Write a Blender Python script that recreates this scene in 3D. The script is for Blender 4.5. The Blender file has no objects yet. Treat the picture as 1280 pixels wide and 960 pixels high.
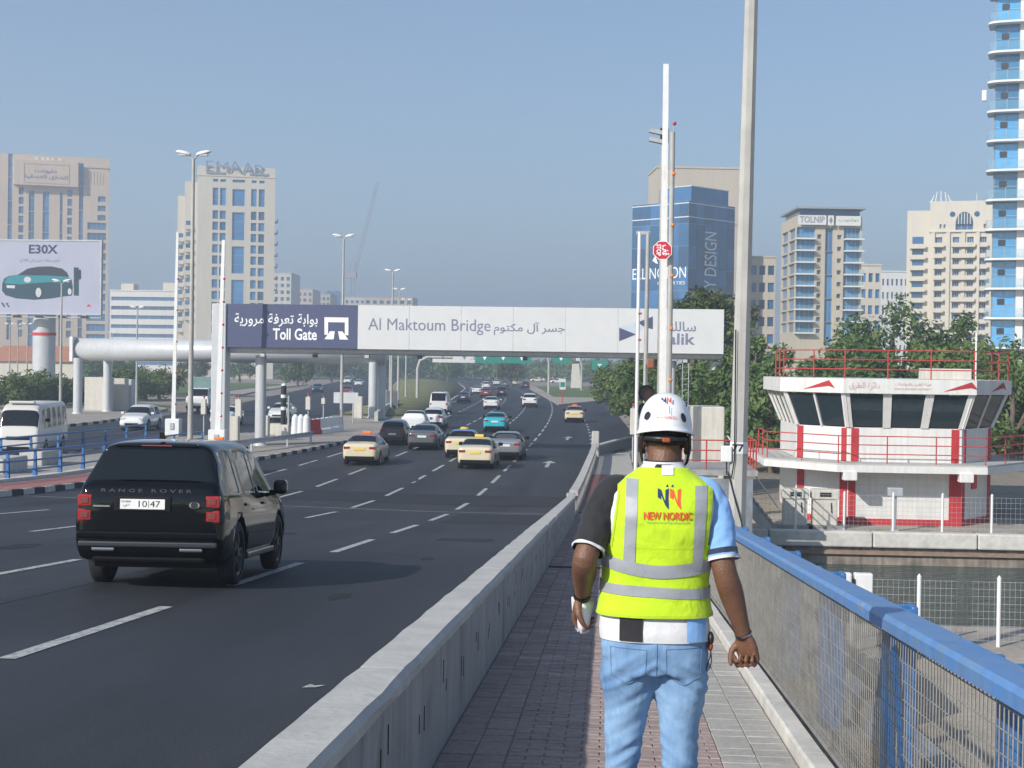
import bpy, bmesh, math, random
from mathutils import Vector, Matrix, noise
R = math.radians
rnd = random.Random(7)
SC = bpy.context.scene
COL = SC.collection

# ---------------------------------------------------------------- camera
CAMZ = 4.7
F = 1900.0
cam = bpy.data.cameras.new('camera')
cam.sensor_width = 36.0
cam.lens = F / 1280.0 * 36.0
cam.clip_end = 6000
cam_o = bpy.data.objects.new('camera', cam)
COL.objects.link(cam_o)
CAMR = Matrix.Rotation(R(3.674), 3, 'Z') @ Matrix.Rotation(R(90 - 0.66), 3, 'X') @ Matrix.Rotation(0.0145, 3, 'Z')
cam_o.rotation_euler = CAMR.to_euler()
cam_o.location = (0, 0, CAMZ)
SC.camera = cam_o

# ---------------------------------------------------------------- sky, sun, exposure
SUN_EL, SUN_LAT, SUN_FWD = 30.0, 1.12, 1.30        # shadows run right and ahead
sun_dir = Vector((SUN_LAT, SUN_FWD, -1.0)).normalized()
SUN_EL = math.degrees(math.asin(-sun_dir.z))
SUN_AZ = math.atan2(-sun_dir.x, -sun_dir.y)        # clockwise from +Y
w = bpy.data.worlds.new('World')
SC.world = w
w.use_nodes = True
nt = w.node_tree
bg = nt.nodes['Background']
sky = nt.nodes.new('ShaderNodeTexSky')
sky.sky_type = 'NISHITA'
sky.sun_disc = False
sky.sun_elevation = R(SUN_EL)
sky.sun_rotation = SUN_AZ
sky.air_density = 1.0
sky.dust_density = 0.5
sky.ozone_density = 3.0
nt.links.new(sky.outputs[0], bg.inputs[0])
bg.inputs[1].default_value = 0.09
sl = bpy.data.lights.new('sun', 'SUN')
sl.energy = 4.2
sl.angle = R(0.6)
sl.color = (1.0, 0.95, 0.88)
sun = bpy.data.objects.new('sun', sl)
COL.objects.link(sun)
sun.rotation_euler = sun_dir.to_track_quat('-Z', 'Y').to_euler()
SC.view_settings.view_transform = 'Standard'
SC.view_settings.look = 'None'
SC.view_settings.exposure = 0.5
SC.view_settings.gamma = 1.0
SC.cycles.use_denoising = True
SC.cycles.volume_bounces = 1
SC.cycles.max_bounces = 6
SC.cycles.transparent_max_bounces = 16
SC.cycles.sample_clamp_indirect = 8

# ---------------------------------------------------------------- pixel to place (measuring the photograph)
def ray(px, py):
    return CAMR @ Vector(((px - 640) / F, -(py - 480) / F, -1.0))
def at_y(px, py, y):
    d = ray(px, py)
    return Vector((0, 0, CAMZ)) + d * (y / d.y)
def at_z(px, py, z=0.0):
    d = ray(px, py)
    return Vector((0, 0, CAMZ)) + d * ((z - CAMZ) / d.z)

# ---------------------------------------------------------------- mesh helpers
class MB:
    def __init__(s):
        s.v = []; s.f = []; s.m = []; s.s = []
    def add(s, vs, fs, mi=0, smooth=False):
        o = len(s.v)
        s.v.extend([tuple(v) for v in vs])
        for f in fs:
            s.f.append(tuple(i + o for i in f)); s.m.append(mi); s.s.append(smooth)
        return s
    def box(s, x0, x1, y0, y1, z0, z1, mi=0):
        return s.add([(x0,y0,z0),(x1,y0,z0),(x1,y1,z0),(x0,y1,z0),(x0,y0,z1),(x1,y0,z1),(x1,y1,z1),(x0,y1,z1)],
              [(0,3,2,1),(4,5,6,7),(0,1,5,4),(1,2,6,5),(2,3,7,6),(3,0,4,7)], mi)
    def cbox(s, x0, x1, y0, y1, z0, z1, c=.01, mi=0):      # chamfered box
        b = bmesh.new()
        bmesh.ops.create_cube(b, size=1)
        bmesh.ops.scale(b, vec=(x1-x0, y1-y0, z1-z0), verts=b.verts)
        bmesh.ops.translate(b, vec=((x0+x1)/2, (y0+y1)/2, (z0+z1)/2), verts=b.verts)
        bmesh.ops.bevel(b, geom=b.edges[:], offset=c, segments=2, affect='EDGES', profile=.5)
        b.verts.ensure_lookup_table()
        s.add([v.co for v in b.verts], [[v.index for v in f.verts] for f in b.faces], mi)
        b.free(); return s
    def rbox(s, c, size, rz=0, mi=0, m=None):
        M = m if m is not None else Matrix.Rotation(rz, 3, 'Z')
        hx, hy, hz = size[0]/2, size[1]/2, size[2]/2
        vs = [Vector(c) + M @ Vector(p) for p in [(-hx,-hy,-hz),(hx,-hy,-hz),(hx,hy,-hz),(-hx,hy,-hz),(-hx,-hy,hz),(hx,-hy,hz),(hx,hy,hz),(-hx,hy,hz)]]
        return s.add(vs, [(0,3,2,1),(4,5,6,7),(0,1,5,4),(1,2,6,5),(2,3,7,6),(3,0,4,7)], mi)
    def cyl(s, p0, p1, r0, r1=None, n=12, mi=0, caps=True, smooth=True):
        if r1 is None: r1 = r0
        p0, p1 = Vector(p0), Vector(p1)
        d = (p1 - p0).normalized()
        a = d.orthogonal().normalized(); b = d.cross(a)
        vs = []
        for p, r in ((p0, r0), (p1, r1)):
            for i in range(n):
                t = 2*math.pi*i/n
                vs.append(p + (a*math.cos(t) + b*math.sin(t))*r)
        s.add(vs, [(i, (i+1) % n, n+(i+1) % n, n+i) for i in range(n)], mi, smooth)
        if caps:
            s.add(vs, [tuple(range(n-1, -1, -1)), tuple(range(n, 2*n))], mi)
        return s
    def tube(s, pts, r, n=6, mi=0):
        pts = [Vector(p) for p in pts]
        rs = r if isinstance(r, (list, tuple)) else [r]*len(pts)
        vs = []; up = None
        for i, p in enumerate(pts):
            d = (pts[min(i+1, len(pts)-1)] - pts[max(i-1, 0)]).normalized()
            if up is None: a = d.orthogonal().normalized()
            else: a = (up - d*up.dot(d)).normalized()
            up = a; b = d.cross(a)
            for k in range(n):
                t = 2*math.pi*k/n
                vs.append(p + (a*math.cos(t) + b*math.sin(t))*rs[i])
        fs = [(i*n+k, i*n+(k+1) % n, (i+1)*n+(k+1) % n, (i+1)*n+k) for i in range(len(pts)-1) for k in range(n)]
        s.add(vs, fs, mi, True)
        s.add(vs, [tuple(range(n-1, -1, -1)), tuple(range((len(pts)-1)*n, len(pts)*n))], mi)
        return s
    def ball(s, c, r, n=10, mi=0, sx=1, sy=1, sz=1):
        vs = []; fs = []
        m = max(4, n//2)
        for i in range(m+1):
            ph = math.pi*i/m
            for k in range(n):
                t = 2*math.pi*k/n
                vs.append((c[0]+r*sx*math.sin(ph)*math.cos(t), c[1]+r*sy*math.sin(ph)*math.sin(t), c[2]+r*sz*math.cos(ph)))
        for i in range(m):
            for k in range(n):
                fs.append((i*n+k, (i+1)*n+k, (i+1)*n+(k+1) % n, i*n+(k+1) % n))
        return s.add(vs, fs, mi, True)
    def prism(s, poly, a, b, axis='y', mi=0):
        def P(u, v, t):
            return (u, t, v) if axis == 'y' else ((t, u, v) if axis == 'x' else (u, v, t))
        n = len(poly)
        vs = [P(u, v, a) for u, v in poly] + [P(u, v, b) for u, v in poly]
        return s.add(vs, [tuple(range(n)), tuple(range(2*n-1, n-1, -1))] + [(i, n+i, n+(i+1) % n, (i+1) % n) for i in range(n)], mi)
    def rings(s, rings, mi=0, smooth=True, closed=True, cap=(True, True)):
        n = len(rings[0]); vs = [p for r in rings for p in r]
        fs = []
        for i in range(len(rings)-1):
            for k in range(n if closed else n-1):
                fs.append((i*n+k, i*n+(k+1) % n, (i+1)*n+(k+1) % n, (i+1)*n+k))
        s.add(vs, fs, mi, smooth)
        if cap[0]: s.add(rings[0], [tuple(range(n-1, -1, -1))], mi, smooth)
        if cap[1]: s.add(rings[-1], [tuple(range(n))], mi, smooth)
        return s
    def sheet(s, rows, mi=0, smooth=True):
        n = len(rows[0])
        return s.add([p for r in rows for p in r], [(i*n+k, i*n+k+1, (i+1)*n+k+1, (i+1)*n+k) for i in range(len(rows)-1) for k in range(n-1)], mi, smooth)
    def mesh(s, name, mats, fix=False):
        me = bpy.data.meshes.new(name)
        me.from_pydata(s.v, [], s.f)
        for m in (mats if isinstance(mats, (list, tuple)) else [mats]): me.materials.append(m)
        me.polygons.foreach_set('material_index', s.m)
        me.polygons.foreach_set('use_smooth', s.s)
        if fix:
            b = bmesh.new(); b.from_mesh(me)
            bmesh.ops.remove_doubles(b, verts=b.verts, dist=1e-5)
            bmesh.ops.recalc_face_normals(b, faces=b.faces); b.to_mesh(me); b.free()
        me.update()
        return me
    def build(s, name, mats, parent=None, loc=None, rz=0.0, fix=False):
        return link(name, s.mesh(name, mats, fix), parent, loc, rz)
def link(name, me, parent=None, loc=None, rz=0.0):
    o = bpy.data.objects.new(name, me)
    COL.objects.link(o)
    if parent is not None: o.parent = parent
    if loc is not None: o.location = loc
    if rz: o.rotation_euler = (0, 0, rz)
    return o
def tag(o, label=None, cat=None, group=None, kind=None):
    if label: o['label'] = label
    if cat: o['category'] = cat
    if group: o['group'] = group
    if kind: o['kind'] = kind
    return o
def thing(name, label, cat, loc=(0, 0, 0), rz=0.0, group=None):
    o = bpy.data.objects.new(name, None)
    o.empty_display_size = .2
    COL.objects.link(o)
    o.location = loc; o.rotation_euler = (0, 0, rz)
    return tag(o, label, cat, group)
def copy_tree(o, parent=None):
    c = o.copy(); COL.objects.link(c); c.parent = parent
    for ch in list(o.children): copy_tree(ch, c)
    return c

# ---------------------------------------------------------------- materials
MATS = {}
def pm(name, col, rough=.6, metal=0.0, var=.12, scale=3.0, bump=0.0, bscale=40.0, coat=0.0, spec=.5, trans=0.0, dirt=None, coords='Object', stretch=None, streak=0.0):
    if name in MATS: return MATS[name]
    m = bpy.data.materials.new(name); m.use_nodes = True
    n = m.node_tree.nodes; l = m.node_tree.links
    b = n['Principled BSDF']
    b.inputs['Roughness'].default_value = rough
    b.inputs['Metallic'].default_value = metal
    b.inputs['Specular IOR Level'].default_value = spec
    b.inputs['Coat Weight'].default_value = coat
    b.inputs['Coat Roughness'].default_value = .04
    b.inputs['Transmission Weight'].default_value = trans
    b.inputs['Base Color'].default_value = (*col, 1)
    tc = n.new('ShaderNodeTexCoord')
    src = tc.outputs[coords]
    if stretch:
        mp = n.new('ShaderNodeMapping'); mp.inputs['Scale'].default_value = stretch
        l.new(src, mp.inputs[0]); src = mp.outputs[0]
    if var > 0:
        t = n.new('ShaderNodeTexNoise'); t.inputs['Scale'].default_value = scale; t.inputs['Detail'].default_value = 6; t.inputs['Roughness'].default_value = .65
        l.new(src, t.inputs['Vector'])
        r = n.new('ShaderNodeValToRGB')
        r.color_ramp.elements[0].position = .3; r.color_ramp.elements[1].position = .72
        lo = dirt if dirt else tuple(c*(1-var) for c in col)
        hi = tuple(min(1, c*(1+var)) for c in col)
        r.color_ramp.elements[0].color = (*lo, 1); r.color_ramp.elements[1].color = (*hi, 1)
        l.new(t.outputs['Fac'], r.inputs[0]); out = r.outputs[0]
        if streak > 0:
            mp2 = n.new('ShaderNodeMapping'); mp2.inputs['Scale'].default_value = (5, 5, .35); l.new(tc.outputs['Object'], mp2.inputs[0])
            t2 = n.new('ShaderNodeTexNoise'); t2.inputs['Scale'].default_value = 1.6; t2.inputs['Detail'].default_value = 5; l.new(mp2.outputs[0], t2.inputs['Vector'])
            r2 = n.new('ShaderNodeValToRGB'); r2.color_ramp.elements[0].position = .36; r2.color_ramp.elements[1].position = .62
            r2.color_ramp.elements[0].color = (1-streak, 1-streak, 1-streak*1.05, 1); r2.color_ramp.elements[1].color = (1, 1, 1, 1)
            l.new(t2.outputs['Fac'], r2.inputs[0])
            mx = n.new('ShaderNodeMix'); mx.data_type = 'RGBA'; mx.blend_type = 'MULTIPLY'; mx.inputs[0].default_value = 1
            l.new(out, mx.inputs[6]); l.new(r2.outputs[0], mx.inputs[7]); out = mx.outputs[2]
        l.new(out, b.inputs['Base Color'])
    if bump > 0:
        t = n.new('ShaderNodeTexNoise'); t.inputs['Scale'].default_value = bscale; t.inputs['Detail'].default_value = 5
        l.new(src, t.inputs['Vector'])
        bp = n.new('ShaderNodeBump'); bp.inputs['Strength'].default_value = bump; bp.inputs['Distance'].default_value = .02
        l.new(t.outputs['Fac'], bp.inputs['Height']); l.new(bp.outputs[0], b.inputs['Normal'])
    MATS[name] = m
    return m
def scuff(m, col, scale, lo, hi, stretch=(1, 1, 1), pos=False):
    """wear with a shape of its own: patches of another colour over the base colour"""
    n = m.node_tree.nodes; l = m.node_tree.links; b = n['Principled BSDF']
    if pos: src = n.new('ShaderNodeNewGeometry').outputs['Position']
    else: src = n.new('ShaderNodeTexCoord').outputs['Object']
    mp = n.new('ShaderNodeMapping'); mp.inputs['Scale'].default_value = stretch; l.new(src, mp.inputs[0])
    t = n.new('ShaderNodeTexNoise'); t.inputs['Scale'].default_value = scale; t.inputs['Detail'].default_value = 7; t.inputs['Roughness'].default_value = .7; l.new(mp.outputs[0], t.inputs['Vector'])
    r = n.new('ShaderNodeMapRange'); r.inputs[1].default_value = lo; r.inputs[2].default_value = hi; l.new(t.outputs['Fac'], r.inputs[0])
    mx = n.new('ShaderNodeMix'); mx.data_type = 'RGBA'; l.new(r.outputs[0], mx.inputs[0])
    if b.inputs['Base Color'].is_linked: l.new(b.inputs['Base Color'].links[0].from_socket, mx.inputs[6])
    else: mx.inputs[6].default_value = b.inputs['Base Color'].default_value
    mx.inputs[7].default_value = (*col, 1); l.new(mx.outputs[2], b.inputs['Base Color'])
def vary(m, lo, hi, island=False):
    """piece-to-piece difference in tone"""
    n = m.node_tree.nodes; l = m.node_tree.links; b = n['Principled BSDF']
    src = n.new('ShaderNodeNewGeometry').outputs['Random Per Island'] if island else n.new('ShaderNodeObjectInfo').outputs['Random']
    r = n.new('ShaderNodeMapRange'); r.inputs[3].default_value = lo; r.inputs[4].default_value = hi; l.new(src, r.inputs[0])
    mx = n.new('ShaderNodeMix'); mx.data_type = 'RGBA'; mx.blend_type = 'MULTIPLY'; mx.inputs[0].default_value = 1
    if b.inputs['Base Color'].is_linked: l.new(b.inputs['Base Color'].links[0].from_socket, mx.inputs[6])
    else: mx.inputs[6].default_value = b.inputs['Base Color'].default_value
    cb = n.new('ShaderNodeCombineColor'); [l.new(r.outputs[0], cb.inputs[i]) for i in range(3)]
    l.new(cb.outputs[0], mx.inputs[7]); l.new(mx.outputs[2], b.inputs['Base Color'])
M_conc = pm('concrete', (.34, .335, .32), .85, var=.22, scale=2.2, bump=.35, bscale=60, streak=.22)
M_cap = pm('concrete_cap', (.46, .45, .42), .85, var=.2, scale=4, bump=.5, bscale=50)
M_dark = pm('dark_rubber', (.015, .015, .016), .8, var=.2)
M_steel = pm('galvanised_steel', (.46, .48, .50), .5, .3, var=.12, scale=2, streak=.12)
M_white = pm('white_paint', (.76, .76, .74), .5, var=.06, scale=3, streak=.08)
M_black = pm('black_paint', (.02, .02, .022), .4, var=.1)
M_red = pm('red_paint', (.55, .035, .035), .5, var=.15)
M_orange = pm('orange_lens', (.75, .22, .03), .3, var=.05)
M_redlens = pm('red_lens', (.5, .02, .02), .2, var=.05, coat=.5)
M_poleg = pm('grey_pole_paint', (.43, .42, .39), .55, var=.14, scale=2, streak=.15)
M_blue = pm('blue_paint', (.045, .16, .40), .42, var=.16, scale=6, streak=.18)
M_yellow = pm('yellow_paint', (.75, .5, .04), .5, var=.1)

scuff(M_white, (.42, .36, .28), 2.5, .60, .85, (3, 3, .5)); scuff(M_blue, (.20, .17, .14), 14, .62, .72)
# ---------------------------------------------------------------- lettering
ARF = {'ا':(0xFE8D,0xFE8E,0,0),'آ':(0xFE81,0xFE82,0,0),'ب':(0xFE8F,0xFE90,0xFE91,0xFE92),'ة':(0xFE93,0xFE94,0,0),'ت':(0xFE95,0xFE96,0xFE97,0xFE98),
 'ج':(0xFE9D,0xFE9E,0xFE9F,0xFEA0),'ر':(0xFEAD,0xFEAE,0,0),'س':(0xFEB1,0xFEB2,0xFEB3,0xFEB4),'ش':(0xFEB5,0xFEB6,0xFEB7,0xFEB8),'ع':(0xFEC9,0xFECA,0xFECB,0xFECC),
 'ف':(0xFED1,0xFED2,0xFED3,0xFED4),'ق':(0xFED5,0xFED6,0xFED7,0xFED8),'ك':(0xFED9,0xFEDA,0xFEDB,0xFEDC),'ل':(0xFEDD,0xFEDE,0xFEDF,0xFEE0),'م':(0xFEE1,0xFEE2,0xFEE3,0xFEE4),
 'ن':(0xFEE5,0xFEE6,0xFEE7,0xFEE8),'و':(0xFEED,0xFEEE,0,0),'ي':(0xFEF1,0xFEF2,0xFEF3,0xFEF4),'د':(0xFEA9,0xFEAA,0,0),'ه':(0xFEE9,0xFEEA,0xFEEB,0xFEEC),'ط':(0xFEC1,0xFEC2,0xFEC3,0xFEC4),'ئ':(0xFE89,0xFE8A,0xFE8B,0xFE8C)}
def arab(t):
    out = []
    for i, c in enumerate(t):
        if c not in ARF: out.append(c); continue
        p = i > 0 and t[i-1] in ARF and ARF[t[i-1]][2]
        q = i < len(t)-1 and t[i+1] in ARF and ARF[c][2]
        f = ARF[c]; out.append(chr(f[3] if p and q else f[1] if p else f[2] if q else f[0]))
    return ''.join(reversed(out))
def text_geo(body, bold=0.0, lift=.0015):
    """letters as flat polygons, x from 0 to width, y from baseline; overlapping strokes lifted apart"""
    c = bpy.data.curves.new('lettering', 'FONT'); c.body = body; c.size = 1; c.offset = bold; c.resolution_u = 3
    o = bpy.data.objects.new('lettering', c); COL.objects.link(o)
    dg = bpy.context.evaluated_depsgraph_get()
    me = bpy.data.meshes.new_from_object(o.evaluated_get(dg))
    vs = [v.co.copy() for v in me.vertices]; fs = [tuple(p.vertices) for p in me.polygons]
    bpy.data.objects.remove(o); bpy.data.curves.remove(c); bpy.data.meshes.remove(me)
    par = list(range(len(vs)))
    def find(a):
        while par[a] != a: par[a] = par[par[a]]; a = par[a]
        return a
    for f in fs:
        for a in f[1:]: par[find(a)] = find(f[0])
    ids = {}
    for i, v in enumerate(vs):
        k = ids.setdefault(find(i), len(ids)); v.z = (k % 3)*lift
    return vs, fs
def text_mb(mb, body, x0, z0, w=None, h=None, y=0.0, mi=0, bold=0.0, fn=None, lift=.0015):
    """write body on the x-z plane facing -y: left edge x0, bottom z0, width w (or height h)"""
    vs, fs = text_geo(body, bold, lift)
    if not vs: return
    ax, bx = min(v.x for v in vs), max(v.x for v in vs)
    ay, by = min(v.y for v in vs), max(v.y for v in vs)
    sx = (w/(bx-ax)) if w else h/(by-ay)
    sy = (h/(by-ay)) if h else sx
    if not w: sx = sy
    pts = []
    for v in vs:
        X, Z, d = x0+(v.x-ax)*sx, z0+(v.y-ay)*sy, v.z
        pts.append(fn(X, Z, d) if fn else (X, y-d, Z))
    mb.add(pts, fs, mi)
# ================================================================ the setting
def zr(y):                                   # the bridge deck falls towards the land
    s, y1, y2 = .0622, 40.0, 59.04
    if y < y1: return CAMZ-1.62-s*y
    if y < y2: return s*(y2-y)**2/(2*(y2-y1))
    return 0.0
def sm(a, b, t):
    t = min(1, max(0, (t-a)/(b-a))); return t*t*(3-2*t)
def cf(x, y):                                # crossfall of the carriageway
    return .018*max(0, min(-x, 24)-5)*(1-sm(44, 80, y))
def shift(y): return -2.1e-4*max(0, y-80)**2
def shift2(y): return -6.5e-4*max(0, min(y, 180)-80)**2-.13*max(0, y-180)
def rz_(x, y): return zr(y)+cf(x, y)

def ground_mat(name, stops, scale, rough=.9, bump=.3, bscale=20, fine=None, wear=None):
    m = bpy.data.materials.new(name); m.use_nodes = True
    n = m.node_tree.nodes; l = m.node_tree.links; b = n['Principled BSDF']
    b.inputs['Roughness'].default_value = rough
    b.inputs['Specular IOR Level'].default_value = .35
    g = n.new('ShaderNodeNewGeometry')
    t = n.new('ShaderNodeTexNoise'); t.inputs['Scale'].default_value = scale; t.inputs['Detail'].default_value = 8; t.inputs['Roughness'].default_value = .6
    l.new(g.outputs['Position'], t.inputs['Vector'])
    r = n.new('ShaderNodeValToRGB')
    e = r.color_ramp.elements
    while len(e) < len(stops): e.new(.5)
    for i, (p, c) in enumerate(stops): e[i].position = p; e[i].color = (*c, 1)
    l.new(t.outputs['Fac'], r.inputs[0]); out = r.outputs[0]
    def mul(out, tex_scale, mapping, lo, hi, amount):
        mp = n.new('ShaderNodeMapping'); mp.inputs['Scale'].default_value = mapping; l.new(g.outputs['Position'], mp.inputs[0])
        t2 = n.new('ShaderNodeTexNoise'); t2.inputs['Scale'].default_value = tex_scale; t2.inputs['Detail'].default_value = 4; l.new(mp.outputs[0], t2.inputs['Vector'])
        r2 = n.new('ShaderNodeValToRGB'); r2.color_ramp.elements[0].position = lo; r2.color_ramp.elements[1].position = hi
        r2.color_ramp.elements[0].color = (1-amount,)*3+(1,); r2.color_ramp.elements[1].color = (1+amount*.6,)*3+(1,)
        l.new(t2.outputs['Fac'], r2.inputs[0])
        mx = n.new('ShaderNodeMix'); mx.data_type = 'RGBA'; mx.blend_type = 'MULTIPLY'; mx.inputs[0].default_value = 1
        l.new(out, mx.inputs[6]); l.new(r2.outputs[0], mx.inputs[7])
        return mx.outputs[2]
    if fine: out = mul(out, fine[0], (1, 1, 1), .35, .7, fine[1])
    if wear: out = mul(out, wear[0], wear[1], .35, .65, wear[2])
    l.new(out, b.inputs['Base Color'])
    bp = n.new('ShaderNodeBump'); bp.inputs['Strength'].default_value = bump; bp.inputs['Distance'].default_value = .01
    t3 = n.new('ShaderNodeTexNoise'); t3.inputs['Scale'].default_value = bscale; t3.inputs['Detail'].default_value = 4; l.new(g.outputs['Position'], t3.inputs['Vector'])
    l.new(t3.outputs['Fac'], bp.inputs['Height']); l.new(bp.outputs[0], b.inputs['Normal'])
    MATS[name] = m
    return m
M_asph = ground_mat('asphalt', [(.3, (.027, .0285, .034)), (.7, (.039, .041, .048))], .22, .66, .5, 90, fine=(60, .35), wear=(1.0, (.75, .02, 1), .34))
M_land = ground_mat('sandy_ground', [(.3, (.24, .21, .17)), (.6, (.32, .28, .22)), (.8, (.21, .22, .14))], .05, .95, .4, 3, fine=(2.5, .2))
M_pave = ground_mat('dusty_paving', [(.3, (.33, .29, .24)), (.7, (.42, .38, .32))], .8, .9, .3, 30, fine=(9, .18))
M_grass = ground_mat('mown_grass', [(.3, (.075, .125, .03)), (.7, (.14, .19, .055))], .5, .9, .6, 25, fine=(12, .3))
M_drygrass = ground_mat('dry_grass', [(.3, (.10, .14, .035)), (.55, (.20, .19, .07)), (.8, (.28, .22, .11))], .25, .9, .6, 20, fine=(8, .3))
M_mark = pm('road_marking_paint', (.46, .46, .44), .7, var=.25, scale=14, coords='Object', dirt=(.24, .24, .24))
M_paver = ground_mat('pinkish_paver', [(.3, (.33, .255, .23)), (.7, (.43, .335, .305))], 2.2, .88, .35, 60, fine=(25, .16))
M_paverg = ground_mat('grey_paver', [(.3, (.37, .355, .32)), (.7, (.47, .45, .405))], 2.2, .88, .35, 60, fine=(25, .14))
M_paverr = ground_mat('red_paver', [(.3, (.30, .12, .11)), (.7, (.40, .18, .16))], 2.2, .88, .35, 60, fine=(25, .18))
M_joint = ground_mat('sand_joint', [(.3, (.22, .19, .17)), (.7, (.29, .25, .23))], 6, .95, .3, 60)
scuff(M_mark, (.07, .072, .08), 9, .52, .66, pos=True); vary(M_paver, .80, 1.16, True); vary(M_paverg, .86, 1.10, True); vary(M_paverr, .9, 1.1, True)
M_kerbw = pm('kerb_white', (.52, .51, .47), .8, var=.3, scale=5, bump=.2)
M_kerbb = pm('kerb_black', (.035, .035, .037), .8, var=.3, scale=5, bump=.2)
M_kerbg = pm('kerb_grey', (.56, .54, .49), .85, var=.2, scale=3, bump=.3, bscale=50)

# ---- ground: one sheet with the dock basin sunk into it
def axis_pts(br): return sorted(set(br))
gx = axis_pts([-3000, -1500, -700, -300, -150, -80, -42, -41.5, -20, 1.2, 1.4, 4, 12, 30, 60, 120, 250, 600, 1500, 3000])
gy = axis_pts([-60, -10, 0, 20, 34.6, 34.9, 53.0, 53.3, 60, 70, 95, 130, 200, 350, 600, 1000, 1800, 3200])
def gz(x, y):
    if x >= 1.3:
        if 34.8 <= y <= 53.1: return -2.8
        if y < 70: return -1.0
        if y < 95: return -.5
        return -.04
    if y < 58 : return -1.0
    return -.04
mb = MB(); mb.sheet([[(x, y, gz(x, y)) for x in gx] for y in gy], smooth=False)
tag(mb.build('ground', M_land), kind='structure')
# quay apron beside the bridge and behind the basin
mb = MB(); mb.box(1.6, 90, -10, 34.5, -2.6, -.96); tag(mb.build('quay_pavement', M_pave), kind='structure')
mb = MB(); mb.box(1.6, 90, 52.6, 69, -2.6, -.96)
tag(mb.build('quay', M_pave), kind='structure')

# ---- roads
ys = [-20+2*i for i in range(40)] + [60+5*i for i in range(1, 29)] + [200+12*i for i in range(1, 60)]
def road(name, xs, sh, dz=0.0, m=M_asph, y0=-20, y1=900):
    mb = MB()
    yy = [y for y in ys if y0 <= y <= y1]
    mb.sheet([[(x+sh(y), y, rz_(x, y)+dz) for x in xs] for y in yy])
    return tag(mb.build(name, m), kind='structure')
RD = road('road', [-18.2, -15, -10, -5, -1.0], shift)
road('oncoming_road', [-37.0, -33, -29, -25, -21.1], shift2)
# lanes that open out to the side road past the footpath
mb = MB()
pts = [(78, -1.3, -1.2), (88, -1.3, .9), (100, -1.3, 1.6), (120, -1.3, 1.5), (150, -1.3, .9), (163, -1.3, 2.5), (172, -1.3, 9), (180, -1.3, 40), (222, -1.6, 60), (226, -1.8, 6), (232, -2, -1.9)]
mb.sheet([[(a+shift(y), y, .006), (b, y, .006)] for y, a, b in pts], smooth=False)
tag(mb.build('side_road', M_asph), kind='structure')
mb = MB(); mb.sheet([[(40, 178, .004), (40, 224, .004)], [(160, 230, .004), (160, 262, .004)]]); tag(mb.build('side_road', M_asph), kind='structure')

# ---- lane markings: every dash a piece of the road
def strip(mb, xf, y0, y1, wd, dz, base=rz_):
    n = max(1, int((y1-y0)/3))
    rows = []
    for i in range(n+1):
        y = y0+(y1-y0)*i/n; x = xf(y)
        rows.append([(x-wd/2, y, base(x-shift(y), y)+dz), (x+wd/2, y, base(x-shift(y), y)+dz)])
    return mb.sheet(rows)
LN = (-4.66, -7.75, -10.9, -14.1)
for k, X in enumerate(LN):
    off = (-.9, 5.1, 1.6, -.3)[k]
    for i in range(0, 47):
        y0 = 5.4+7.05*i+off
        mb = MB(); strip(mb, lambda y: X+shift(y), y0, y0+4.3, .15, .006)
        mb.build('lane_dash', M_mark, RD)
    mb = MB(); strip(mb, lambda y: X+shift(y), 340, 640, .15, .006); mb.build('lane_line', M_mark, RD)
for X in (-1.75, -17.3):
    mb = MB(); strip(mb, lambda y: X+shift(y), 84 if X > -5 else 120, 600, .12, .006)
    if X < -5: mb.build('edge_line', M_mark, RD)
for i in range(14):                                       # dashes of the filter lane
    y0 = 88+5.2*i
    mb = MB(); strip(mb, lambda y: -.95+shift(y)-.012*(y-88), y0, y0+2.2, .14, .012, base=lambda x, y: 0.0); mb.build('lane_dash', M_mark, RD)
def arrow(cx, cy, bent=0):
    mb = MB()
    P = [(-.09, 0), (.09, 0), (.09, 3.2), (.35, 3.2), (0, 5.0), (-.35, 3.2), (-.09, 3.2)]
    mb.add([(cx+u, cy+v, rz_(cx+u, cy+v)+.012) for u, v in P], [(0, 1, 2, 6), (3, 4, 5), (2, 3, 5, 6)])
    mb.build('painted_arrow', M_mark, RD)
arrow(-2.9, 71); arrow(-2.7, 98); arrow(-6.8, 103)
for yy_, wd, m in ((45.2, .09, M_kerbg), (45.42, .16, M_dark)):
    mb = MB(); xs = [-18.1+i*2.13 for i in range(9)]
    mb.sheet([[(x, yy_, rz_(x, yy_)+.006) for x in xs], [(x, yy_+wd, rz_(x, yy_+wd)+.006) for x in xs]]); mb.build('expansion_joint', m, RD)
M_patch = ground_mat('asphalt_patch', [(.3, (.020, .021, .025)), (.7, (.029, .030, .035))], .6, .85, .5, 90, fine=(60, .3))
for (x0, x1, y0, y1) in ((-4.3, -1.6, 38.5, 44.2), (-18, -1.3, 49, 54.5), (-3.4, -2.3, 30, 31.2)):
    mb = MB(); n = 8
    mb.sheet([[(x0+(x1-x0)*j/4+rnd.uniform(-.05, .05)*(j in (0, 4)), y0+(y1-y0)*i/n, rz_(x0+(x1-x0)*j/4, y0+(y1-y0)*i/n)+.004) for j in range(5)] for i in range(n+1)])
    mb.build('asphalt_patch', M_patch, RD)
M_seam = ground_mat('tar_seam', [(.3, (.012, .0125, .014)), (.7, (.020, .021, .023))], 3, .8, .2, 60)
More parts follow.
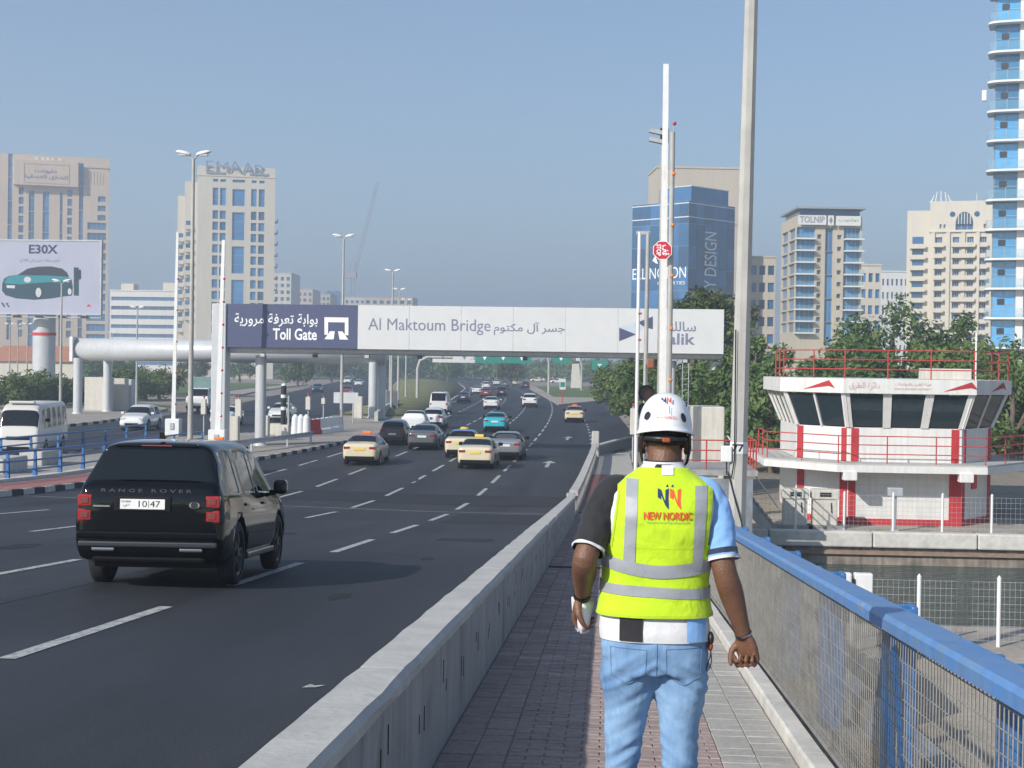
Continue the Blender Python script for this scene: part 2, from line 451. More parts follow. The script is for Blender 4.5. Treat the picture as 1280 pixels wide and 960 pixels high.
for X, y0, y1, wd in ((-9.6, 10, 60, .035), (-6.3, 6, 44.5, .02), (-12.6, 20, 70, .03), (-3.2, 55, 78, .03)):   # construction joints sealed with tar
    m_ = MB(); rows_ = []; y_ = y0
    while y_ < y1:
        x_ = X+.03*noise.noise((y_*.8, X, 0)); z_ = rz_(x_, y_)+.003; k_ = wd*(.6+.5*noise.noise((y_*2.3, X, 5))); rows_.append([(x_-k_/2, y_, z_), (x_+k_/2, y_, z_)]); y_ += .35
    m_.sheet(rows_); m_.build('tar_seam', M_seam, RD)
for i_ in range(9):                                              # short wandering cracks
    x_, y_ = rnd.uniform(-9, -2), rnd.uniform(9, 34); a_ = rnd.uniform(-1.2, 1.2); m_ = MB(); rows_ = []
    for k_ in range(14):
        z_ = rz_(x_, y_)+.0035; rows_.append([(x_-.006, y_, z_), (x_+.006, y_+.004, z_)]); x_ += .10*math.sin(a_)+rnd.uniform(-.03, .03); y_ += .14*abs(math.cos(a_))+.03
    m_.sheet(rows_); m_.build('crack', M_seam, RD)
M_oil = ground_mat('oil_stain', [(.3, (.012, .0125, .0145)), (.7, (.020, .021, .025))], 2, .85, .3, 60)
for (x_, y_, r_) in ((-6.4, 13.2, .35), (-3.1, 17.5, .22), (-9.5, 24, .4), (-6.6, 31, .3), (-2.9, 24.5, .18)):
    m_ = MB(); n_ = 18; P_ = [(x_+r_*.6*math.cos(6.283*k/n_)*(1+.5*noise.noise((k, x_, 1))), y_+r_*2*math.sin(6.283*k/n_)*(1+.5*noise.noise((k, y_, 2)))) for k in range(n_)]
    m_.add([(u, v, rz_(u, v)+.0025) for u, v in P_], [tuple(range(n_))]); m_.build('oil_stain', M_oil, RD)
mb = MB()                                                  # paint scrape beside the barrier
mb.add([(-2.12+u*.6, 10.5+v*.5, rz_(-2.3, 10.5+v*.5)+.006) for u, v in ((0, 0), (.16, .05), (.24, .3), (.12, .22), (.05, .34))], [(0, 1, 2, 3), (0, 3, 4)])
mb.build('paint_scrape', M_mark, RD)

# ---- footpath with pavers
FP0, FP1 = -.885, 1.035
mb = MB()
mb.sheet([[(x, y, zr(y)+.012) for x in (-.95, 1.12)] for y in [-6+2*i for i in range(46)]])
FP = tag(mb.build('footpath', M_joint), kind='structure')
TH = .009
def slab(mb, x0, x1, y0, y1, dz=0.0, tilt=0.0):
    za, zb = zr(y0)+.012, zr(y1)+.012
    t = TH+dz; g = .0018; c = .004
    x0 += g; x1 -= g; y0 += g; y1 -= g
    vs = [(x0, y0, za), (x1, y0, za), (x1, y1, zb), (x0, y1, zb), (x0+c, y0+c, za+t+tilt), (x1-c, y0+c, za+t-tilt), (x1-c, y1-c, zb+t-tilt), (x0+c, y1-c, zb+t+tilt)]
    mb.add(vs, [(4, 5, 6, 7), (0, 1, 5, 4), (1, 2, 6, 5), (2, 3, 7, 6), (3, 0, 4, 7)])
pieces = []
y = 4.0
row = 0
while y < 46:
    for c in ((FP0, FP0+.18), (FP0+.18, FP0+.36)):               # edge courses by the barrier
        if row % 2 == 0: pieces.append((c[0], c[1], y, y+.2, 0))
    x = FP0+.36 - (.1 if row % 2 else 0)
    while x < .63:
        a, b = max(x, FP0+.36), min(x+.2, .635)
        if b-a > .03: pieces.append((a, b, y, y+.1, 0))
        x += .2
    if row % 2 == 0:
        pieces.append((.635, .835, y, y+.2, 1)); pieces.append((.835, 1.035, y, y+.2, 1))
    y += .1; row += 1
near = [p for p in pieces if p[2] >= 7.6][:150] + [p for p in pieces if p[2] >= 7.6 and p[4] == 1][:0]
vis = sorted([p for p in pieces if p[2] >= 7.6], key=lambda p: p[2])
nearset = set(id(p) for p in vis[:300])
rest = [MB(), MB()]
for p in pieces:
    tl = rnd.uniform(-.0012, .0012); dz = rnd.uniform(-.0025, .0025)
    if id(p) in nearset:
        mb = MB(); slab(mb, *p[:4], dz, tl); mb.build('paver', (M_paver, M_paverg)[p[4]], FP)
    else: slab(rest[p[4]], *p[:4], dz, tl)
tag(rest[0].build('paver_field', M_paver, FP), kind='stuff'); tag(rest[1].build('paver_border', M_paverg, FP), kind='stuff')
mb = MB(); mb.sheet([[(x, y, zr(y)+.03) for x in (-.72, 1.15)] for y in (46.2, 50, 54, 58, 62, 66.5)]); mb.build('red_paving', M_paverr, FP)
mb = MB(); mb.sheet([[(x, y, .03) for x in (-.72, 1.15)] for y in (66.6, 75, 84)]); mb.build('grey_paving', M_paverg, FP)
for yy_ in (22.9, 46.0):  # thin dark strips across the footpath
    mb = MB(); mb.box(-.88, .95, yy_, yy_+.1, zr(yy_)+.02, zr(yy_)+.032); mb.build('drain_joint', M_dark, FP)  # only a thin dark strip

# ---- concrete barrier between road and footpath, cast in panels
BR = thing('concrete_barrier', 'long weathered concrete barrier between road and footpath', 'barrier', (0, 0, 0))
M_bar = pm('barrier_concrete', (.34, .34, .33), .88, var=.14, scale=1.7, bump=.35, bscale=45, streak=.16)
M_barcap = pm('barrier_cap_mortar', (.45, .44, .41), .9, var=.14, scale=3, bump=.25, bscale=22)
M_slot = pm('weep_slot', (.02, .02, .02), .9, var=.1)
bounds = [0.2, 6.75, 13.2, 19.6, 22.6, 26.0, 32.4, 38.8, 44.6]
for a, b in zip(bounds[:-1], bounds[1:]):
    n = max(3, int((b-a)/.35)); mb = MB(); cap = MB()
    j = rnd.uniform(-.012, .012)
    sec, cs = [], []
    for i in range(n+1):
        yy_ = a+.008+(b-a-.016)*i/n; z = zr(yy_)
        bend = -.10*sm(41, 44.6, yy_)
        X = lambda u: u+bend+j
        sec.append([(X(-.885), yy_, z-.15), (X(-.885), yy_, z+.62), (X(-1.085), yy_, z+.62), (X(-1.13), yy_, z+.25), (X(-1.24), yy_, z+.08), (X(-1.24), yy_, z-.15)])
        e = lambda s_: .010*noise.noise((yy_*1.9, s_, 3.1)) + .008*noise.noise((yy_*6, s_, 9.))
        cs.append([(X(-.868)+e(0), yy_, z+.612), (X(-.866)+e(1), yy_, z+.655+e(2)*.7), (X(-.89)+e(1), yy_, z+.682+e(2)*.5), (X(-1.09)+e(4), yy_, z+.684+e(5)*.5), (X(-1.108)+e(4), yy_, z+.655), (X(-1.105)+e(6), yy_, z+.612)])
    for s_ in sec: s_.reverse()
    for s_ in cs: s_.reverse()
    mb.rings(sec, smooth=False); cap.rings(cs, smooth=False)
    p = mb.build('barrier_panel', M_bar, BR, fix=True); c = cap.build('cap', M_barcap, p, fix=True)
    if a > 0:
        for k in range(int((b-a)/1.05)):
            for q in (0, .16):
                yy_ = a+.55+k*1.05+q+rnd.uniform(-.05, .05)
                if yy_ > 34: continue
                s_ = MB(); hh = rnd.uniform(.06, .13); zc = zr(yy_)+rnd.uniform(.25, .40)
                s_.box(-.8835+j, -.8815+j, yy_, yy_+.012, zc, zc+hh); s_.build('weep_slot', M_slot, p)
# open balustrade after the solid barrier
BA = thing('concrete_balustrade', 'low concrete balustrade with slots after the solid barrier ends', 'balustrade')
def bx_(yy_): return -.98+.28*sm(46, 80, yy_)
for i in range(9):
    a = 44.9+i*3.9; b = a+3.8
    mb = MB(); rows = []
    for yy_ in (a, (a+b)/2, b):
        z = zr(yy_); x = bx_(yy_); rows.append([(x-.16, yy_, z+.58), (x+.10, yy_, z+.58), (x+.10, yy_, z+.74), (x-.16, yy_, z+.74)])
    mb.rings(rows, smooth=False); mb.build('coping', M_barcap, BA, fix=True)
    for k in range(4):
        yy_ = a+.5+k*.95; z = zr(yy_); x = bx_(yy_); mb = MB(); mb.box(x-.11, x+.05, yy_-.17, yy_+.17, z+.14, z+.585); mb.build('baluster', M_conc, BA)
    mb = MB(); mb.rings([[(bx_(q)-.15, q, zr(q)-.1), (bx_(q)+.09, q, zr(q)-.1), (bx_(q)+.09, q, zr(q)+.15), (bx_(q)-.15, q, zr(q)+.15)] for q in (a, (a+b)/2, b)], smooth=False); mb.build('plinth', M_conc, BA, fix=True)
mb = MB(); mb.cbox(-.9, -.5, 80.2, 80.7, -.1, 1.35, .06); mb.build('end_pillar', M_barcap, BA)
WW = thing('low_wall', 'low curved concrete wall turning off beyond the end pillar', 'wall')
wp = [(-.6, 80.9), (-.2, 83.5), (.4, 87), (1.1, 90.5), (2.0, 93.5)]
mb = MB(); mb.rings([[(x-.13, y, -.1), (x+.13, y, -.1), (x+.11, y, .5), (x-.11, y, .5)] for x, y in wp], smooth=False); mb.build('wall_body', M_conc, WW, fix=True)
mb = MB(); mb.rings([[(x-.16, y, .5), (x+.16, y, .5), (x+.16, y, .6), (x-.16, y, .6)] for x, y in wp], smooth=False); mb.build('coping', M_barcap, WW, fix=True)
HZ = thing('hazard_board', 'small yellow and black striped hazard board at wall end', 'sign', (1.55, 91.0, .0))
mb = MB(); mb.cyl((0, 0, 0), (0, 0, .75), .03, n=8); mb.build('post', M_steel, HZ)
mb = MB(); mb.box(-.2, .2, -.06, -.035, .55, 1.35); bd = mb.build('board', M_yellow, HZ)
for k in range(4):
    mb = MB(); z = .60+k*.2; mb.add([(-.2, -.064, z), (.2, -.064, z+.12), (.2, -.064, z+.21), (-.2, -.064, z+.09)], [(0, 1, 2, 3)]); mb.build('stripe', M_black, bd)

# ---- white kerb, ledge and blue railing on the water side
KB = tag(thing('kerb', None, None), kind='structure')
yy_ = .5
while yy_ < 46:
    L = 1.9
    mb = MB(); j = rnd.uniform(-.006, .006)
    mb.rings([[(1.042+j, q, zr(q)-.08), (1.155+j, q, zr(q)-.08), (1.155+j, q, zr(q)+.105), (1.055+j, q, zr(q)+.105), (1.042+j, q, zr(q)+.09)] for q in (yy_+.006, yy_+L-.006)], smooth=False)
    mb.build('kerb_stone', M_kerbg, KB, fix=True); yy_ += L
M_ledge = ground_mat('dusty_ledge', [(.3, (.20, .165, .115)), (.5, (.30, .25, .18)), (.75, (.36, .33, .27))], 1.6, .95, .5, 25, fine=(14, .25))
mb = MB(); ly = [-6+2*i for i in range(32)]
mb.rings([[(1.14, q, -1.3), (1.98, q, -1.3), (1.98, q, zr(q)-.12), (1.14, q, zr(q)-.12)] for q in ly], smooth=False)
tag(mb.build('bridge_deck_edge', M_ledge, fix=True), 'dusty concrete ledge of the bridge outside the blue railing', 'ledge')
mb = MB(); mb.rings([[(1.7, q, zr(q)-.13), (1.86, q, zr(q)-.13), (1.86, q, zr(q)+.06), (1.7, q, zr(q)+.06)] for q in ly], smooth=False)
M_bgrey = pm('blue_grey_paint', (.22, .26, .32), .7, var=.25, scale=2.5, bump=.3, dirt=(.17, .17, .16))
tag(mb.build('edge_beam', M_bgrey, fix=True), 'blue-grey painted edge beam running along the ledge outside the railing', 'beam')
FN = thing('blue_railing', 'long blue railing with wire mesh panels along the footpath', 'railing')
M_wire = pm('mesh_wire', (.27, .255, .225), .55, .2, var=.25, scale=9)
M_bluetop = pm('blue_rail_paint', (.07, .215, .50), .45, var=.12, scale=7, bump=.15, bscale=25, dirt=(.15, .25, .41), streak=.12)  # lighter than the posts' blue: sunlight on the rail put into the colour
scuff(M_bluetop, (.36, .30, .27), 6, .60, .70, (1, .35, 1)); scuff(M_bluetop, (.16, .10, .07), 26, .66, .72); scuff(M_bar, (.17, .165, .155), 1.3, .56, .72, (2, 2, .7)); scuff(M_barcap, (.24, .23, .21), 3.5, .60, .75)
SP = 2.33
first = 3.05
for i in range(18):
    a = first+i*SP; b = a+SP
    if b > 45: break
    mb = MB()
    mb.rings([[(1.135, q, zr(q)+.955), (1.29, q, zr(q)+.955), (1.295, q, zr(q)+.985), (1.28, q, zr(q)+1.015), (1.145, q, zr(q)+1.02), (1.132, q, zr(q)+1.00)] for q in (a+.004, a+SP*.5, b-.004)], smooth=False)
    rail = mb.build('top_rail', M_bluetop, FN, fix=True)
    mb = MB(); mb.rings([[(1.17, q, zr(q)+.12), (1.2, q, zr(q)+.12), (1.2, q, zr(q)+.15), (1.17, q, zr(q)+.15)] for q in (a, b)], smooth=False); mb.build('bottom_bar', M_wire, FN, fix=True)
    mb = MB(); r = .0028
    q = a+.03
    while q < b:
        z = zr(q); mb.add([(1.185-r, q, z+.14), (1.185, q-r, z+.14), (1.185+r, q, z+.14), (1.185, q+r, z+.14), (1.185-r, q, z+.96), (1.185, q-r, z+.96), (1.185+r, q, z+.96), (1.185, q+r, z+.96)],
               [(0, 1, 5, 4), (1, 2, 6, 5), (2, 3, 7, 6), (3, 0, 4, 7)]); q += .052
    for k in range(11):
        h = .19+k*.073
        za, zb = zr(a)+h, zr(b)+h; X = 1.1805
        mb.add([(X-r, a, za), (X, a, za-r), (X+r, a, za), (X, a, za+r), (X-r, b, zb), (X, b, zb-r), (X+r, b, zb), (X, b, zb+r)], [(0, 4, 5, 1), (1, 5, 6, 2), (2, 6, 7, 3), (3, 7, 4, 0)])
    tag(mb.build('mesh_panel', M_wire, FN), kind='stuff')
    if i >= 0:                                               # channel-section post bolted outside
        z = zr(a); mb = MB()
        mb.cbox(1.42, 1.57, a+.05, a+.07, z-.14, z+.905, .006); mb.cbox(1.42, 1.57, a+.21, a+.23, z-.14, z+.905, .006); mb.cbox(1.42, 1.44, a+.0705, a+.2095, z-.14, z+.90, .004); mb.box(1.29, 1.42, a+.12, a+.16, z+.90, z+.95)
        mb.cbox(1.54, 1.575, a+.0705, a+.2095, z-.14, z+.915, .01)
        po = mb.build('post', M_blue, FN)
        mb = MB(); mb.box(1.36, 1.64, a-.02, a+.30, z-.125, z-.10); mb.build('base_plate', M_bgrey, po)
# ================================================================ median, islands, verges
def lerp_tab(tab, y):
    if y <= tab[0][0]: return tab[0][1]
    for (a, u), (b, v) in zip(tab[:-1], tab[1:]):
        if y <= b: return u+(v-u)*(y-a)/(b-a)
    return tab[-1][1]
MR = [(20, -18), (45, -18), (55, -18.2), (62, -17.8), (66, -17.2), (72, -16.6), (82, -15.9), (97, -15.1), (115, -15.6), (137, -16.9), (200, -20.8), (300, -28.5), (420, -42), (600, -75)]
ML = [(20, -26.4), (90, -26.4), (96, -24), (101, -22.5), (148, -25.2), (180, -27.7), (316, -45.4), (415, -58.3), (600, -82)]
mys = [10+2.5*i for i in range(54)] + [150+15*i for i in range(30)]
mb = MB(); mb.rings([[(lerp_tab(ML, y), y, rz_(-20, y)-.1), (lerp_tab(MR, y)-.16, y, rz_(-20, y)-.1), (lerp_tab(MR, y)-.16, y, rz_(-20, y)+.15), (lerp_tab(ML, y), y, rz_(-20, y)+.15)] for y in mys if y < 134], smooth=False)
M_medp = ground_mat('median_paving', [(.3, (.30, .27, .23)), (.7, (.40, .36, .31))], 1.2, .9, .3, 30, fine=(6, .2))
MED = tag(mb.build('median', M_medp, fix=True), kind='structure')
mb = MB(); mb.sheet([[(lerp_tab(MR, y)-1.9, y, rz_(-20, y)+.155), (lerp_tab(MR, y)-.17, y, rz_(-20, y)+.155)] for y in mys if y < 64]); mb.build('red_paving', M_paverr, MED)
y = 24.0; k = 0
while y < 134:
    mb = MB(); L = .95
    def kx(q): return lerp_tab(MR, q)
    mb.rings([[(kx(q)-.15, q, rz_(-19, q)-.05), (kx(q)+.02, q, rz_(-19, q)-.05), (kx(q), q, rz_(-19, q)+.17), (kx(q)-.15, q, rz_(-19, q)+.17)] for q in (y+.008, y+L-.008)], smooth=False)
    mb.build('kerb_stone', (M_kerbb, M_kerbw)[k % 2], MED, fix=True); y += L; k += 1
y = 64.0; k = 0
while y < 150:
    mb = MB(); L = 1.2
    mb.rings([[(lerp_tab(ML, q)-.02, q, rz_(-23, q)-.05), (lerp_tab(ML, q)+.16, q, rz_(-23, q)-.05), (lerp_tab(ML, q)+.16, q, rz_(-23, q)+.17), (lerp_tab(ML, q), q, rz_(-23, q)+.17)] for q in (y+.008, y+L-.008)], smooth=False)
    mb.build('kerb_stone', (M_kerbb, M_kerbw)[k % 2], MED, fix=True); y += L; k += 1
mb = MB(); gy_ = [y for y in mys if y >= 134]
gy_ = [133.8]+gy_
mb.rings([[(lerp_tab(ML, y)+.2, y, -.05), (lerp_tab(MR, y)-.2, y, -.05), (lerp_tab(MR, y)-.2, y, .2), (lerp_tab(MR, y)*.5+lerp_tab(ML, y)*.5, y, .45 if y > 140 else .2), (lerp_tab(ML, y)+.2, y, .2)] for y in gy_], smooth=True)
MG = tag(mb.build('median_grass', M_drygrass, fix=True), kind='structure')
mb = MB(); mb.rings([[(lerp_tab(MR, y)-.2, y, -.05), (lerp_tab(MR, y)+.02, y, -.05), (lerp_tab(MR, y)+.02, y, .17), (lerp_tab(MR, y)-.2, y, .17)] for y in gy_], smooth=False); mb.build('kerb_edge', M_kerbw, MG, fix=True)
mb = MB(); mb.rings([[(lerp_tab(ML, y)-.02, y, -.05), (lerp_tab(ML, y)+.2, y, -.05), (lerp_tab(ML, y)+.2, y, .17), (lerp_tab(ML, y)-.02, y, .17)] for y in gy_], smooth=False); mb.build('kerb_edge', M_kerbw, MG, fix=True)
# grass island by the slip road
ip = [(-6.2, 186), (-8.6, 217), (-14, 283), (-20, 362), (-8, 372), (30, 340), (70, 300), (60, 248), (20, 234), (2, 226), (-2.5, 206)]
mb = MB(); mb.prism([(x, y) for x, y in ip], -.05, .14, 'z'); ISL = tag(mb.build('traffic_island', M_pave, fix=True), kind='structure')
ig = [(-8.5, 232), (-12, 283), (-17, 350), (-7, 366), (28, 334), (66, 297), (57, 252), (19, 238.5), (2, 230.5)]
mb = MB(); mb.prism(ig, .12, .2, 'z'); mb.build('island_grass', M_grass, ISL, fix=True)
# far-side verge of the oncoming road
vp = [(-38.2, 60), (-38.2, 110), (-39.5, 128), (-43, 146), (-49, 158), (-62, 160), (-62, 140), (-52, 130), (-46, 110), (-46, 60)]
mb = MB(); mb.prism(vp, -.05, .15, 'z'); SW = tag(mb.build('sidewalk', M_medp, fix=True), kind='structure')
y = 62; k = 0
while y < 128:
    mb = MB(); x0 = lerp_tab([(60, -38.2), (110, -38.2), (128, -39.5)], y)
    mb.box(x0-.02, x0+.2, y+.01, y+1.18, -.05, .18); mb.build('kerb_stone', (M_kerbb, M_kerbw)[k % 2], SW); y += 1.2; k += 1
mb = MB(); mb.prism([(-44, 152), (-56, 168), (-60, 158), (-50, 148)], .1, .19, 'z'); mb.build('verge_grass', M_grass, SW, fix=True)
mb = MB(); mb.prism([(-51, 205), (-58, 250), (-66, 330), (-90, 345), (-150, 260), (-120, 205), (-70, 196)], -.03, .16, 'z'); FI = tag(mb.build('verge', M_pave, fix=True), kind='structure')
mb = MB(); mb.prism([(-56, 210), (-62, 250), (-69, 322), (-90, 336), (-140, 258), (-116, 210), (-72, 202)], .1, .22, 'z'); mb.build('verge_grass', M_grass, FI, fix=True)

# ---- blue railings of the two bridge edges over the gap
def blue_rail(name, label, X, y0, y1, sp, hz=1.0):
    g = thing(name, label, 'railing', (X, y0, 0))
    n = int((y1-y0)/sp)
    for i in range(n+1):
        y = y0+i*sp; z = rz_(-20, y)+.14
        mb = MB()
        for q in (-.05, .05): mb.prism([(-.11, z), (.07, z), (.05, z+.5), (.03, z+hz), (-.04, z+hz), (-.05, z+.5)], y-y0+q-.012, y-y0+q+.012, 'y')
        p = mb.build('post', M_blue, g)
        mb = MB(); mb.box(-.15, .15, y-y0-.14, y-y0+.14, z-.01, z+.03); mb.build('base_plate', M_bgrey, p)
    for h in (.35, .68, hz+.02):
        for i in range(n):
            a, b = y0+i*sp, y0+(i+1)*sp; mb = MB()
            mb.cyl((0, a-y0+.01, rz_(-20, a)+.14+h), (0, b-y0-.01, rz_(-20, b)+.14+h), .045 if h > .8 else .035, n=8); mb.build('rail', M_blue, g)
    return g
blue_rail('bridge_railing', 'blue post and rail bridge railing behind the black car', -20.6, 26, 76, 2.5)
blue_rail('bridge_railing', 'blue post and rail bridge railing in front of the cream minibus', -26.0, 50, 84, 3.4)
mb = MB(); mb.rings([[(-20.8, y, rz_(-20, y)+.145), (-20.35, y, rz_(-20, y)+.145), (-20.35, y, rz_(-20, y)+.26), (-20.8, y, rz_(-20, y)+.26)] for y in [20+2*i for i in range(30)]], smooth=False)
mb.build('plinth', M_kerbg, MED, fix=True)
GAPB = [(-24.2, 50), (-23.2, 57), (-24.0, 63)]
for i, (x, y) in enumerate(GAPB):
    mb = MB(); mb.cbox(x-.5, x+.5, y-1.2, y+1.2, rz_(-20, y)+.14, rz_(-20, y)+.75, .05)
    tag(mb.build('concrete_block', M_barcap), ('pale concrete block behind the blue bridge railing, closest to the road', 'pale concrete block between the two blue railings, middle one', 'pale concrete block between the two blue railings, last one')[i], 'block', 'concrete blocks between the railings')
# guard rail on the toll island
GR = thing('guard_rail', 'steel guard rail along the toll island kerb behind the taxi', 'guard rail', (0, 0, 0))
gp = [(-20.0, 67), (-19.0, 72), (-18.2, 77), (-17.4, 82), (-16.9, 86)]
mb = MB(); mb.rings([[(x-.02, y, .55), (x+.03, y, .58), (x-.02, y, .68), (x+.03, y, .78), (x-.02, y, .82), (x-.06, y, .68)] for x, y in gp], smooth=False); mb.build('beam', M_steel, GR, fix=True)
for x, y in gp: mb = MB(); mb.box(x-.16, x-.06, y-.05, y+.05, .1, .75); mb.build('post', M_steel, GR)
# ================================================================ toll gantries, booms, lamps, billboard
M_navy = pm('navy_sign_face', (.075, .088, .165), .45, var=.05)
M_signw = pm('white_sign_face', (.62, .625, .62), .4, var=.04, scale=1)
M_lgrey = pm('light_grey_cladding', (.56, .575, .585), .4, .1, var=.06, scale=1, streak=.08)
M_ink = pm('grey_lettering', (.19, .20, .28), .5, var=.03)
M_inkw = pm('white_lettering', (.85, .85, .84), .5, var=.02)
GY = 82.0
def gx_(px, py=410): return at_y(px, py, GY-.9).x
def gz_(py, px=500): return at_y(px, py, GY-.9).z
GT = thing('toll_gantry', 'white toll gate gantry with navy and white sign band over road', 'gantry', (0, GY, 0))
XL, XM, XR = gx_(281), gx_(447), gx_(905)
ZB, ZT = gz_(438.2, 580), gz_(383, 580)
mb = MB(); mb.cbox(XL, XM-.003, -.9, -.45, ZB, ZT, .02); navy = mb.build('navy_panel', M_navy, GT)
NP = 7
for k in range(NP):
    a_, b_ = XM+.003+(XR-XM-.003)*k/NP, XM+.003+(XR-XM-.003)*(k+1)/NP
    mb = MB(); mb.cbox(a_+.003, b_-.003, -.9+.004*(k % 2), -.45, ZB, ZT, .012); o_ = mb.build('white_panel', M_signw, GT)
    if k == 0: wp_ = o_
for k in range(9):
    x_ = XL+2+(XR-XL-4)*k/8; mb = MB(); mb.cbox(x_-.12, x_+.12, -.55, -.2, ZB-.48, ZB-.31, .02); cm = mb.build('toll_camera', M_dark if k % 2 else M_lgrey, GT)
mb = MB(); mb.cbox(XL+.05, XR, -.44, 1.3, ZB-.30, ZT-.5, .12); mb.build('beam', M_lgrey, GT)
def rel(px, py, dy=-.905): v = at_y(px, py, GY+dy); return v.x, v.z
def gtext(body, x0p, x1p, ybp, ytp, m, parent, name, bold=0.0):
    mb = MB(); xm = (x0p+x1p)/2
    x0, _ = rel(x0p, ybp); x1, _ = rel(x1p, ybp); zb = rel(xm, ybp)[1]; zt = rel(xm, ytp)[1]
    text_mb(mb, body, x0, zb, x1-x0, zt-zb, y=-.905, bold=bold); mb.build(name, m, parent)
gtext(arab('بوابة تعرفة مرورية'), 293, 397, 408.5, 392, M_inkw, navy, 'arabic_lettering', .01)
gtext('Toll Gate', 341, 396, 425, 410.5, M_inkw, navy, 'lettering', .02)
gtext('Al Maktoum Bridge', 460, 613, 418, 398.5, M_ink, wp_, 'lettering')
gtext(arab('جسر آل مكتوم'), 617, 706, 419.5, 403, M_ink, wp_, 'arabic_lettering', .008)
gtext(arab('سالك'), 832, 870, 414.5, 402, M_ink, wp_, 'arabic_lettering', .015)
gtext('salik', 826, 869, 431, 416.5, M_ink, wp_, 'lettering', .02)
def gpoly(pts, m, parent, name):
    mb = MB(); q = [rel(*p) for p in pts]; mb.add([(x, -.906, z) for x, z in q], [tuple(range(len(q)))]); mb.build(name, m, parent)
for P in ([(405.5, 396.5), (435.5, 397), (435.5, 403), (405.5, 402.6)], [(405.5, 402.7), (410, 402.8), (410, 418.5), (405.5, 418.4)], [(431, 403), (435.5, 403.1), (435.5, 419), (431, 418.9)],
          [(405.5, 424), (412.5, 414), (418.5, 414.1), (417, 424.2)], [(422.5, 414.2), (428, 414.3), (435.5, 424.6), (424.5, 424.4)]):
    gpoly(P, M_inkw, navy, 'toll_gate_symbol')
M_logo2 = pm('logo_grey_blue', (.52, .58, .66), .5, var=.02)
gpoly([(774, 409.5), (774, 426.5), (795, 418)], M_navy, wp_, 'logo'); gpoly([(775, 409), (795, 403), (795, 416.8)], M_logo2, wp_, 'logo')
gpoly([(796.5, 403), (816, 395.5), (816, 411.5), (806, 409)], M_navy, wp_, 'logo'); gpoly([(796.5, 404.5), (804, 409), (796.5, 416)], M_logo2, wp_, 'logo')
def post_round(par, x, y, h, r=.3):
    mb = MB(); mb.cyl((x, y, 0), (x, y, h), r, n=20); mb.cyl((x, y, 0), (x, y, .25), r+.18, r+.06, n=16); mb.build('column', M_lgrey, par)
post_round(GT, gx_(319), .6, ZB-.4); post_round(GT, gx_(842), .3, ZB-.4, .2); post_round(GT, gx_(898), .3, ZB-.4, .3)
mb = MB(); mb.cbox(gx_(265), gx_(283), -1.0, .1, 0, ZT, .05); mb.build('end_column', M_lgrey, GT)
# oncoming-side gantry: rounded white beam on paired columns
OG = thing('toll_gantry', 'plain white rounded gantry beam over the oncoming carriageway', 'gantry', (0, 128, 0))
a, b = at_y(96, 436, 128), at_y(480, 445, 128)
zt, zb = at_y(280, 425, 128).z, at_y(280, 453, 128).z
h = (zt-zb)/2; c = (zt+zb)/2
sec = [(h*1.15*math.cos(t), h*math.sin(t)) for t in [2*math.pi*i/20 for i in range(20)]]
mb = MB(); mb.rings([[(x, u+.3, c+v) for u, v in sec] for x in (a.x, (a.x+b.x)/2, b.x)], smooth=True); mb.build('beam', M_lgrey, OG, fix=True)
mb = MB(); mb.cbox(a.x-.3, a.x-.01, -1.0, 1.6, zb-.1, zt+.1, .03); mb.build('end_plate', M_white, OG)
for px, dy in ((97, -1.2), (134, 5.5), (466, -.2), (476.5, .9)):
    x = at_y(px, 500, 128+dy).x; post_round(OG, x, dy, zb+.2, .38)
mb = MB(); x1 = at_y(134, 500, 133.5).x; mb.box(x1-.3, x1+.3, 1.4, 5.9, zb+.05, zb+.5); mb.build('cross_beam', M_lgrey, OG)
# lamp posts
def lamp_post(label, px, py_base, Y, H, arms=2, scale=1.0, group='double-arm street lamps along the highway', zbase=.1, rot=0.0):
    p = at_y(px, py_base, Y)
    t = thing('street_lamp', label, 'street lamp', (p.x, Y, zbase), rot, group)
    mb = MB(); mb.cyl((0, 0, 0), (0, 0, H), .13, .065, n=12); mb.cyl((0, 0, 0), (0, 0, .5), .17, .15, n=12); mb.build('pole', M_poleg, t)
    mb = MB(); mb.cyl((0, 0, 0), (0, 0, .05), .25, n=12); mb.build('base_plate', M_steel, t)
    for s in ((-1, 1) if arms == 2 else (-1,)):
        mb = MB(); mb.tube([(0, 0, H-.05), (s*.09, 0, H+.04), (s*.18, 0, H+.13)], .035, 6); mb.build('arm', M_poleg, t)
        mb = MB()
        prof = [(.42, .05, .05), (.5, .1, .10), (.8, .14, .13), (1.2, .15, .11), (1.42, .1, .06), (1.5, .04, .03)]
        rings = []
        for u, wd, hh in prof:
            rings.append([(s*(.12+(u-.42)*.62), wd*math.cos(q), H+.1+u*.14+hh*max(-.35, math.sin(q))) for q in [2*math.pi*i/10 for i in range(10)]])
        mb.rings(rings); hd = mb.build('lamp_head', M_white, t, fix=True)
        mb = MB(); mb.box(min(s*.3, s*.64), max(s*.3, s*.64), -.1, .1, H+.12, H+.20); mb.build('lens', M_steel, hd)
    return t
lamp_post('tall double-arm street lamp rising in front of the beige EMAAR tower', 238, 520, 66, 13.4, zbase=.25)
lamp_post('double-arm street lamp on the toll island before the crane', 427, 500, 105, 13.3)
lamp_post('double-arm street lamp right of the crane, above the white sign', 489.5, 470, 143, 13.3)
lamp_post('thin double-arm street lamp far up the median, right of another', 498, 470, 178, 13.3)
lamp_post('faint double-arm street lamp farthest along the median', 507.5, 470, 206, 13.3)
lamp_post('small double-arm street lamp under the left half of billboard', 12, 460, 215, 9.5)
lamp_post('small double-arm street lamp directly left of billboard column', 34, 460, 205, 9.3)
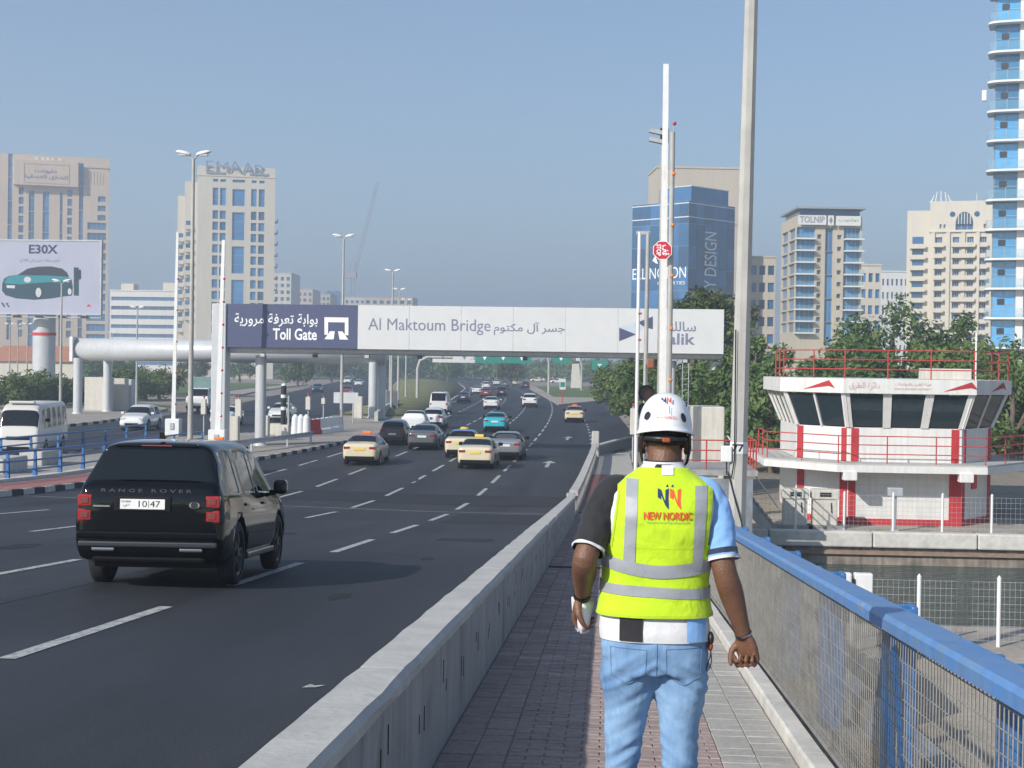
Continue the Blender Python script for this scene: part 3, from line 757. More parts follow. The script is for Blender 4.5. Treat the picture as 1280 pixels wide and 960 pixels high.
lamp_post('faint double-arm street lamp beside the red-roofed house', 22, 455, 260, 10.5)
lamp_post('double-arm street lamp in front of the billboard right half', 76, 460, 118, 10.6, zbase=.15)
lamp_post('double-arm street lamp before the banded low building', 171, 460, 150, 9.8)
lamp_post('thin street lamp left of the pale low building', 140, 460, 260, 9.3)
# bridge closure booms, raised
def boom(label, px, pb, pt, Y, lights, wb=.3, wt=.16, lean=None, x_shift=0):
    b0 = at_y(px, pb, Y); t0 = at_y(pt[0], pt[1], Y)
    g = thing('boom_gate', label, 'boom gate', (b0.x, Y, 0), group='raised boom gates of the bridge')
    d = t0.x-b0.x
    mb = MB(); mb.rings([[(-wb/2, -.06, .6), (wb/2, -.06, .6), (wb/2, .06, .6), (-wb/2, .06, .6)], [(d-wt/2, -.04, t0.z), (d+wt/2, -.04, t0.z), (d+wt/2, .04, t0.z), (d-wt/2, .04, t0.z)]], smooth=False)
    mb.build('boom_arm', M_white, g, fix=True)
    for k in range(lights):
        f = .12+.8*k/lights; mb = MB(); z = .6+(t0.z-.6)*f; x = d*f+(wb*(1-f)+wt*f)/2
        mb.ball((x+.02, -.07, z), .07, 8); mb.cyl((x-.02, -.06, z), (x+.02, .0, z), .03, n=6); mb.build('warning_lamp', M_redlens, g)
    mb = MB(); mb.cbox(-.45, .45, -.3, .35, 0, 1.15, .04); mb.build('drive_cabinet', M_white, g)
    mb = MB(); mb.box(-.12, .12, -.36, -.31, .5, .9); mb.build('counterweight', M_steel, g)
    return g
boom('raised white boom with red lamps beside navy toll sign end', 272, 560, (279.5, 300), 79, 7, .3, .16)
boom('raised white boom left of tall street lamp, over the median', 216.5, 545, (222, 290), 93, 5, .26, .14)
BG = boom('tallest raised white boom with red lamps before glass office block', 827.5, 560, (832.5, 80), 62, 0, .30, .22)
for k, py in enumerate((155, 236, 312, 345, 410, 475)):
    pass
# grey mast with orange lamps beside the tall boom, sign and lamp
p = at_y(836, 480, 61.6); tz = at_y(837, 165, 61.6).z
MS = thing('signal_mast', 'grey mast with orange lamps and sideways red stop sign', 'mast', (p.x, 61.6, 0))
mb = MB(); mb.cyl((0, 0, 0), (.0, 0, tz), .13, .10, n=10); mb.build('pole', M_poleg, MS)
for py in (154, 217, 281, 344.5, 410.5, 475):
    z = at_y(838, py, 61.4).z; mb = MB(); mb.ball((.06, -.14, z), .085, 8); mb.cyl((.03, -.1, z), (.03, .06, z), .045, n=6)
    mb.build('warning_lamp', M_orange if py != 154 else M_redlens, MS)
mb = MB(); mb.cyl((.04, 0, tz-.02), (.04, 0, at_y(838, 150, 61.4).z), .02, n=6); mb.build('lamp_stem', M_steel, MS)
# sideways stop sign clamped on mast and boom
c = at_y(828, 313, 61.3)
cx = c.x-p.x; oc = lambda r: [(cx+r*math.cos(R(22.5+45*i)), c.z+r*math.sin(R(22.5+45*i))) for i in range(8)]
mb = MB(); mb.prism(oc(.405), -.36, -.345); mb.build('stop_sign_rim', M_inkw, MS, fix=True)
mb = MB(); mb.prism(oc(.375), -.365, -.3605); sg = mb.build('stop_sign', pm('stop_sign_red', (.55, .02, .04), .4, var=.04), MS, fix=True)
mb = MB()
def rot_txt(X, Z, d): return (cx+(Z), -.367-d, c.z-(X))
text_mb(mb, 'STOP', -.24, -.24, .46, .19, fn=rot_txt, bold=.03); text_mb(mb, arab('قف'), -.22, -.01, .42, .28, fn=rot_txt, bold=.03)
mb.build('stop_lettering', M_inkw, sg)
# lamp on slim pole left of boom
t = thing('area_lamp', 'slim pole with floodlight head behind the tallest boom', 'lamp', (at_y(823.5, 480, 63.5).x, 63.5, 0)); zt = at_y(825, 168, 63.5).z
mb = MB(); mb.cyl((0, 0, 0), (0, 0, zt), .09, .06, n=8); mb.build('pole', M_poleg, t)
for q in (0, .34):
    mb = MB(); mb.rbox((-.25, -.1+q*.4, zt+.08-q), (.62, .34, .16), m=Matrix.Rotation(R(12), 3, 'Y')); mb.build('floodlight', M_steel, t)
mb = MB(); mb.box(-.1, .25, -.12, .1, zt-.35, zt+.25); mb.build('bracket', M_black, t)
# portal of a white and a grey pole
t = thing('height_portal', 'white and grey poles joined at top left of tallest boom', 'portal', (at_y(796, 480, 63).x, 63, 0)); zt = at_y(796, 290, 63).z; dx = at_y(806.5, 480, 63).x-at_y(796, 480, 63).x
mb = MB(); mb.cyl((0, 0, 0), (.02, 0, zt), .075, n=8); mb.build('white_pole', M_white, t)
mb = MB(); mb.cyl((dx, 0, 0), (dx+.02, 0, zt), .10, .08, n=8); mb.build('grey_pole', M_poleg, t)
mb = MB(); mb.box(-.12, dx+.1, -.05, .05, zt-.1, zt+.04); mb.build('crossbar', M_poleg, t)
for py in (392, 425): mb = MB(); mb.cyl((.02, -.12, at_y(800, py, 63).z), (.16, -.12, at_y(800, py, 63).z), .04, n=6); mb.build('warning_lamp', M_redlens, t)
# traffic signal seen from behind, above the helmet
t = thing('traffic_signal', 'dark traffic signal head on a post just above the white helmet', 'traffic light', (at_y(806, 480, 55).x, 55, 0)); z1 = at_y(808, 455, 55).z
mb = MB(); mb.cyl((0, 0, 0), (0, 0, z1), .06, n=8); mb.build('post', M_poleg, t)
for py in (491, 513): 
    z = at_y(808, py, 55).z; mb = MB(); mb.cyl((.05, -.35, z), (.05, -.02, z), .29, .24, n=16, caps=False); mb.cyl((.05, -.1, z), (.05, 0, z), .25, n=16); vz = mb.build('signal_visor', M_black, t)
    mb = MB(); mb.cyl((.05, -.13, z), (.05, -.105, z), .2, n=16); mb.build('lens', pm('unlit_signal_lens', (.05, .018, .014), .3), vz)
mb = MB(); mb.cbox(.06, .32, -.1, .1, z1-.15, z1+.2, .04); mb.build('beacon', pm('rust_red_plastic', (.30, .10, .05), .5), t)
# thin posts with boxes in front of gantry island
M_cab = pm('pale_cabinet_paint', (.60, .57, .50), .6, var=.08, streak=.12)
def box_post(label, px, pb, pt, Y, bw=.28, bh=.9):
    p = at_y(px, pb, Y); z = at_y(px, pt, Y).z
    t = thing('signal_post', label, 'post', (p.x, Y, 0), group='control posts on the toll island')
    mb = MB(); mb.cyl((0, 0, 0), (0, 0, z), .045, n=8); mb.build('post', M_steel, t)
    mb = MB(); mb.cbox(-bw/2, bw/2, -.2, .1, z-bh-.1, z-.1, .02); mb.build('box', M_cab, t)
    mb = MB(); mb.ball((0, 0, z+.08), .08, 8); mb.build('beacon', M_redlens, t)
box_post('slim post with beige box left of the end column', 254.5, 550, 497, 90)
box_post('slim post with beige box right of the end column', 298, 550, 497, 90, .35, 1.1)
box_post('slim post with beige box before the oncoming white sedan', 385, 545, 494, 99, .3, .85)
box_post('slim post with small round box by the oncoming road', 404, 540, 496, 104, .25, .4)
box_post('slim pale post with box beside the hazard board', 791, 560, 508, 76, .3, 1.3)
t = thing('marker_column', 'black and white banded marker column on the toll island', 'column', (at_y(354, 545, 93).x, 93, 0))
mb = MB(); mb.cyl((0, 0, .9), (0, 0, 3.3), .17, n=14); mb.build('black_sleeve', M_black, t)
for z in (1.8, 2.55): mb = MB(); mb.cyl((0, 0, z), (0, 0, z+.2), .174, n=14); mb.build('white_band', M_white, t)
mb = MB(); mb.ball((0, 0, 3.32), .17, 12, sz=.8); mb.build('dome', M_white, t)
mb = MB(); mb.cbox(-.4, .4, -.35, .35, 0, .9, .04); mb.build('base', M_cab, t)
mb = MB(); mb.cyl((.32, 0, .9), (.32, 0, 2.7), .07, n=8); mb.build('side_pole', M_steel, t)
def cabinet(label, x, y, w_, d_, h_, mat=None, grp='equipment cabinets on the toll island', cat='cabinet', z=.12):
    t = thing('cabinet', label, cat, (x, y, z), group=grp); m = mat or M_cab
    mb = MB(); mb.cbox(-w_/2, w_/2, -d_/2, d_/2, .1, h_, .02); bd = mb.build('body', m, t)
    mb = MB(); mb.box(-w_/2-.03, w_/2+.03, -d_/2-.03, d_/2+.03, 0, .1); mb.build('plinth', M_conc, t)
    mb = MB(); mb.box(-w_*.42, w_*.42, -d_/2-.012, -d_/2-.001, .2, h_-.1); dr = mb.build('door', m, bd)
    mb = MB(); mb.box(w_*.28, w_*.33, -d_/2-.03, -d_/2-.013, h_*.5, h_*.62); 
    return t
def cx_(px, Y, py=540): return at_y(px, py, Y).x
cabinet('pale cabinet between the end column and round column', cx_(291, 86), 86, .7, .5, 1.5)
cabinet('pale cabinet right of the gantry round column', cx_(331, 88), 88, .5, .5, 1.5)
cabinet('low pale cabinet left of the marker column', cx_(347, 94), 94, .9, .6, .8)
cabinet('small pale cabinet on the island kerb near grass', cx_(447, 126, 520), 126, .8, .6, 1.9)
for i, (px, Y, w_, h_) in enumerate(((124, 134, 2.3, 3.1), (146, 136, 1.8, 3.0), (160, 138, 1.0, 2.9))):
    cabinet(('widest beige cabinet beside the oncoming gantry columns', 'beige cabinet right of the oncoming gantry columns', 'narrow grey cabinet beside the beige ones')[i], at_y(px, 500, Y).x, Y, w_, 1.2, h_, (None, None, M_lgrey)[i], 'cabinets beside the oncoming carriageway', z=.1)
# water-filled barriers at the island end
M_wfb = pm('white_plastic', (.72, .73, .74), .45, var=.06)
for i in range(6):
    px = 392+5.5*i; Y = 97+1.2*i
    x = at_y(px, 545, Y).x; mb = MB()
    mb.prism([(-.3, 0), (.3, 0), (.28, .25), (.14, .4), (.11, .95), (-.11, .95), (-.14, .4), (-.28, .25)], -.48, .48, 'y')
    o = mb.build('road_barrier', (M_wfb, M_red)[i == 0], loc=(x, Y, .15), rz=R(-35), fix=True)
    tag(o, ('red', 'first white', 'second white', 'third white', 'fourth white', 'last white')[i]+' plastic road barrier in the row on the toll island', 'barrier', 'plastic barriers on the toll island')
for i, px in enumerate((369, 376, 383)):
    Y = 96; x = at_y(px, 545, Y).x; mb = MB(); mb.cyl((0, 0, 0), (0, 0, 1.1), .28, .22, n=10); mb.cyl((0, 0, 1.1), (0, 0, 1.3), .22, .08, n=10)
    tag(mb.build('drum', M_wfb, loc=(x, Y, .15)), ('white plastic drum nearest the marker column', 'white plastic drum in the middle of three', 'white plastic drum next to the red barrier')[i], 'drum', 'white drums on the island')
# rear of a road sign and a grey display panel on the median
t = thing('road_sign', 'back of a pale rectangular road sign on the median', 'sign', (at_y(432, 530, 116).x, 116, 0))
mb = MB(); mb.box(-.95, .95, -.04, .0, at_y(432, 504, 116).z, at_y(432, 490.5, 116).z); mb.build('panel', M_lgrey, t)
for s in (.55,): mb = MB(); mb.cyl((s, .05, 0), (s, .05, 2.6), .05, n=8); mb.build('post', M_steel, t)
t = thing('display_panel', 'dark grey display panel on the grass behind gantry columns', 'panel', (at_y(489.5, 505, 150).x, 150, .2))
mb = MB(); mb.cbox(-.55, .55, -.1, .1, .3, 1.9, .03); mb.build('panel', pm('dark_grey_panel', (.10, .11, .13), .5), t)
mb = MB(); mb.box(-.6, -.5, -.06, .06, 0, 2.0); mb.box(.5, .6, -.06, .06, 0, 2.0); mb.build('frame', M_steel, t)
t = thing('low_wall', 'short pale curved wall on the median grass by gantry', 'wall', (0, 0, 0))
wp2 = [at_z(470, 529), at_z(478, 521), at_z(487, 515), at_z(497, 510)]
mb = MB(); mb.rings([[(p.x-.15, p.y, 0), (p.x+.15, p.y, 0), (p.x+.15, p.y, .9), (p.x-.15, p.y, .9)] for p in wp2], smooth=False); mb.build('wall_body', M_barcap, t, fix=True)
# more poles on the median and curved sign gantries
for i, (px, pb, pt, Y) in enumerate(((487, 500, 400, 172), (497, 498, 395, 190), (507, 490, 392, 215))):
    x = at_y(px, pb, Y).x; zt = at_y(px, 385, Y).z
    mb = MB(); mb.cyl((0, 0, 0), (0, 0, 11), .12, .08, n=8)
    tag(mb.build('pole', M_poleg, loc=(x, Y, .2)), ('first slim pole on the median grass', 'second slim pole on the median grass', 'third slim pole on the median grass')[i], 'pole', 'slim poles on the median')
M_sgreen = pm('green_sign_face', (.01, .22, .16), .45, var=.05)
def sign_bridge(label, px, Y, ztop, arm, panels, pole_top=None):
    x = at_y(px, 470, Y).x
    t = thing('sign_gantry', label, 'gantry', (x, Y, 0), group='overhead direction signs')
    mb = MB(); s = 1 if arm > 0 else -1
    mb.tube([(0, 0, 0), (0, 0, ztop-1.5), (s*.3, 0, ztop-.5), (s*1.3, 0, ztop), (arm, 0, ztop)], .22, 8); mb.build('mast', M_poleg, t)
    for (a, b, z0, z1, m) in panels:
        mb = MB(); mb.box(a-x, b-x, -.35, -.25, z0, z1); pn = mb.build('sign_panel', m, t)
        mb = MB(); zz = z0+(z1-z0)*.35; n = max(1, int((b-a)/3))
        for k in range(n):
            xc = a-x+(b-a)*(k+.5)/n; mb.add([(xc-.45, -.36, zz+.5), (xc, -.36, zz-.3), (xc+.45, -.36, zz+.5)], [(0, 1, 2)])
        mb.build('arrow', M_inkw if m is M_sgreen else M_ink, pn)
def sx(px, Y): return at_y(px, 447, Y).x
Z1, Z2 = at_y(620, 454, 262).z, at_y(620, 438, 262).z
sign_bridge('overhead gantry with white and green direction signs beyond toll gate', 686, 262, Z2-.5, sx(540, 262)-sx(686, 262), [(sx(541, 262), sx(594, 262), Z1, Z2, M_signw), (sx(594.5, 262), sx(664, 262), Z1, Z2, M_sgreen), (sx(692, 262), sx(711, 262), Z1+.1, Z2, M_sgreen)])
sign_bridge('curved grey sign mast on the median grass', 522, 196, at_y(522, 446, 196).z, 4.5, [])
sign_bridge('curved grey sign mast beyond the grass island', 727, 300, at_y(727, 447, 300).z, -4, [(sx(742, 330), sx(760, 330), at_y(740, 462, 330).z, at_y(740, 451, 330).z, M_sgreen)])
t = thing('info_totem', 'pale tapered totem standing beyond the grass island', 'totem', (at_y(720, 480, 330).x, 330, 0))
mb = MB(); mb.rings([[(-1.2, -.3, 0), (1.2, -.3, 0), (1.2, .3, 0), (-1.2, .3, 0)], [(-.9, -.2, 5.5), (.6, -.2, 5.5), (.6, .2, 5.5), (-.9, .2, 5.5)]], smooth=False); mb.build('body', M_cab, t, fix=True)
mb = MB(); mb.box(-1.3, 1.3, -.4, .4, 0, .3); mb.build('base', M_conc, t)
t = thing('keep_sign', 'small blue-green sign on a red-based post at island tip', 'sign', (at_y(703, 500, 184).x, 184, .1))
mb = MB(); mb.cyl((0, 0, 0), (0, 0, 2.4), .05, n=8); mb.build('post', M_red, t)
mb = MB(); mb.box(-.36, .36, -.08, -.05, 1.9, 3.2); pn = mb.build('panel', M_signw, t)
mb = MB(); mb.box(-.28, .28, -.09, -.081, 2.2, 2.8); mb.build('symbol', M_sgreen, pn)
# billboard on a thick column
BY = 190.0
bl, br_ = at_y(-14, 345, BY).x, at_y(126, 345, BY).x; bz0, bz1 = at_y(60, 391.5, BY).z, at_y(60, 301.5, BY).z
BB = thing('billboard', 'large pale billboard advertising a teal electric car on column', 'billboard', (0, BY, 0))
M_bbf = pm('billboard_print', (.38, .39, .48), .5, var=.06, scale=.3)
mb = MB(); mb.box(bl, br_, -.25, .25, bz0, bz1); face = mb.build('board', M_bbf, BB)
mb = MB(); f_ = .18
for (x0, x1, z0, z1) in ((bl-f_, br_+f_, bz1, bz1+f_), (bl-f_, br_+f_, bz0-f_, bz0), (bl-f_, bl, bz0, bz1), (br_, br_+f_, bz0, bz1)): mb.box(x0, x1, -.33, .33, z0, z1)
mb.build('frame', M_steel, BB)
xc = at_y(54, 430, BY+1).x
mb = MB(); mb.cyl((xc, 1.3, 0), (xc, 1.3, bz0+2), 1.42, n=28); col_ = mb.build('column', M_lgrey, BB)
mb = MB(); z = at_y(50, 419, BY).z; mb.cyl((xc, 1.3, z), (xc, 1.3, z+.35), 1.5, n=28); mb.build('red_band', M_red, col_)
mb = MB(); mb.box(bl, br_+.6, -1.6, -.4, bz0-.62, bz0-.5); mb.build('catwalk', M_steel, BB)
for k in range(5):
    x = bl+(br_-bl)*(k+.5)/5; mb = MB(); mb.box(x-.45, x+.45, -1.9, -1.6, bz0-.6, bz0-.35); mb.build('floodlight', M_black, BB)
def bp(px, py): v = at_y(px, py, BY-.26); return v.x, v.z
def bpoly(pts, m, name, d=0.0):
    mb = MB(); mb.add([(x, -.262-d, z) for x, z in [bp(*p) for p in pts]], [tuple(range(len(pts)))]); return mb.build(name, m, face)
def btext(s, x0, x1, yb, yt, m, name, bold=0.0):
    mb = MB(); a = bp(x0, yb); b = bp(x1, yt); text_mb(mb, s, a[0], a[1], b[0]-a[0], b[1]-a[1], y=-.262, bold=bold, lift=.004); mb.build(name, m, face)
M_bink = pm('navy_print', (.02, .035, .09), .5, var=.02)
btext('E30X', 36, 72.5, 317, 306, M_bink, 'lettering', .03)
btext(arab('قطع مسافة تصل الى 400 كم'.replace('ى', 'ي')), 25, 74, 328.5, 324, M_ink, 'arabic_lettering')
Z = lambda L: [(x/8.73, 290+y/8.73) for x, y in L]
M_cteal = pm('teal_print', (.02, .22, .26), .4, var=.05); M_cdark = pm('dark_teal_print', (.012, .05, .075), .4, var=.05); M_cgl = pm('dark_print', (.02, .03, .045), .4, var=.03)
bpoly(Z([(25, 560), (45, 510), (90, 480), (200, 465), (520, 470), (720, 480), (780, 520), (795, 600), (785, 690), (560, 725), (380, 740), (180, 725), (60, 690), (22, 640)]), M_cdark, 'printed_car')
bpoly(Z([(45, 545), (90, 485), (200, 465), (520, 470), (720, 482), (780, 515), (700, 540), (480, 550), (240, 570), (60, 565)]), M_cteal, 'printed_car_hood', .004)
bpoly(Z([(190, 470), (300, 400), (420, 378), (560, 375), (680, 400), (730, 440), (755, 490), (520, 475)]), M_cgl, 'printed_car_glass', .008)
for (u, v, r) in ((420, 660, 62), (760, 650, 42)):
    bpoly(Z([(u+r*.75*math.cos(R(20*i)), v+r*1.15*math.sin(R(20*i))) for i in range(18)]), M_cgl, 'printed_wheel', .010)
    bpoly(Z([(u+r*.5*math.cos(R(20*i)), v+r*.85*math.sin(R(20*i))) for i in range(18)]), M_lgrey, 'printed_rim', .014)
bpoly(Z([(300+40*math.cos(R(20*i)), 520+32*math.sin(R(20*i))) for i in range(18)]), M_lgrey, 'printed_headlamp', .012)
bpoly(Z([(70, 580), (165, 583), (160, 615), (75, 610)]), M_lgrey, 'printed_plate', .012)
bpoly(Z([(805, 385), (860, 388), (860, 695), (805, 693)]), M_cdark, 'printed_charger'); bpoly(Z([(820, 410), (885, 412), (885, 510), (820, 545)]), M_cgl, 'printed_charger_head', .004)
bpoly(Z([(940, 815), (970, 785), (1000, 815)]), M_red, 'printed_mark'); bpoly(Z([(10, 770), (30, 770), (60, 818), (40, 818)]), M_bink, 'printed_mark'); bpoly(Z([(60, 775), (100, 772), (80, 785), (110, 815), (90, 818)]), M_bink, 'printed_mark')
# ================================================================ buildings
M_beige = pm('beige_render', (.52, .45, .35), .85, var=.07, scale=.08, streak=.06)
M_cream = pm('cream_render', (.60, .55, .46), .85, var=.06, scale=.08)
M_pinkb = pm('pinkish_render', (.56, .45, .35), .85, var=.06, scale=.08)
M_bwhite = pm('white_render', (.66, .65, .62), .8, var=.06, scale=.08)
M_stone = pm('pale_stone_cladding', (.58, .55, .50), .7, var=.06, scale=.1)
M_glassb = pm('blue_glazing', (.04, .16, .34), .12, var=.35, scale=.12, spec=.9)
M_glassd = pm('dark_blue_glazing', (.028, .105, .235), .1, var=.3, scale=.15, spec=.9)
M_glasst = pm('sky_blue_glazing', (.05, .25, .48), .1, var=.35, scale=.2, spec=1.0)
M_balg = pm('balustrade_clear_glass', (.25, .45, .55), .1, var=.1)
M_balg.node_tree.nodes['Principled BSDF'].inputs['Alpha'].default_value = .18
M_mull = pm('mullion_metal', (.32, .35, .38), .5, .2, var=.05)
M_bala = pm('balcony_white', (.68, .68, .66), .7, var=.05)

for m_ in (M_glassb, M_glassd, M_glasst): vary(m_, .55, 1.5)
for m_ in (M_beige, M_cream, M_pinkb, M_bwhite): scuff(m_, tuple(c*.8 for c in m_.node_tree.nodes['Principled BSDF'].inputs['Base Color'].default_value[:3]), .5, .5, .8, (3, 3, .12))
def facade(mb, W, z0, z1, holes, depth, M=None, mi=0, back=True):
    """wall sheet on local x-z plane facing -y with recessed openings"""
    xs = sorted(set([0, W]+[h[0] for h in holes]+[h[1] for h in holes])); zs = sorted(set([z0, z1]+[h[2] for h in holes]+[h[3] for h in holes]))
    T = (lambda p: M @ Vector(p)) if M is not None else (lambda p: p)
    for i in range(len(xs)-1):
        for j in range(len(zs)-1):
            cx, cz = (xs[i]+xs[i+1])/2, (zs[j]+zs[j+1])/2
            if any(h[0] < cx < h[1] and h[2] < cz < h[3] for h in holes): continue
            mb.add([T((xs[i], 0, zs[j])), T((xs[i+1], 0, zs[j])), T((xs[i+1], 0, zs[j+1])), T((xs[i], 0, zs[j+1]))], [(0, 1, 2, 3)], mi)
    for a, b, c, d in holes:
        v = [T((a, 0, c)), T((b, 0, c)), T((b, 0, d)), T((a, 0, d)), T((a, depth, c)), T((b, depth, c)), T((b, depth, d)), T((a, depth, d))]
        mb.add(v, [(0, 4, 5, 1), (1, 5, 6, 2), (2, 6, 7, 3), (3, 7, 4, 0)], mi)
_wm = {}
def window(par, M, x0, x1, z0, z1, depth, glass, nx=2, nz=1, bar=.08):
    """a glazed window set at the back of its opening; alike windows share a mesh"""
    w_, h_ = round(x1-x0, 3), round(z1-z0, 3)
    key = (w_, h_, glass.name, nx, nz, bar)
    if key not in _wm:
        mb = MB(); mb.add([(0, 0, 0), (w_, 0, 0), (w_, 0, h_), (0, 0, h_)], [(0, 1, 2, 3)], 0)
        for i in range(nx+1):
            x = w_*i/nx; a, b = max(0, x-bar/2), min(w_, x+bar/2); mb.box(a, b, -.06, -.004, 0, h_, 1)
        for j in range(nz+1):
            z = h_*j/nz; a, b = max(0, z-bar/2), min(h_, z+bar/2); mb.box(0, w_, -.055, -.004, a, b, 1)
        _wm[key] = mb.mesh('window', [glass, M_mull])
    o = bpy.data.objects.new('window', _wm[key]); COL.objects.link(o); o.parent = par
    o.matrix_local = M @ Matrix.Translation((x0, depth, z0))
    return o
I4 = Matrix.Identity(4)
def side_M(W, left=True, D=0):
    """local frame of a side wall of a box W wide (x 0..W), D deep"""
    if left: return Matrix.Translation((0, D, 0)) @ Matrix.Rotation(R(-90), 4, 'Z')
    return Matrix.Translation((W, 0, 0)) @ Matrix.Rotation(R(90), 4, 'Z')
def shell(mb, W, D, z0, z1, faces='brt', mi=0):
    v = [(0, 0, z0), (W, 0, z0), (W, D, z0), (0, D, z0), (0, 0, z1), (W, 0, z1), (W, D, z1), (0, D, z1)]
    f = {'f': (0, 1, 5, 4), 'r': (1, 2, 6, 5), 'b': (2, 3, 7, 6), 'l': (3, 0, 4, 7), 't': (4, 5, 6, 7)}
    mb.add(v, [f[c] for c in faces], mi)
def place(name, label, Yd, px0, px1, py_top, rot=0.0, cat='building'):
    """empty at the front-left foot of the building; returns it with metres per pixel and width"""
    a, b = at_y(px0, 430, Yd), at_y(px1, 430, Yd)
    ztop = at_y((px0+px1)/2, py_top, Yd).z
    t = thing(name, label, cat, (a.x, Yd, 0), rot)
    dx, dy = math.cos(rot), math.sin(rot); rx_, ry_ = b.x, b.y       # right corner where the sight line meets the wall
    W_ = (rx_*a.y-ry_*a.x)/(dx*ry_-dy*rx_)
    return t, Yd/F, W_, ztop

# ---- tower with EMAAR letters
t, s, W, H = place('office_tower', 'cream stone tower with EMAAR letters on its roof', 430, 245, 341.5, 207, R(16))
wall = MB(); holes = []; D = 22
fl = 14.2*s
X = lambda px: (px-245)/96.5*W
Zp = lambda py: at_y(292, py, 430).z
cols_l = [(263.5, 270.5), (272.5, 280)]; cols_r = [(311.5, 318.5), (321, 328.5)]; mid = (288, 303.5)
rows_tall = [(236, 256)]
base_rows = [262.5, 276.5, 290.5] + [304.5+.5, 319, 333.5] + [349, 363.5, 377.5] + [392, 406]
hs = []
for c in cols_l+cols_r:
    hs.append((X(c[0]), X(c[1]), Zp(256), Zp(234)))
    for r in base_rows: hs.append((X(c[0]), X(c[1]), Zp(r+10.5), Zp(r)))
    hs.append((X(c[0]+.4), X(c[1]-.4), Zp(226.5), Zp(223)))
for a, b in ((235, 256), (264, 299), (307, 341), (349, 384), (392, 425)): hs.append((X(mid[0]), X(mid[1]), Zp(b), Zp(a)))
hs.append((X(mid[0]), X(mid[1]), Zp(226.5), Zp(223)))
facade(wall, W, 0, H, hs, .5)
for h in hs: window(t, I4, *h, .45, M_glassb, 1, 1 if h[3]-h[2] < 5 else 3, .1)
shell(wall, W, D, 0, H, 'rbt')
# left return with balconies
ML_ = side_M(W, True, D); hl = []
for k in range(14):
    z1 = Zp(262)-k*fl*1.02
    if z1-2 < 3: break
    for u in (2.5, 10.5): hl.append((u, u+3.2, z1-2.4, z1))
facade(wall, D, 0, H, [], .4, ML_)
wall.build('wall', M_cream, t)
bal = {}
for i, h in enumerate(hl):
    mb = MB(); mb.box(-1.0, -.02, D-h[1], D-h[0], h[2]-.25, h[2]); mb.box(-1.0, -.94, D-h[1], D-h[0], h[2], h[2]+.9); mb.box(-.02-.03, -.01, D-h[1]+.3, D-h[0]-.3, h[2], h[3], 1); mb.build('balcony', [M_cream, M_glassd], t)
for k in range(12):
    z = Zp(262)-k*fl*1.02
    mb = MB(); mb.box(W+.02, W+1.0, 1, 4.5, z-2.9, z-2.6); mb.box(W+.94, W+1.0, 1, 4.5, z-2.6, z-1.8); mb.box(W+.01, W+.04, 1.2, 4.3, z-2.6, z-.3, 1); mb.build('balcony', [M_cream, M_glassd], t)
mb = MB(); mb.box(-3.6, -.02, 3, D, 0, Zp(226)); mb.build('side_wing', M_cream, t)
mb = MB(); mb.box(-5.6, -3.62, 6, D, 0, Zp(243)); mb.build('side_wing', M_cream, t)
for wx, wy, zt_ in ((-3.6, 3, 285), (-5.6, 6, 300)):
    for k in range(9):
        z = Zp(zt_)-k*fl*1.02; mb = MB(); mb.box(wx+.2, wx+1.8, wy-.9, wy-.02, z-.3, z); mb.box(wx+.2, wx+1.8, wy-.9, wy-.85, z, z+.9); mb.box(wx+.4, wx+1.6, wy-.05, wy-.01, z, z+2.2, 1); mb.build('balcony', [M_cream, M_glassd], t)
mb = MB(); mb.box(-.15, W+.15, -.15, D+.15, Zp(219.5), Zp(218)); mb.build('cornice', M_cream, t)
for a, b in ((255, 278), (309, 332)): mb = MB(); mb.box(X(a), X(b), -.3, -.05, Zp(216.5), Zp(214)); mb.build('louvre', M_mull, t)
for i, ch in enumerate('EMAAR'):
    px = (255, 267.5, 283, 299, 315.5)[i]; wpx = (9, 15, 16, 16, 14)[i]
    mb = MB(); text_mb(mb, ch, X(px), Zp((214.5, 215, 214.5, 216, 217.5)[i]), wpx/96.5*W, (14 if ch != 'A' else 15)*s, y=-.36, bold=-.004)
    mb.build('roof_letter', pm('letter_steel', (.20, .24, .32), .5), t)

# ---- beige hotel-apartment block behind the billboard
t, s, W, H = place('apartment_tower', 'beige apartment block with Arabic sign, behind the billboard', 480, -40, 134, 203, R(20))
X = lambda px: (px+40)/174*W; Zp = lambda py: at_y(60, py, 480).z
hs = []
Q = lambda x0, x1, y0, y1: hs.append((X(x0), X(x1), Zp(y1), Zp(y0)))
rows = [(r, r+9) for r in range(232, 420, 12)]
for (a, b) in rows:
    Q(20.5, 26.5, a, b); Q(81.5, 87.5, a, b)
for a in range(190, 425, 30): Q(7, 12.5, a, min(a+29.4, 425)); Q(96, 101.5, a+8, min(a+37.4, 428))
for a in range(236, 420, 26): Q(33, 40, a, a+25.4); Q(50.5, 58.5, a, a+25.4); Q(72, 75.5, a, a+25.4)
for a in range(239, 275, 12): Q(120, 130, a, a+7)
for a in range(273, 425, 13): Q(107, 131, a, a+9)
wall = MB(); facade(wall, W, 0, H, hs, .5); shell(wall, W, 24, 0, H, 'rblt'); wall.build('wall', M_pinkb, t)
for h in hs: window(t, I4, *h, .45, M_glassb, 2 if h[1]-h[0] < 2.2 else 4, 1 if h[3]-h[2] < 3 else 3, .12)
mb = MB(); mb.cbox(X(14), X(95), -2.2, -.02, Zp(229.5), Zp(197), .1); hb = mb.build('sign_block', M_pinkb, t)
mb = MB()
for (a, b, c, d) in ((26, 83.5, 201, 202.5), (26, 83.5, 225, 226.5), (26, 27.2, 202.5, 225), (82.3, 83.5, 202.5, 225)): mb.box(X(a), X(b), -2.32, -2.21, Zp(d), Zp(c))
mb.build('sign_frame', M_beige, hb)
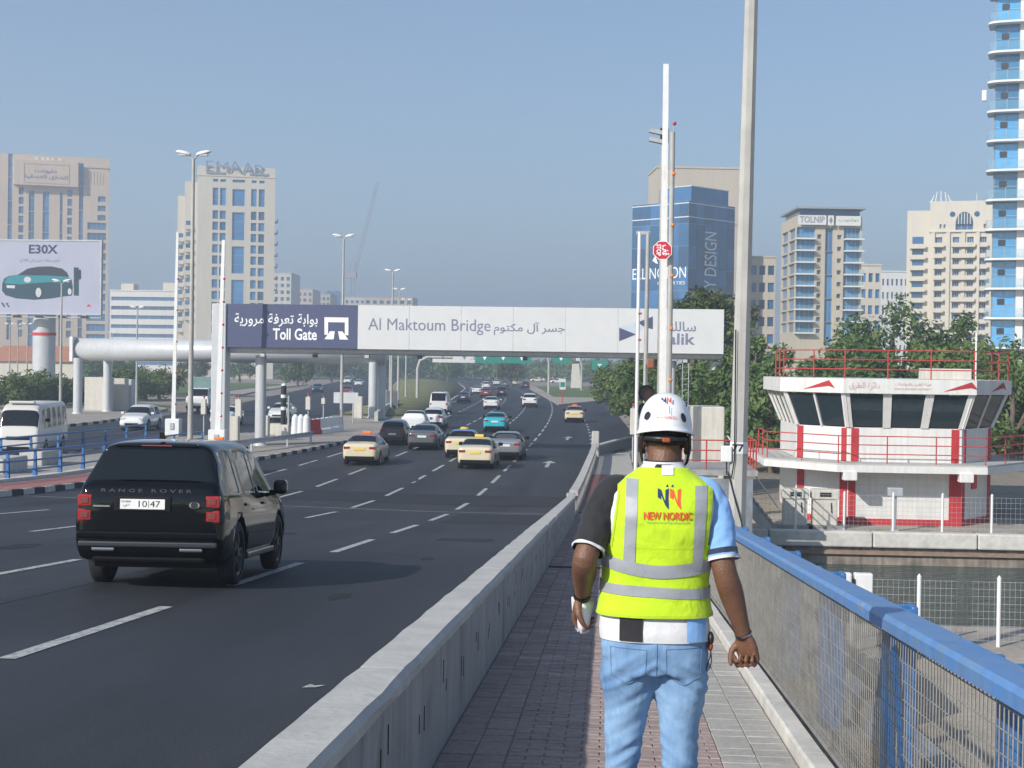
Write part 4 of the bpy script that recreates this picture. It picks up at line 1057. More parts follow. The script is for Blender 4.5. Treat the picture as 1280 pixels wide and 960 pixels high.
for body, a, b, c, d in ((arab('مقيوننت'), 40, 68, 214.5, 208), (arab('للشقق الفندقية'), 26.8, 82, 222, 215.5)):
    mb = MB(); text_mb(mb, body, X(a), Zp(c), X(b)-X(a), Zp(d)-Zp(c), y=-2.23, bold=.03, lift=.01); mb.build('arabic_lettering', M_ink, hb)
for i, px in enumerate((42, 50, 56, 62, 71)):
    mb = MB(); mb.rbox((X(px), -1, Zp(195)+.0), (.9, .3, 1.0)); mb.build('roof_letter', M_bwhite, t)
for k in range(5): mb = MB(); mb.box(X(110+k*4), X(110.8+k*4), -.12, -.01, Zp(224), Zp(208)); mb.build('pilaster', M_beige, t)
mb = MB(); mb.box(X(104), W+.3, -.3, 24, H, H+.6); mb.build('parapet', M_beige, t)

# ---- generic blocks
def block(name, label, Yd, px0, px1, py_top, rot, wallm, cols, fl, wfrac, glass, depth=18, hfrac=.55, z_first=None, nx=1, side=None, parapet=.8, cat='building', py_bot=None, bands=False):
    t, s, W, H = place(name, label, Yd, px0, px1, py_top, rot, cat)
    hs = []; cw = W/cols
    z = H-parapet-fl
    zlow = at_y(px0, py_bot, Yd).z if py_bot else 2.0
    while z > zlow:
        if bands: hs.append((.4, W-.4, z+fl*.25, z+fl*(.25+hfrac)))
        else:
            for c in range(cols): hs.append((c*cw+cw*(1-wfrac)/2, c*cw+cw*(1+wfrac)/2, z+fl*.2, z+fl*(.2+hfrac)))
        z -= fl
    wall = MB(); facade(wall, W, 0, H, hs, .4)
    sd = []
    if side:
        Ms = side_M(W, side == 'l', depth); n = max(1, int(depth/cw))
        for h in hs[::cols if not bands else 1]:
            if bands: sd.append((.4, depth-.4, h[2], h[3]))
            else:
                for c in range(n): sd.append((c*depth/n+depth/n*(1-wfrac)/2, c*depth/n+depth/n*(1+wfrac)/2, h[2], h[3]))
        facade(wall, depth, 0, H, sd, .4, Ms)
    shell(wall, W, depth, 0, H, 'bt'+('' if side == 'l' else 'l')+('' if side == 'r' else 'r'))
    wall.build('wall', wallm, t)
    for h in hs: window(t, I4, *h, .38, glass, nx if not bands else max(2, int(W/3)), 1, .1)
    for h in sd: window(t, Ms, *h, .38, glass, nx if not bands else max(2, int(depth/3)), 1, .1)
    mb = MB(); mb.box(-.2, W+.2, -.2, depth+.2, H, H+.35); mb.build('parapet', wallm, t)
    return t, W, H, s
t, W, H, s = block('low_office', 'long low pale building with horizontal window bands left of EMAAR tower', 470, 137, 222, 364, 0, M_bwhite, 4, 2.9, .9, M_glassd, 20, .4, bands=True)
for i, (a, wd, hh) in enumerate(((.1, 4, 2.2), (.72, 6, 2.6))): mb = MB(); mb.box(W*a, W*a+wd, 4, 9, H+.35, H+.35+hh); mb.build('roof_plant', M_cream, t)
# skyline behind the sign
sk = [('small cream block with a dark mural, right of EMAAR tower', 760, 341, 363, 342, M_cream, 3, 3.4), ('long low cream block above the navy sign panel', 820, 352, 390, 362, M_pinkb, 6, 3.2),
      ('low beige block behind the arched grey towers', 860, 386, 412, 368, M_beige, 5, 3.2), ('pale low block at the crane foot', 900, 430, 462, 372, M_cream, 5, 3.3),
      ('low beige block with blue glass right of crane', 840, 455, 515, 372, M_beige, 7, 3.4)]
for (lab, Yd, a, b, tp, m, c, fl) in sk: block('distant_block', lab, Yd, a, b, tp, 0, m, c, fl, .55, M_glassd, 22, cat='building')
t, s, W, H = place('arched_towers', 'pair of grey glass towers with rounded tops on the skyline', 900, 406, 424, 364, 0)
for k in (0, 1):
    mb = MB(); w2 = W/2-.2; x0 = k*W/2; prof = [(x0, 0), (x0+w2, 0), (x0+w2, H-2)] + [(x0+w2/2+w2/2*math.cos(R(18*i)), H-2+2.5*math.sin(R(18*i))) for i in range(1, 10)] + [(x0, H-2)]
    mb.prism(prof, 0, 8, 'y'); mb.build('tower', M_glassd, t, fix=True)
t, s, W, H = place('tile_roof_house', 'low house with orange tiled roof beside the billboard column', 300, -30, 96, 432, 0)
zr0 = at_y(50, 452, 300).z
mb = MB(); mb.box(0, W, 0, 14, 0, zr0); mb.build('wall', M_cream, t)
mb = MB(); hz_ = H-zr0; mb.add([(-.6, -.6, zr0), (W+.6, -.6, zr0), (W+.6, 14.6, zr0), (-.6, 14.6, zr0), (3, 7, zr0+hz_), (W-3, 7, zr0+hz_)], [(0, 1, 5, 4), (1, 2, 5), (2, 3, 4, 5), (3, 0, 4)]); mb.build('roof', pm('orange_roof_tile', (.42, .17, .09), .8, var=.2, scale=.6, bump=.4, bscale=6), t)

# ---- glass office block with white lettering, beige tower behind it
p0, p1 = at_y(788, 430, 330), at_y(867, 430, 322)
t = thing('glass_office', 'blue glass office block with large white lettering', 'building', (p0.x, p0.y, 0), math.atan2(p1.y-p0.y, p1.x-p0.x)-R(10))
ang = t.rotation_euler.z
W = (p1-p0).xy.length; Yd = 326; s = Yd/F
Zl = lambda py: at_y(830, py, Yd).z
H = Zl(254.5); D = 16
X = lambda px: (px-788)/79*W
def panel_wall(par, M, W_, z0, z1, nx, fl, mat):
    n = int((z1-z0)/fl)
    key = ('pw', round(W_/nx, 3), round((z1-z0)/n, 3), mat.name)
    if key not in _wm:
        mb = MB(); a, b = W_/nx, (z1-z0)/n; mb.box(.04, a-.04, 0, .05, .05, b-.05); _wm[key] = mb.mesh('glass_panel', [mat])
    for i in range(nx):
        for j in range(n):
            o = bpy.data.objects.new('glass_panel', _wm[key]); COL.objects.link(o); o.parent = par
            o.matrix_local = M @ Matrix.Translation((W_*i/nx, 0, z0+(z1-z0)*j/n))
mb = MB(); mb.box(0, W, .06, D, 0, H); mb.build('frame_core', M_mull, t)
Mr = Matrix.Translation((W, 0, 0)) @ Matrix.Rotation(R(90), 4, 'Z') @ Matrix.Translation((0, -.06, 0))
panel_wall(t, I4, W, Zl(392), H, 6, 4.2, M_glassd); panel_wall(t, Mr, D, Zl(392), H, 6, 4.2, M_glassd)
for py in (257, 274): mb = MB(); mb.box(-.06, W+.1, -.05, -.002, Zl(py+.6), Zl(py-.6)); mb.box(W+.062, W+.11, 0, D, Zl(py+.6), Zl(py-.6)); mb.build('white_band', M_bala, t)
mb = MB(); mb.box(W*.42, W-.3, 1.2, D-2, H, Zl(236)); mb.build('penthouse', M_glassd, t)
mb = MB(); mb.box(W*.42, W-.2, 1.1, D-1.9, Zl(236), Zl(235)); mb.build('penthouse_rim', M_bala, t)
mb = MB(); text_mb(mb, 'ELLINGTON', X(790), Zl(349), X(865)-X(790), Zl(335)-Zl(349), y=-.08, bold=.0, lift=.01); mb.build('lettering', M_inkw, t)
mb = MB(); text_mb(mb, 'PROPERTIES', X(826), Zl(357), X(864)-X(826), 4*s, y=-.08, lift=.01); mb.build('lettering', M_inkw, t)
mb = MB(); mb.add([(X(818), -.08, Zl(326)), (X(822), -.08, Zl(320)), (X(826), -.08, Zl(330)), (X(824), -.08, Zl(330))], [(0, 1, 2, 3)]); mb.build('logo', M_inkw, t)
ux = lambda f: W+.13
mb = MB(); text_mb(mb, 'BY DESIGN', 0, 0, Zl(290)-Zl(368), 3.6, fn=lambda a, b, d: (W+.14+d, D*.47-(b-1.8)*1.15, Zl(368)+a), lift=.01); mb.build('lettering', M_inkw, t)
t2, s2, W2, H2 = place('beige_tower', 'plain beige tower top rising behind the glass office block', 370, 818, 921, 210, R(6))
mb = MB(); mb.box(0, W2, 0, 16, 0, H2); mb.build('wall', M_beige, t2)
mb = MB(); mb.box(-.2, W2+.2, -.2, 16.2, H2, H2+.5); mb.build('parapet', M_beige, t2)
for i in range(2): mb = MB(); mb.box(W2*.2+i*9, W2*.2+i*9+.12, -5, -4.9, H2-12.3, H2-9.5); mb.box(W2*.2+i*9-2, W2*.2+i*9+2, -5, -4.9, H2-9.5, H2-9.3); mb.build('roof_rig', M_mull, t2)

# ---- hotel with pale balconies
t, s, W, H = place('hotel', 'mid-rise hotel with white balconies and blue glass, roof sign on top', 300, 993, 1072, 293, R(4))
X = lambda px: (px-993)/79*W; Zp = lambda py: at_y(1033, py, 300).z
hs = []; D = 16
fl = 14.75
for k in range(9):
    y0 = 284.5+k*fl
    hs.append((X(993.8), X(1016.5), Zp(y0+13.4), Zp(y0-.6))); hs.append((X(1052.5), X(1074.5)-.3, Zp(y0+13.4), Zp(y0-.6)))
    hs.append((X(1019.5), X(1024.5), Zp(y0+14), Zp(y0+8.5))); hs.append((X(1044.5), X(1049.5), Zp(y0+14.2), Zp(y0+8.7)))
for k in range(5): hs.append((X(1029.5), X(1039), Zp(284.5+k*29.5+29.2), Zp(284.5+k*29.5)))
W_ = X(1075)
hs = [(a, min(b, W_-.1), c, d) for a, b, c, d in hs]
wall = MB(); Ht = Zp(270); facade(wall, W_, 0, Ht, hs, .6); shell(wall, W_, D, 0, Ht, 'rbt')
Ms = side_M(W_, True, D); sd = [(.8+u, 7.2+u, Zp(284.5+k*fl+12.5), Zp(284.5+k*fl)) for k in range(9) for u in (0, 7.4)]
facade(wall, D, 0, Ht, sd, .5, Ms); wall.build('wall', M_beige, t)
for h in hs: window(t, I4, *h, .55, M_glassb, 4 if h[1]-h[0] > 2.5 else 2, 1, .08)
for h in sd: window(t, Ms, *h, .45, M_glassb, 2, 1, .08)
for k in range(9):
    z = Zp(284.5+k*fl+13.4)
    for a, b in ((991.5, 1016), (1053, 1076.5)):
        mb = MB(); mb.box(X(a), X(b), -1.3, -.02, z-.28, z); mb.build('balcony_slab', M_bala, t)
        mb = MB(); mb.box(X(a), X(b), -1.28, -1.24, z, z+.75); mb.build('balcony_glass', M_balg, t)
mb = MB(); mb.box(X(991), X(1077), -2.2, D, Zp(262), Zp(259.5)); mb.build('roof_canopy', M_mull, t)
mb = MB(); mb.box(X(996), X(1071), -.6, D-2, Zp(270), Zp(262)); mb.build('roof_lounge', M_glassd, t)
mb = MB(); mb.box(X(994), X(1029), -1.0, -.8, Zp(281.5), Zp(269.5)); sp_ = mb.build('sign_panel', M_bwhite, t)
mb = MB(); text_mb(mb, 'TOLNIP', X(996), Zp(279), X(1027)-X(996), Zp(271)-Zp(279), y=-1.02, bold=.01, lift=.01); mb.build('lettering', M_ink, sp_)
mb = MB(); mb.box(X(1031), X(1038.5), -1.0, -.8, Zp(282), Zp(269.5)); sp_ = mb.build('sign_panel', M_bwhite, t)
mb = MB(); c = ((X(1031)+X(1038.5))/2, (Zp(282)+Zp(269.5))/2); mb.add([(c[0]-.35, -1.02, c[1]), (c[0], -1.02, c[1]-.7), (c[0]+.35, -1.02, c[1]), (c[0], -1.02, c[1]+.7)], [(0, 1, 2, 3)]); mb.build('emblem', M_ink, sp_)
mb = MB(); mb.box(X(1041), X(1072), -1.0, -.8, Zp(282), Zp(270)); sp_ = mb.build('sign_panel', M_bwhite, t)
mb = MB(); text_mb(mb, arab('تولنيب'), X(1044), Zp(277.5), X(1069)-X(1044), 4.8*s, y=-1.02, lift=.01); mb.build('arabic_lettering', M_sgreen, sp_)
block('side_block', 'beige block with a red roof edge left of the hotel', 340, 935, 968, 322, 0, M_beige, 3, 3.8, .7, M_glassd, 14)
block('side_block', 'cream block with blue windows right of the hotel', 345, 1074, 1100, 332, 0, M_cream, 3, 3.6, .6, M_glassb, 14)
block('side_block', 'small white block between hotel and arched-window building', 420, 1100, 1134, 340, 0, M_bwhite, 6, 3.6, .45, M_glassd, 14, .5)
# ---- cream apartment building with arched window
t, s, W, H = place('arched_apartments', 'cream apartment building with big arched top window and balconies', 285, 1160, 1240, 252, R(-13.5))
X = lambda px: (px-1160)/80*W; Zp = lambda py: at_y(1200, py, 285).z
hs = []; D = 18; fl = 13.6
for k in range(10):
    y0 = 297+k*fl
    for c in (1171.5, 1193, 1211, 1227): hs.append((X(c-4), X(c+4), Zp(y0+10.5), Zp(y0)))
hs += [(X(1172), X(1174.5), Zp(286), Zp(281)), (X(1177), X(1179.5), Zp(286), Zp(281)), (X(1227), X(1230), Zp(286), Zp(281))]
hs.append((X(1192), X(1214), Zp(288), Zp(281)))
wall = MB(); facade(wall, W, 0, H, hs, .5); shell(wall, W, D, 0, H, 'rbt'); 
Ms = side_M(W, True, D); facade(wall, D, 0, Zp(262), [], .4, Ms); wall.build('wall', M_cream, t)
for h in hs: window(t, I4, *h, .45, M_glassd, 3, 1, .12)
arch = [(X(1192), Zp(281)), (X(1214), Zp(281))] + [(X(1203)+(X(1214)-X(1203))*math.cos(R(15*i)), Zp(281)+(Zp(265.5)-Zp(281))*math.sin(R(15*i))) for i in range(1, 12)]
mb = MB(); mb.prism(arch, -.06, -.01, 'y'); ar = mb.build('arched_window', M_glassd, t, fix=True)
for i in range(1, 6): xx = X(1192)+(X(1214)-X(1192))*i/6; mb = MB(); mb.box(xx-.08, xx+.08, -.12, -.062, Zp(281), Zp(281)+(Zp(266.5)-Zp(281))*math.sin(math.acos(abs(i/3-1)*.95))); mb.build('mullion', M_cream, ar)
for c in (1188, 1218.5):
    mb = MB(); mb.cyl((X(c), -.05, Zp(268.5)), (X(c), -.012, Zp(268.5)), .5, n=16); mb.build('round_window', M_glassd, t)
mb = MB(); mb.box(-.3, W+.3, -.35, -.02, Zp(291), Zp(289.5)); mb.build('cornice', M_cream, t)
for k in range(9):
    z = Zp(297+k*fl+11)
    for a, b in ((1165, 1178), (1187.5, 1217), (1223, 1232)):
        mb = MB(); mb.box(X(a), X(b), -.9, -.02, z-.25, z); mb.box(X(a), X(b), -.9, -.84, z, z+.55); mb.build('balcony', M_cream, t)
for px in (1164, 1183, 1202, 1220): mb = MB(); mb.box(X(px)-.35, X(px)+.35, -.3, -.02, 0, Zp(291.2)); mb.build('pilaster', M_cream, t)
mb = MB(); mb.box(-4.2, -.02, 2, D, 0, Zp(262)); wing = mb.build('wing', M_cream, t)
for k in range(9):
    z = Zp(295+k*fl)
    mb = MB(); mb.box(-3.2, -1.2, 1.94, 1.985, z-2, z, 1); mb.box(-3.6, -.8, 1.1, 1.98, z-2.25, z-2); mb.box(-3.6, -.8, 1.1, 1.16, z-2, z-1.4); mb.build('balcony', [M_cream, M_glassd], t)
mb = MB()
for i in range(7): a = i/6*math.pi; mb.cyl((X(1173)+2*math.cos(a), 2, H), (X(1173)+1.4*math.cos(a), 2, H+.6+1.5*math.sin(a)), .12, n=6)
mb.build('roof_crown', M_bwhite, t)
mb = MB(); mb.cyl((X(1218), 2, H), (X(1218), 2, H+1.6), .08, n=6); mb.build('mast', M_bwhite, t)
# ---- blue glass balcony tower at the edge of the frame
Yd = 180.0; p0 = at_y(1230, 300, Yd); s = Yd/F
t = thing('glass_tower', 'tall blue glass tower with white curved balcony slabs', 'building', (p0.x, Yd, 0), R(-17))
W, D, H = 16.0, 18.0, 62.0
mb = MB(); mb.box(.9, W, 1.3, D, 0, H); mb.build('core', M_glasst, t)
for u in (3.55, 8.6, 13.3): mb = MB(); mb.box(u, u+.85, 1.0, 1.31, 0, H); mb.build('column', M_bala, t)
fl = 36.2*s; zb0 = at_y(1250, 101, Yd).z
z = zb0-fl*12; k = 0
while z < H:
    if z > 3:
        mb = MB(); prof = [(W, .9), (W, -.2)] + [(1.4-1.4*math.cos(R(a))*1 if 0 else 1.5-1.5*math.sin(R(a)), .9-1.1*math.cos(R(a))) for a in range(0, 91, 15)] + [(0, 4)]+[(.88, 4), (.88, 1.28), (W, 1.28)]
        mb.prism(prof, z-.24, z, 'z'); mb.build('balcony_slab', M_bala, t, fix=True)
        mb = MB(); rl = [(W, -.12)] + [(1.5-1.42*math.sin(R(a)), .9-1.02*math.cos(R(a))) for a in range(0, 91, 15)] + [(.08, 4)]
        mb.rings([[(u, v, z+.02), (u, v, z+1.05), (u+.03, v+.03, z+1.05), (u+.03, v+.03, z+.02)] for u, v in rl], smooth=False); mb.build('balustrade_glass', M_balg, t, fix=True)
        for (a, b, nn) in ((.95, 3.5, 2), (4.5, 8.5, 4), (9.2, 13.2, 4)):
            window(t, I4, a, b, z+.02, z+fl-.35, 1.27, M_glasst, nn, 2, .07)
        window(t, side_M(W, True, D), D-4.5, D-1.5, z+.02, z+fl-.35, .86, M_glasst, 2, 1, .07)
        mb = MB(); mb.box(1.5, 2.3, 1.18, 1.2, z+1.5, z+2.2); mb.build('open_vent', M_black, t)
    z += fl
mb = MB(); zc = at_y(1236, 118, Yd).z; mb.box(-.55, -.05, .5, 1.2, zc-.6, zc+.6); mb.build('cradle', M_white, t)
# ---- tower crane, far
CY = 1000.0; p = at_y(440.5, 400, CY)
M_crane = pm('crane_paint', (.34, .30, .30), .6, var=.1)
t = thing('tower_crane', 'distant luffing tower crane with raised jib', 'crane', (p.x, CY, 0))
zj = at_y(440, 342, CY).z
def lattice(mb, a, b, wd, n, r):
    a, b = Vector(a), Vector(b); d = (b-a).normalized(); u = d.cross(Vector((0, 1, 0))).normalized()*wd/2; v = d.cross(u).normalized()*wd/2
    for su, sv in ((1, 1), (1, -1), (-1, 1), (-1, -1)): mb.cyl(a+u*su+v*sv, b+u*su+v*sv, r, n=4, caps=False)
    for i in range(n):
        p0, p1 = a+(b-a)*i/n, a+(b-a)*(i+1)/n
        mb.cyl(p0+u+v, p1-u+v, r*.7, n=4, caps=False); mb.cyl(p0-u-v, p1+u-v, r*.7, n=4, caps=False); mb.cyl(p0+u-v, p1+u+v, r*.7, n=4, caps=False)
mb = MB(); lattice(mb, (0, 0, 0), (0, 0, zj), 2.4, 30, .16); mb.build('mast', M_crane, t)
e = at_y(472, 228, CY)-p
mb = MB(); lattice(mb, (1, 0, zj), (e.x, 0, at_y(472, 228, CY).z), 1.7, 26, .13); mb.build('jib', M_crane, t)
mb = MB(); mb.box(-4.5, 2.5, -2, 2, zj-3, zj+1); mb.build('machinery_deck', M_crane, t)
mb = MB(); mb.cyl((-3, 0, zj), (0, 0, zj+11), .2, n=4); mb.cyl((0, 0, zj+11), (2, 0, zj), .2, n=4); mb.cyl((0, 0, zj+11), (e.x*.9, 0, zj+(at_y(472, 228, CY).z-zj)*.9), .06, n=4); mb.build('back_stay', M_crane, t)
# ================================================================ dock basin, control building, quay furniture
WZ = -1.87
M_water = bpy.data.materials.new('harbour_water'); M_water.use_nodes = True
n = M_water.node_tree.nodes; l = M_water.node_tree.links; b = n['Principled BSDF']
b.inputs['Base Color'].default_value = (.045, .08, .07, 1); b.inputs['Roughness'].default_value = .07; b.inputs['IOR'].default_value = 1.33
g = n.new('ShaderNodeNewGeometry'); mp = n.new('ShaderNodeMapping'); mp.inputs['Scale'].default_value = (1.0, 1.6, 1); l.new(g.outputs['Position'], mp.inputs[0])
t1 = n.new('ShaderNodeTexNoise'); t1.inputs['Scale'].default_value = 1.9; t1.inputs['Detail'].default_value = 5; l.new(mp.outputs[0], t1.inputs['Vector'])
bp = n.new('ShaderNodeBump'); bp.inputs['Strength'].default_value = 1.0; bp.inputs['Distance'].default_value = 1.1; l.new(t1.outputs['Fac'], bp.inputs['Height']); l.new(bp.outputs[0], b.inputs['Normal'])
mb = MB(); mb.add([(1.4, 34, WZ), (90, 34, WZ), (90, 53, WZ), (1.4, 53, WZ)], [(0, 1, 2, 3)]); tag(mb.build('water', M_water), kind='structure')
M_quayw = pm('stained_quay_face', (.30, .26, .22), .9, var=.35, scale=1.2, bump=.4, streak=.35, dirt=(.16, .13, .11))
QW = thing('quay_wall', 'stained concrete quay wall with pale parapet at water edge', 'wall', (0, 52.3, 0))
mb = MB(); mb.box(1.6, 90, .06, .28, -2.7, -1.28); mb.build('wall_face', M_quayw, QW)
x = 2.0
while x < 60:
    mb = MB(); mb.cbox(x+.01, x+3.48, -.12, .42, -1.27, -.74, .05); mb.build('parapet_block', M_kerbg, QW); x += 3.5
mb = MB(); mb.box(1.6, 90, -.06, .055, -1.52, -1.40); mb.build('fender_ledge', pm('rusty_ledge', (.27, .19, .14), .9, var=.3, scale=3), QW)

M_cwall = pm('painted_white_wall', (.70, .69, .66), .7, var=.06, scale=1.5, bump=.1, bscale=30, streak=.10)
M_cred = pm('painted_red_wall', (.46, .03, .035), .6, var=.15, scale=3, streak=.1)
scuff(M_cwall, (.42, .33, .25), 1.2, .60, .85, (4, 4, .4)); scuff(M_cwall, (.30, .29, .27), 3.0, .66, .8, (2, 2, .6))
M_wgl = pm('tinted_window_glass', (.02, .035, .04), .06, var=.15, spec=.6)
M_rrail = pm('red_handrail_paint', (.48, .05, .045), .5, var=.2, scale=4)
CY0 = 57.0
CB = thing('control_building', 'white and red bridge control building with slanted windows', 'building', (0, CY0, 0))
def off(poly, d):
    out = []; n = len(poly)
    for i in range(n):
        a, b_, c = Vector(poly[i-1]), Vector(poly[i]), Vector(poly[(i+1) % n])
        d1, d2 = (b_-a).normalized(), (c-b_).normalized(); n1, n2 = Vector((d1.y, -d1.x)), Vector((d2.y, -d2.x))
        k = (n1+n2)/(1+n1.dot(n2)); out.append((b_.x+k.x*d, b_.y+k.y*d))
    return out
cp = [(7.2, 2.0), (8.87, 0), (13.0, 0), (14.6, 2.2), (14.6, 7.5), (7.2, 7.5)]
cz = lambda py, px=1120, y=CY0: at_y(px, py, y).z
Z0, ZS0, ZS1, ZW0, ZW1, ZF1 = -.96, cz(590, 1120, 56), cz(581, 1120, 55.5), cz(535), cz(492), cz(474)
def pr(poly, a, b): 
    m = MB(); m.prism(poly, a, b, 'z'); return m
wb = pr(cp, Z0, ZS0-.01).build('ground_floor_wall', M_cwall, CB, fix=True)
pr(off(cp, 1.25), ZS0, ZS1).build('balcony_slab', M_barcap, CB, fix=True)
pr(off(cp, 1.27), ZS0-.02, ZS1-.06).build('slab_edge', M_cwall, CB, fix=True)
pr(cp, ZS1+.002, ZW0).build('upper_wall', M_cwall, CB, fix=True)
tp = off(cp, .50)
pr(off(tp, .18), ZW1, ZF1).build('roof_fascia', M_cwall, CB, fix=True)
pr(off(cp, -.5), ZW0+.002, ZW0+.02).build('sill_deck', M_dark, CB, fix=True)
# interior so that the glazing is not empty
pr(off(cp, -2.0), ZW0+.03, ZW0+.5).build('control_desk', pm('desk_grey', (.25, .27, .28), .6), CB, fix=True)
mb = MB(); mb.box(10.2, 11.9, .9, .95, ZW0+.25, ZW0+.95); mb.build('blind', pm('pale_blind', (.35, .42, .46), .6), CB)
def facet(i, panes, mull=.13):
    a, b_ = Vector(cp[i]), Vector(cp[(i+1) % 6]); c, d = Vector(tp[i]), Vector(tp[(i+1) % 6])
    def P(u, v, push=0.0):
        q = (a+(b_-a)*u)*(1-v)+(c+(d-c)*u)*v; nn = (b_-a).normalized(); nn = Vector((nn.y, -nn.x)); q = q+nn*push; return (q.x, q.y, ZW0+(ZW1-ZW0)*v)
    Ln = (b_-a).length
    for k in range(panes):
        u0, u1 = k/panes+mull/2/Ln, (k+1)/panes-mull/2/Ln
        m = MB(); m.add([P(u0, .03), P(u1, .03), P(u1, .97), P(u0, .97), P(u0, .03, -.03), P(u1, .03, -.03), P(u1, .97, -.03), P(u0, .97, -.03)], [(0, 1, 2, 3), (7, 6, 5, 4)]); m.build('window_pane', M_wgl, CB)
    for k in range(panes+1):
        hw_ = (.14 if k in (0, panes) or panes == 3 else .04)/Ln; u = k/panes; u0, u1 = max(-.02, u-hw_), min(1.02, u+hw_)
        m = MB(); m.add([P(u0, 0, .05), P(u1, 0, .05), P(u1, 1, .05), P(u0, 1, .05), P(u0, 0, -.1), P(u1, 0, -.1), P(u1, 1, -.1), P(u0, 1, -.1)], [(0, 1, 2, 3), (0, 4, 5, 1), (1, 5, 6, 2), (2, 6, 7, 3), (3, 7, 4, 0)]); m.build('mullion', M_cwall, CB, fix=True)
for i, pn in ((0, 2), (1, 3), (2, 2), (3, 4), (5, 4)): facet(i, pn)
def pil(i, u, wd, z0, z1, m=M_cred, push=.03):
    a, b_ = Vector(cp[i]), Vector(cp[(i+1) % 6]); d = (b_-a).normalized(); nn = Vector((d.y, -d.x)); L = (b_-a).length
    q = [a+d*(u*L-wd/2), a+d*(u*L+wd/2)]; q = [q[0]+nn*push, q[1]+nn*push, q[1]-nn*.02, q[0]-nn*.02]
    mb = MB(); mb.prism([(v.x, v.y) for v in q], z0, z1, 'z'); return mb.build('red_pilaster', m, CB, fix=True)
for i, u, wd in ((0, .08, .30), (0, .92, .24), (1, .055, .27), (1, .94, .27), (2, .10, .12), (2, .93, .22)): pil(i, u, wd, ZS1+.02, ZW0-.03)
for i, u, wd in ((0, .10, .34), (0, .92, .34), (1, .035, .26), (1, .95, .46), (2, .07, .16), (2, .93, .24)): pil(i, u, wd, Z0, ZS0-.03)
for i in (0, 1, 2):
    a, b_ = Vector(cp[i]), Vector(cp[i+1]); d = (b_-a).normalized(); nn = Vector((d.y, -d.x))
    q = [a+nn*.045, b_+nn*.045, b_-nn*.02, a-nn*.02]; mb = MB(); mb.prism([(v.x, v.y) for v in q], Z0, Z0+.22, 'z'); mb.build('red_plinth', M_cred, CB, fix=True)
for u in (8.75, 12.9): mb = MB(); mb.cbox(u-.25, u+.25, -1.36, -.9, ZS0-.32, ZS0+.02, .03); mb.build('slab_bracket', M_cwall, CB)
# grooved lines on the ground floor wall
for k in range(7): mb = MB(); z = Z0+.35+k*.28; mb.box(9.0, 12.2, -.006, -.001, z, z+.012); mb.build('wall_groove', M_kerbg, CB)
# fascia marks
def fmark(i, u, du, zc, hgt):
    a, b_ = [Vector(off(tp, .18)[k]) for k in (i, i+1)]; d = (b_-a); nn = Vector((d.normalized().y, -d.normalized().x))*.012
    P = lambda s_, t: tuple((a+d*(u+du*s_)+nn).to_tuple())+(zc+hgt*t,)
    mb = MB(); mb.add([P(-.5, -.5), P(.15, .3), P(.32, .5), P(.5, -.3), P(.30, -.1)], [(0, 1, 2, 4), (2, 3, 4)]); mb.build('red_logo', M_cred, CB)
zc = (ZW1+ZF1)/2+.02
fmark(0, .62, .5, zc, .36); fmark(1, .88, .26, zc, .36); fmark(2, .62, .42, zc, .36)
M_fred = pm('faded_red_print', (.60, .36, .33), .6)
fy = off(tp, .18)[1][1]
mb = MB(); text_mb(mb, arab('دائرة الطرق'), 8.75, zc-.16, 1.1, .3, y=fy-.012); mb.build('arabic_lettering', M_fred, CB)
mb = MB(); text_mb(mb, arab('هيئة الطرق والمواصلات'.replace('ص', 'س')), 10.4, zc+.0, 1.3, .13, y=fy-.012); text_mb(mb, 'ROADS & TRANSPORT AUTHORITY', 10.4, zc-.14, 1.3, .07, y=fy-.012); mb.build('lettering', M_fred, CB)
# railings
def railing(par, pts, z0, hs, sp, r, closed=False, name='handrail', m=M_rrail):
    P = [Vector(p) for p in pts]; segs = list(zip(P[:-1], P[1:]))+([(P[-1], P[0])] if closed else [])
    for a, b_ in segs:
        for h in hs:
            mb = MB(); mb.cyl((a.x, a.y, z0+h), (b_.x, b_.y, z0+h), r, n=6); mb.build(name, m, par)
        n_ = max(1, round((b_-a).length/sp))
        for k in range(n_):
            q = a+(b_-a)*k/n_; mb = MB(); mb.cyl((q.x, q.y, z0), (q.x, q.y, z0+max(hs)), r*1.15, n=6); mb.build('rail_post', m, par)
bo = off(cp, 1.15); railing(CB, [(bo[0][0], 5.0)]+bo[:4]+[(bo[3][0], 5.2)], ZS1, (.35, .68, 1.0), 1.75, .020)
ro = off(tp, .05); railing(CB, [(ro[0][0], 4.6)]+ro[:4]+[(ro[3][0], 4.8)], ZF1, (.35, .7, 1.05), 1.35, .022)
mb = MB(); mb.cbox(11.9, 13.6, 1.2, 2.6, ZF1, ZF1+.42, .03); mb.build('roof_hatch', M_cab, CB)
mb = MB(); mb.cyl((13.6, .6, ZF1), (13.6, .6, ZF1+1.75), .035, n=6); mb.build('roof_mast', M_white, CB)
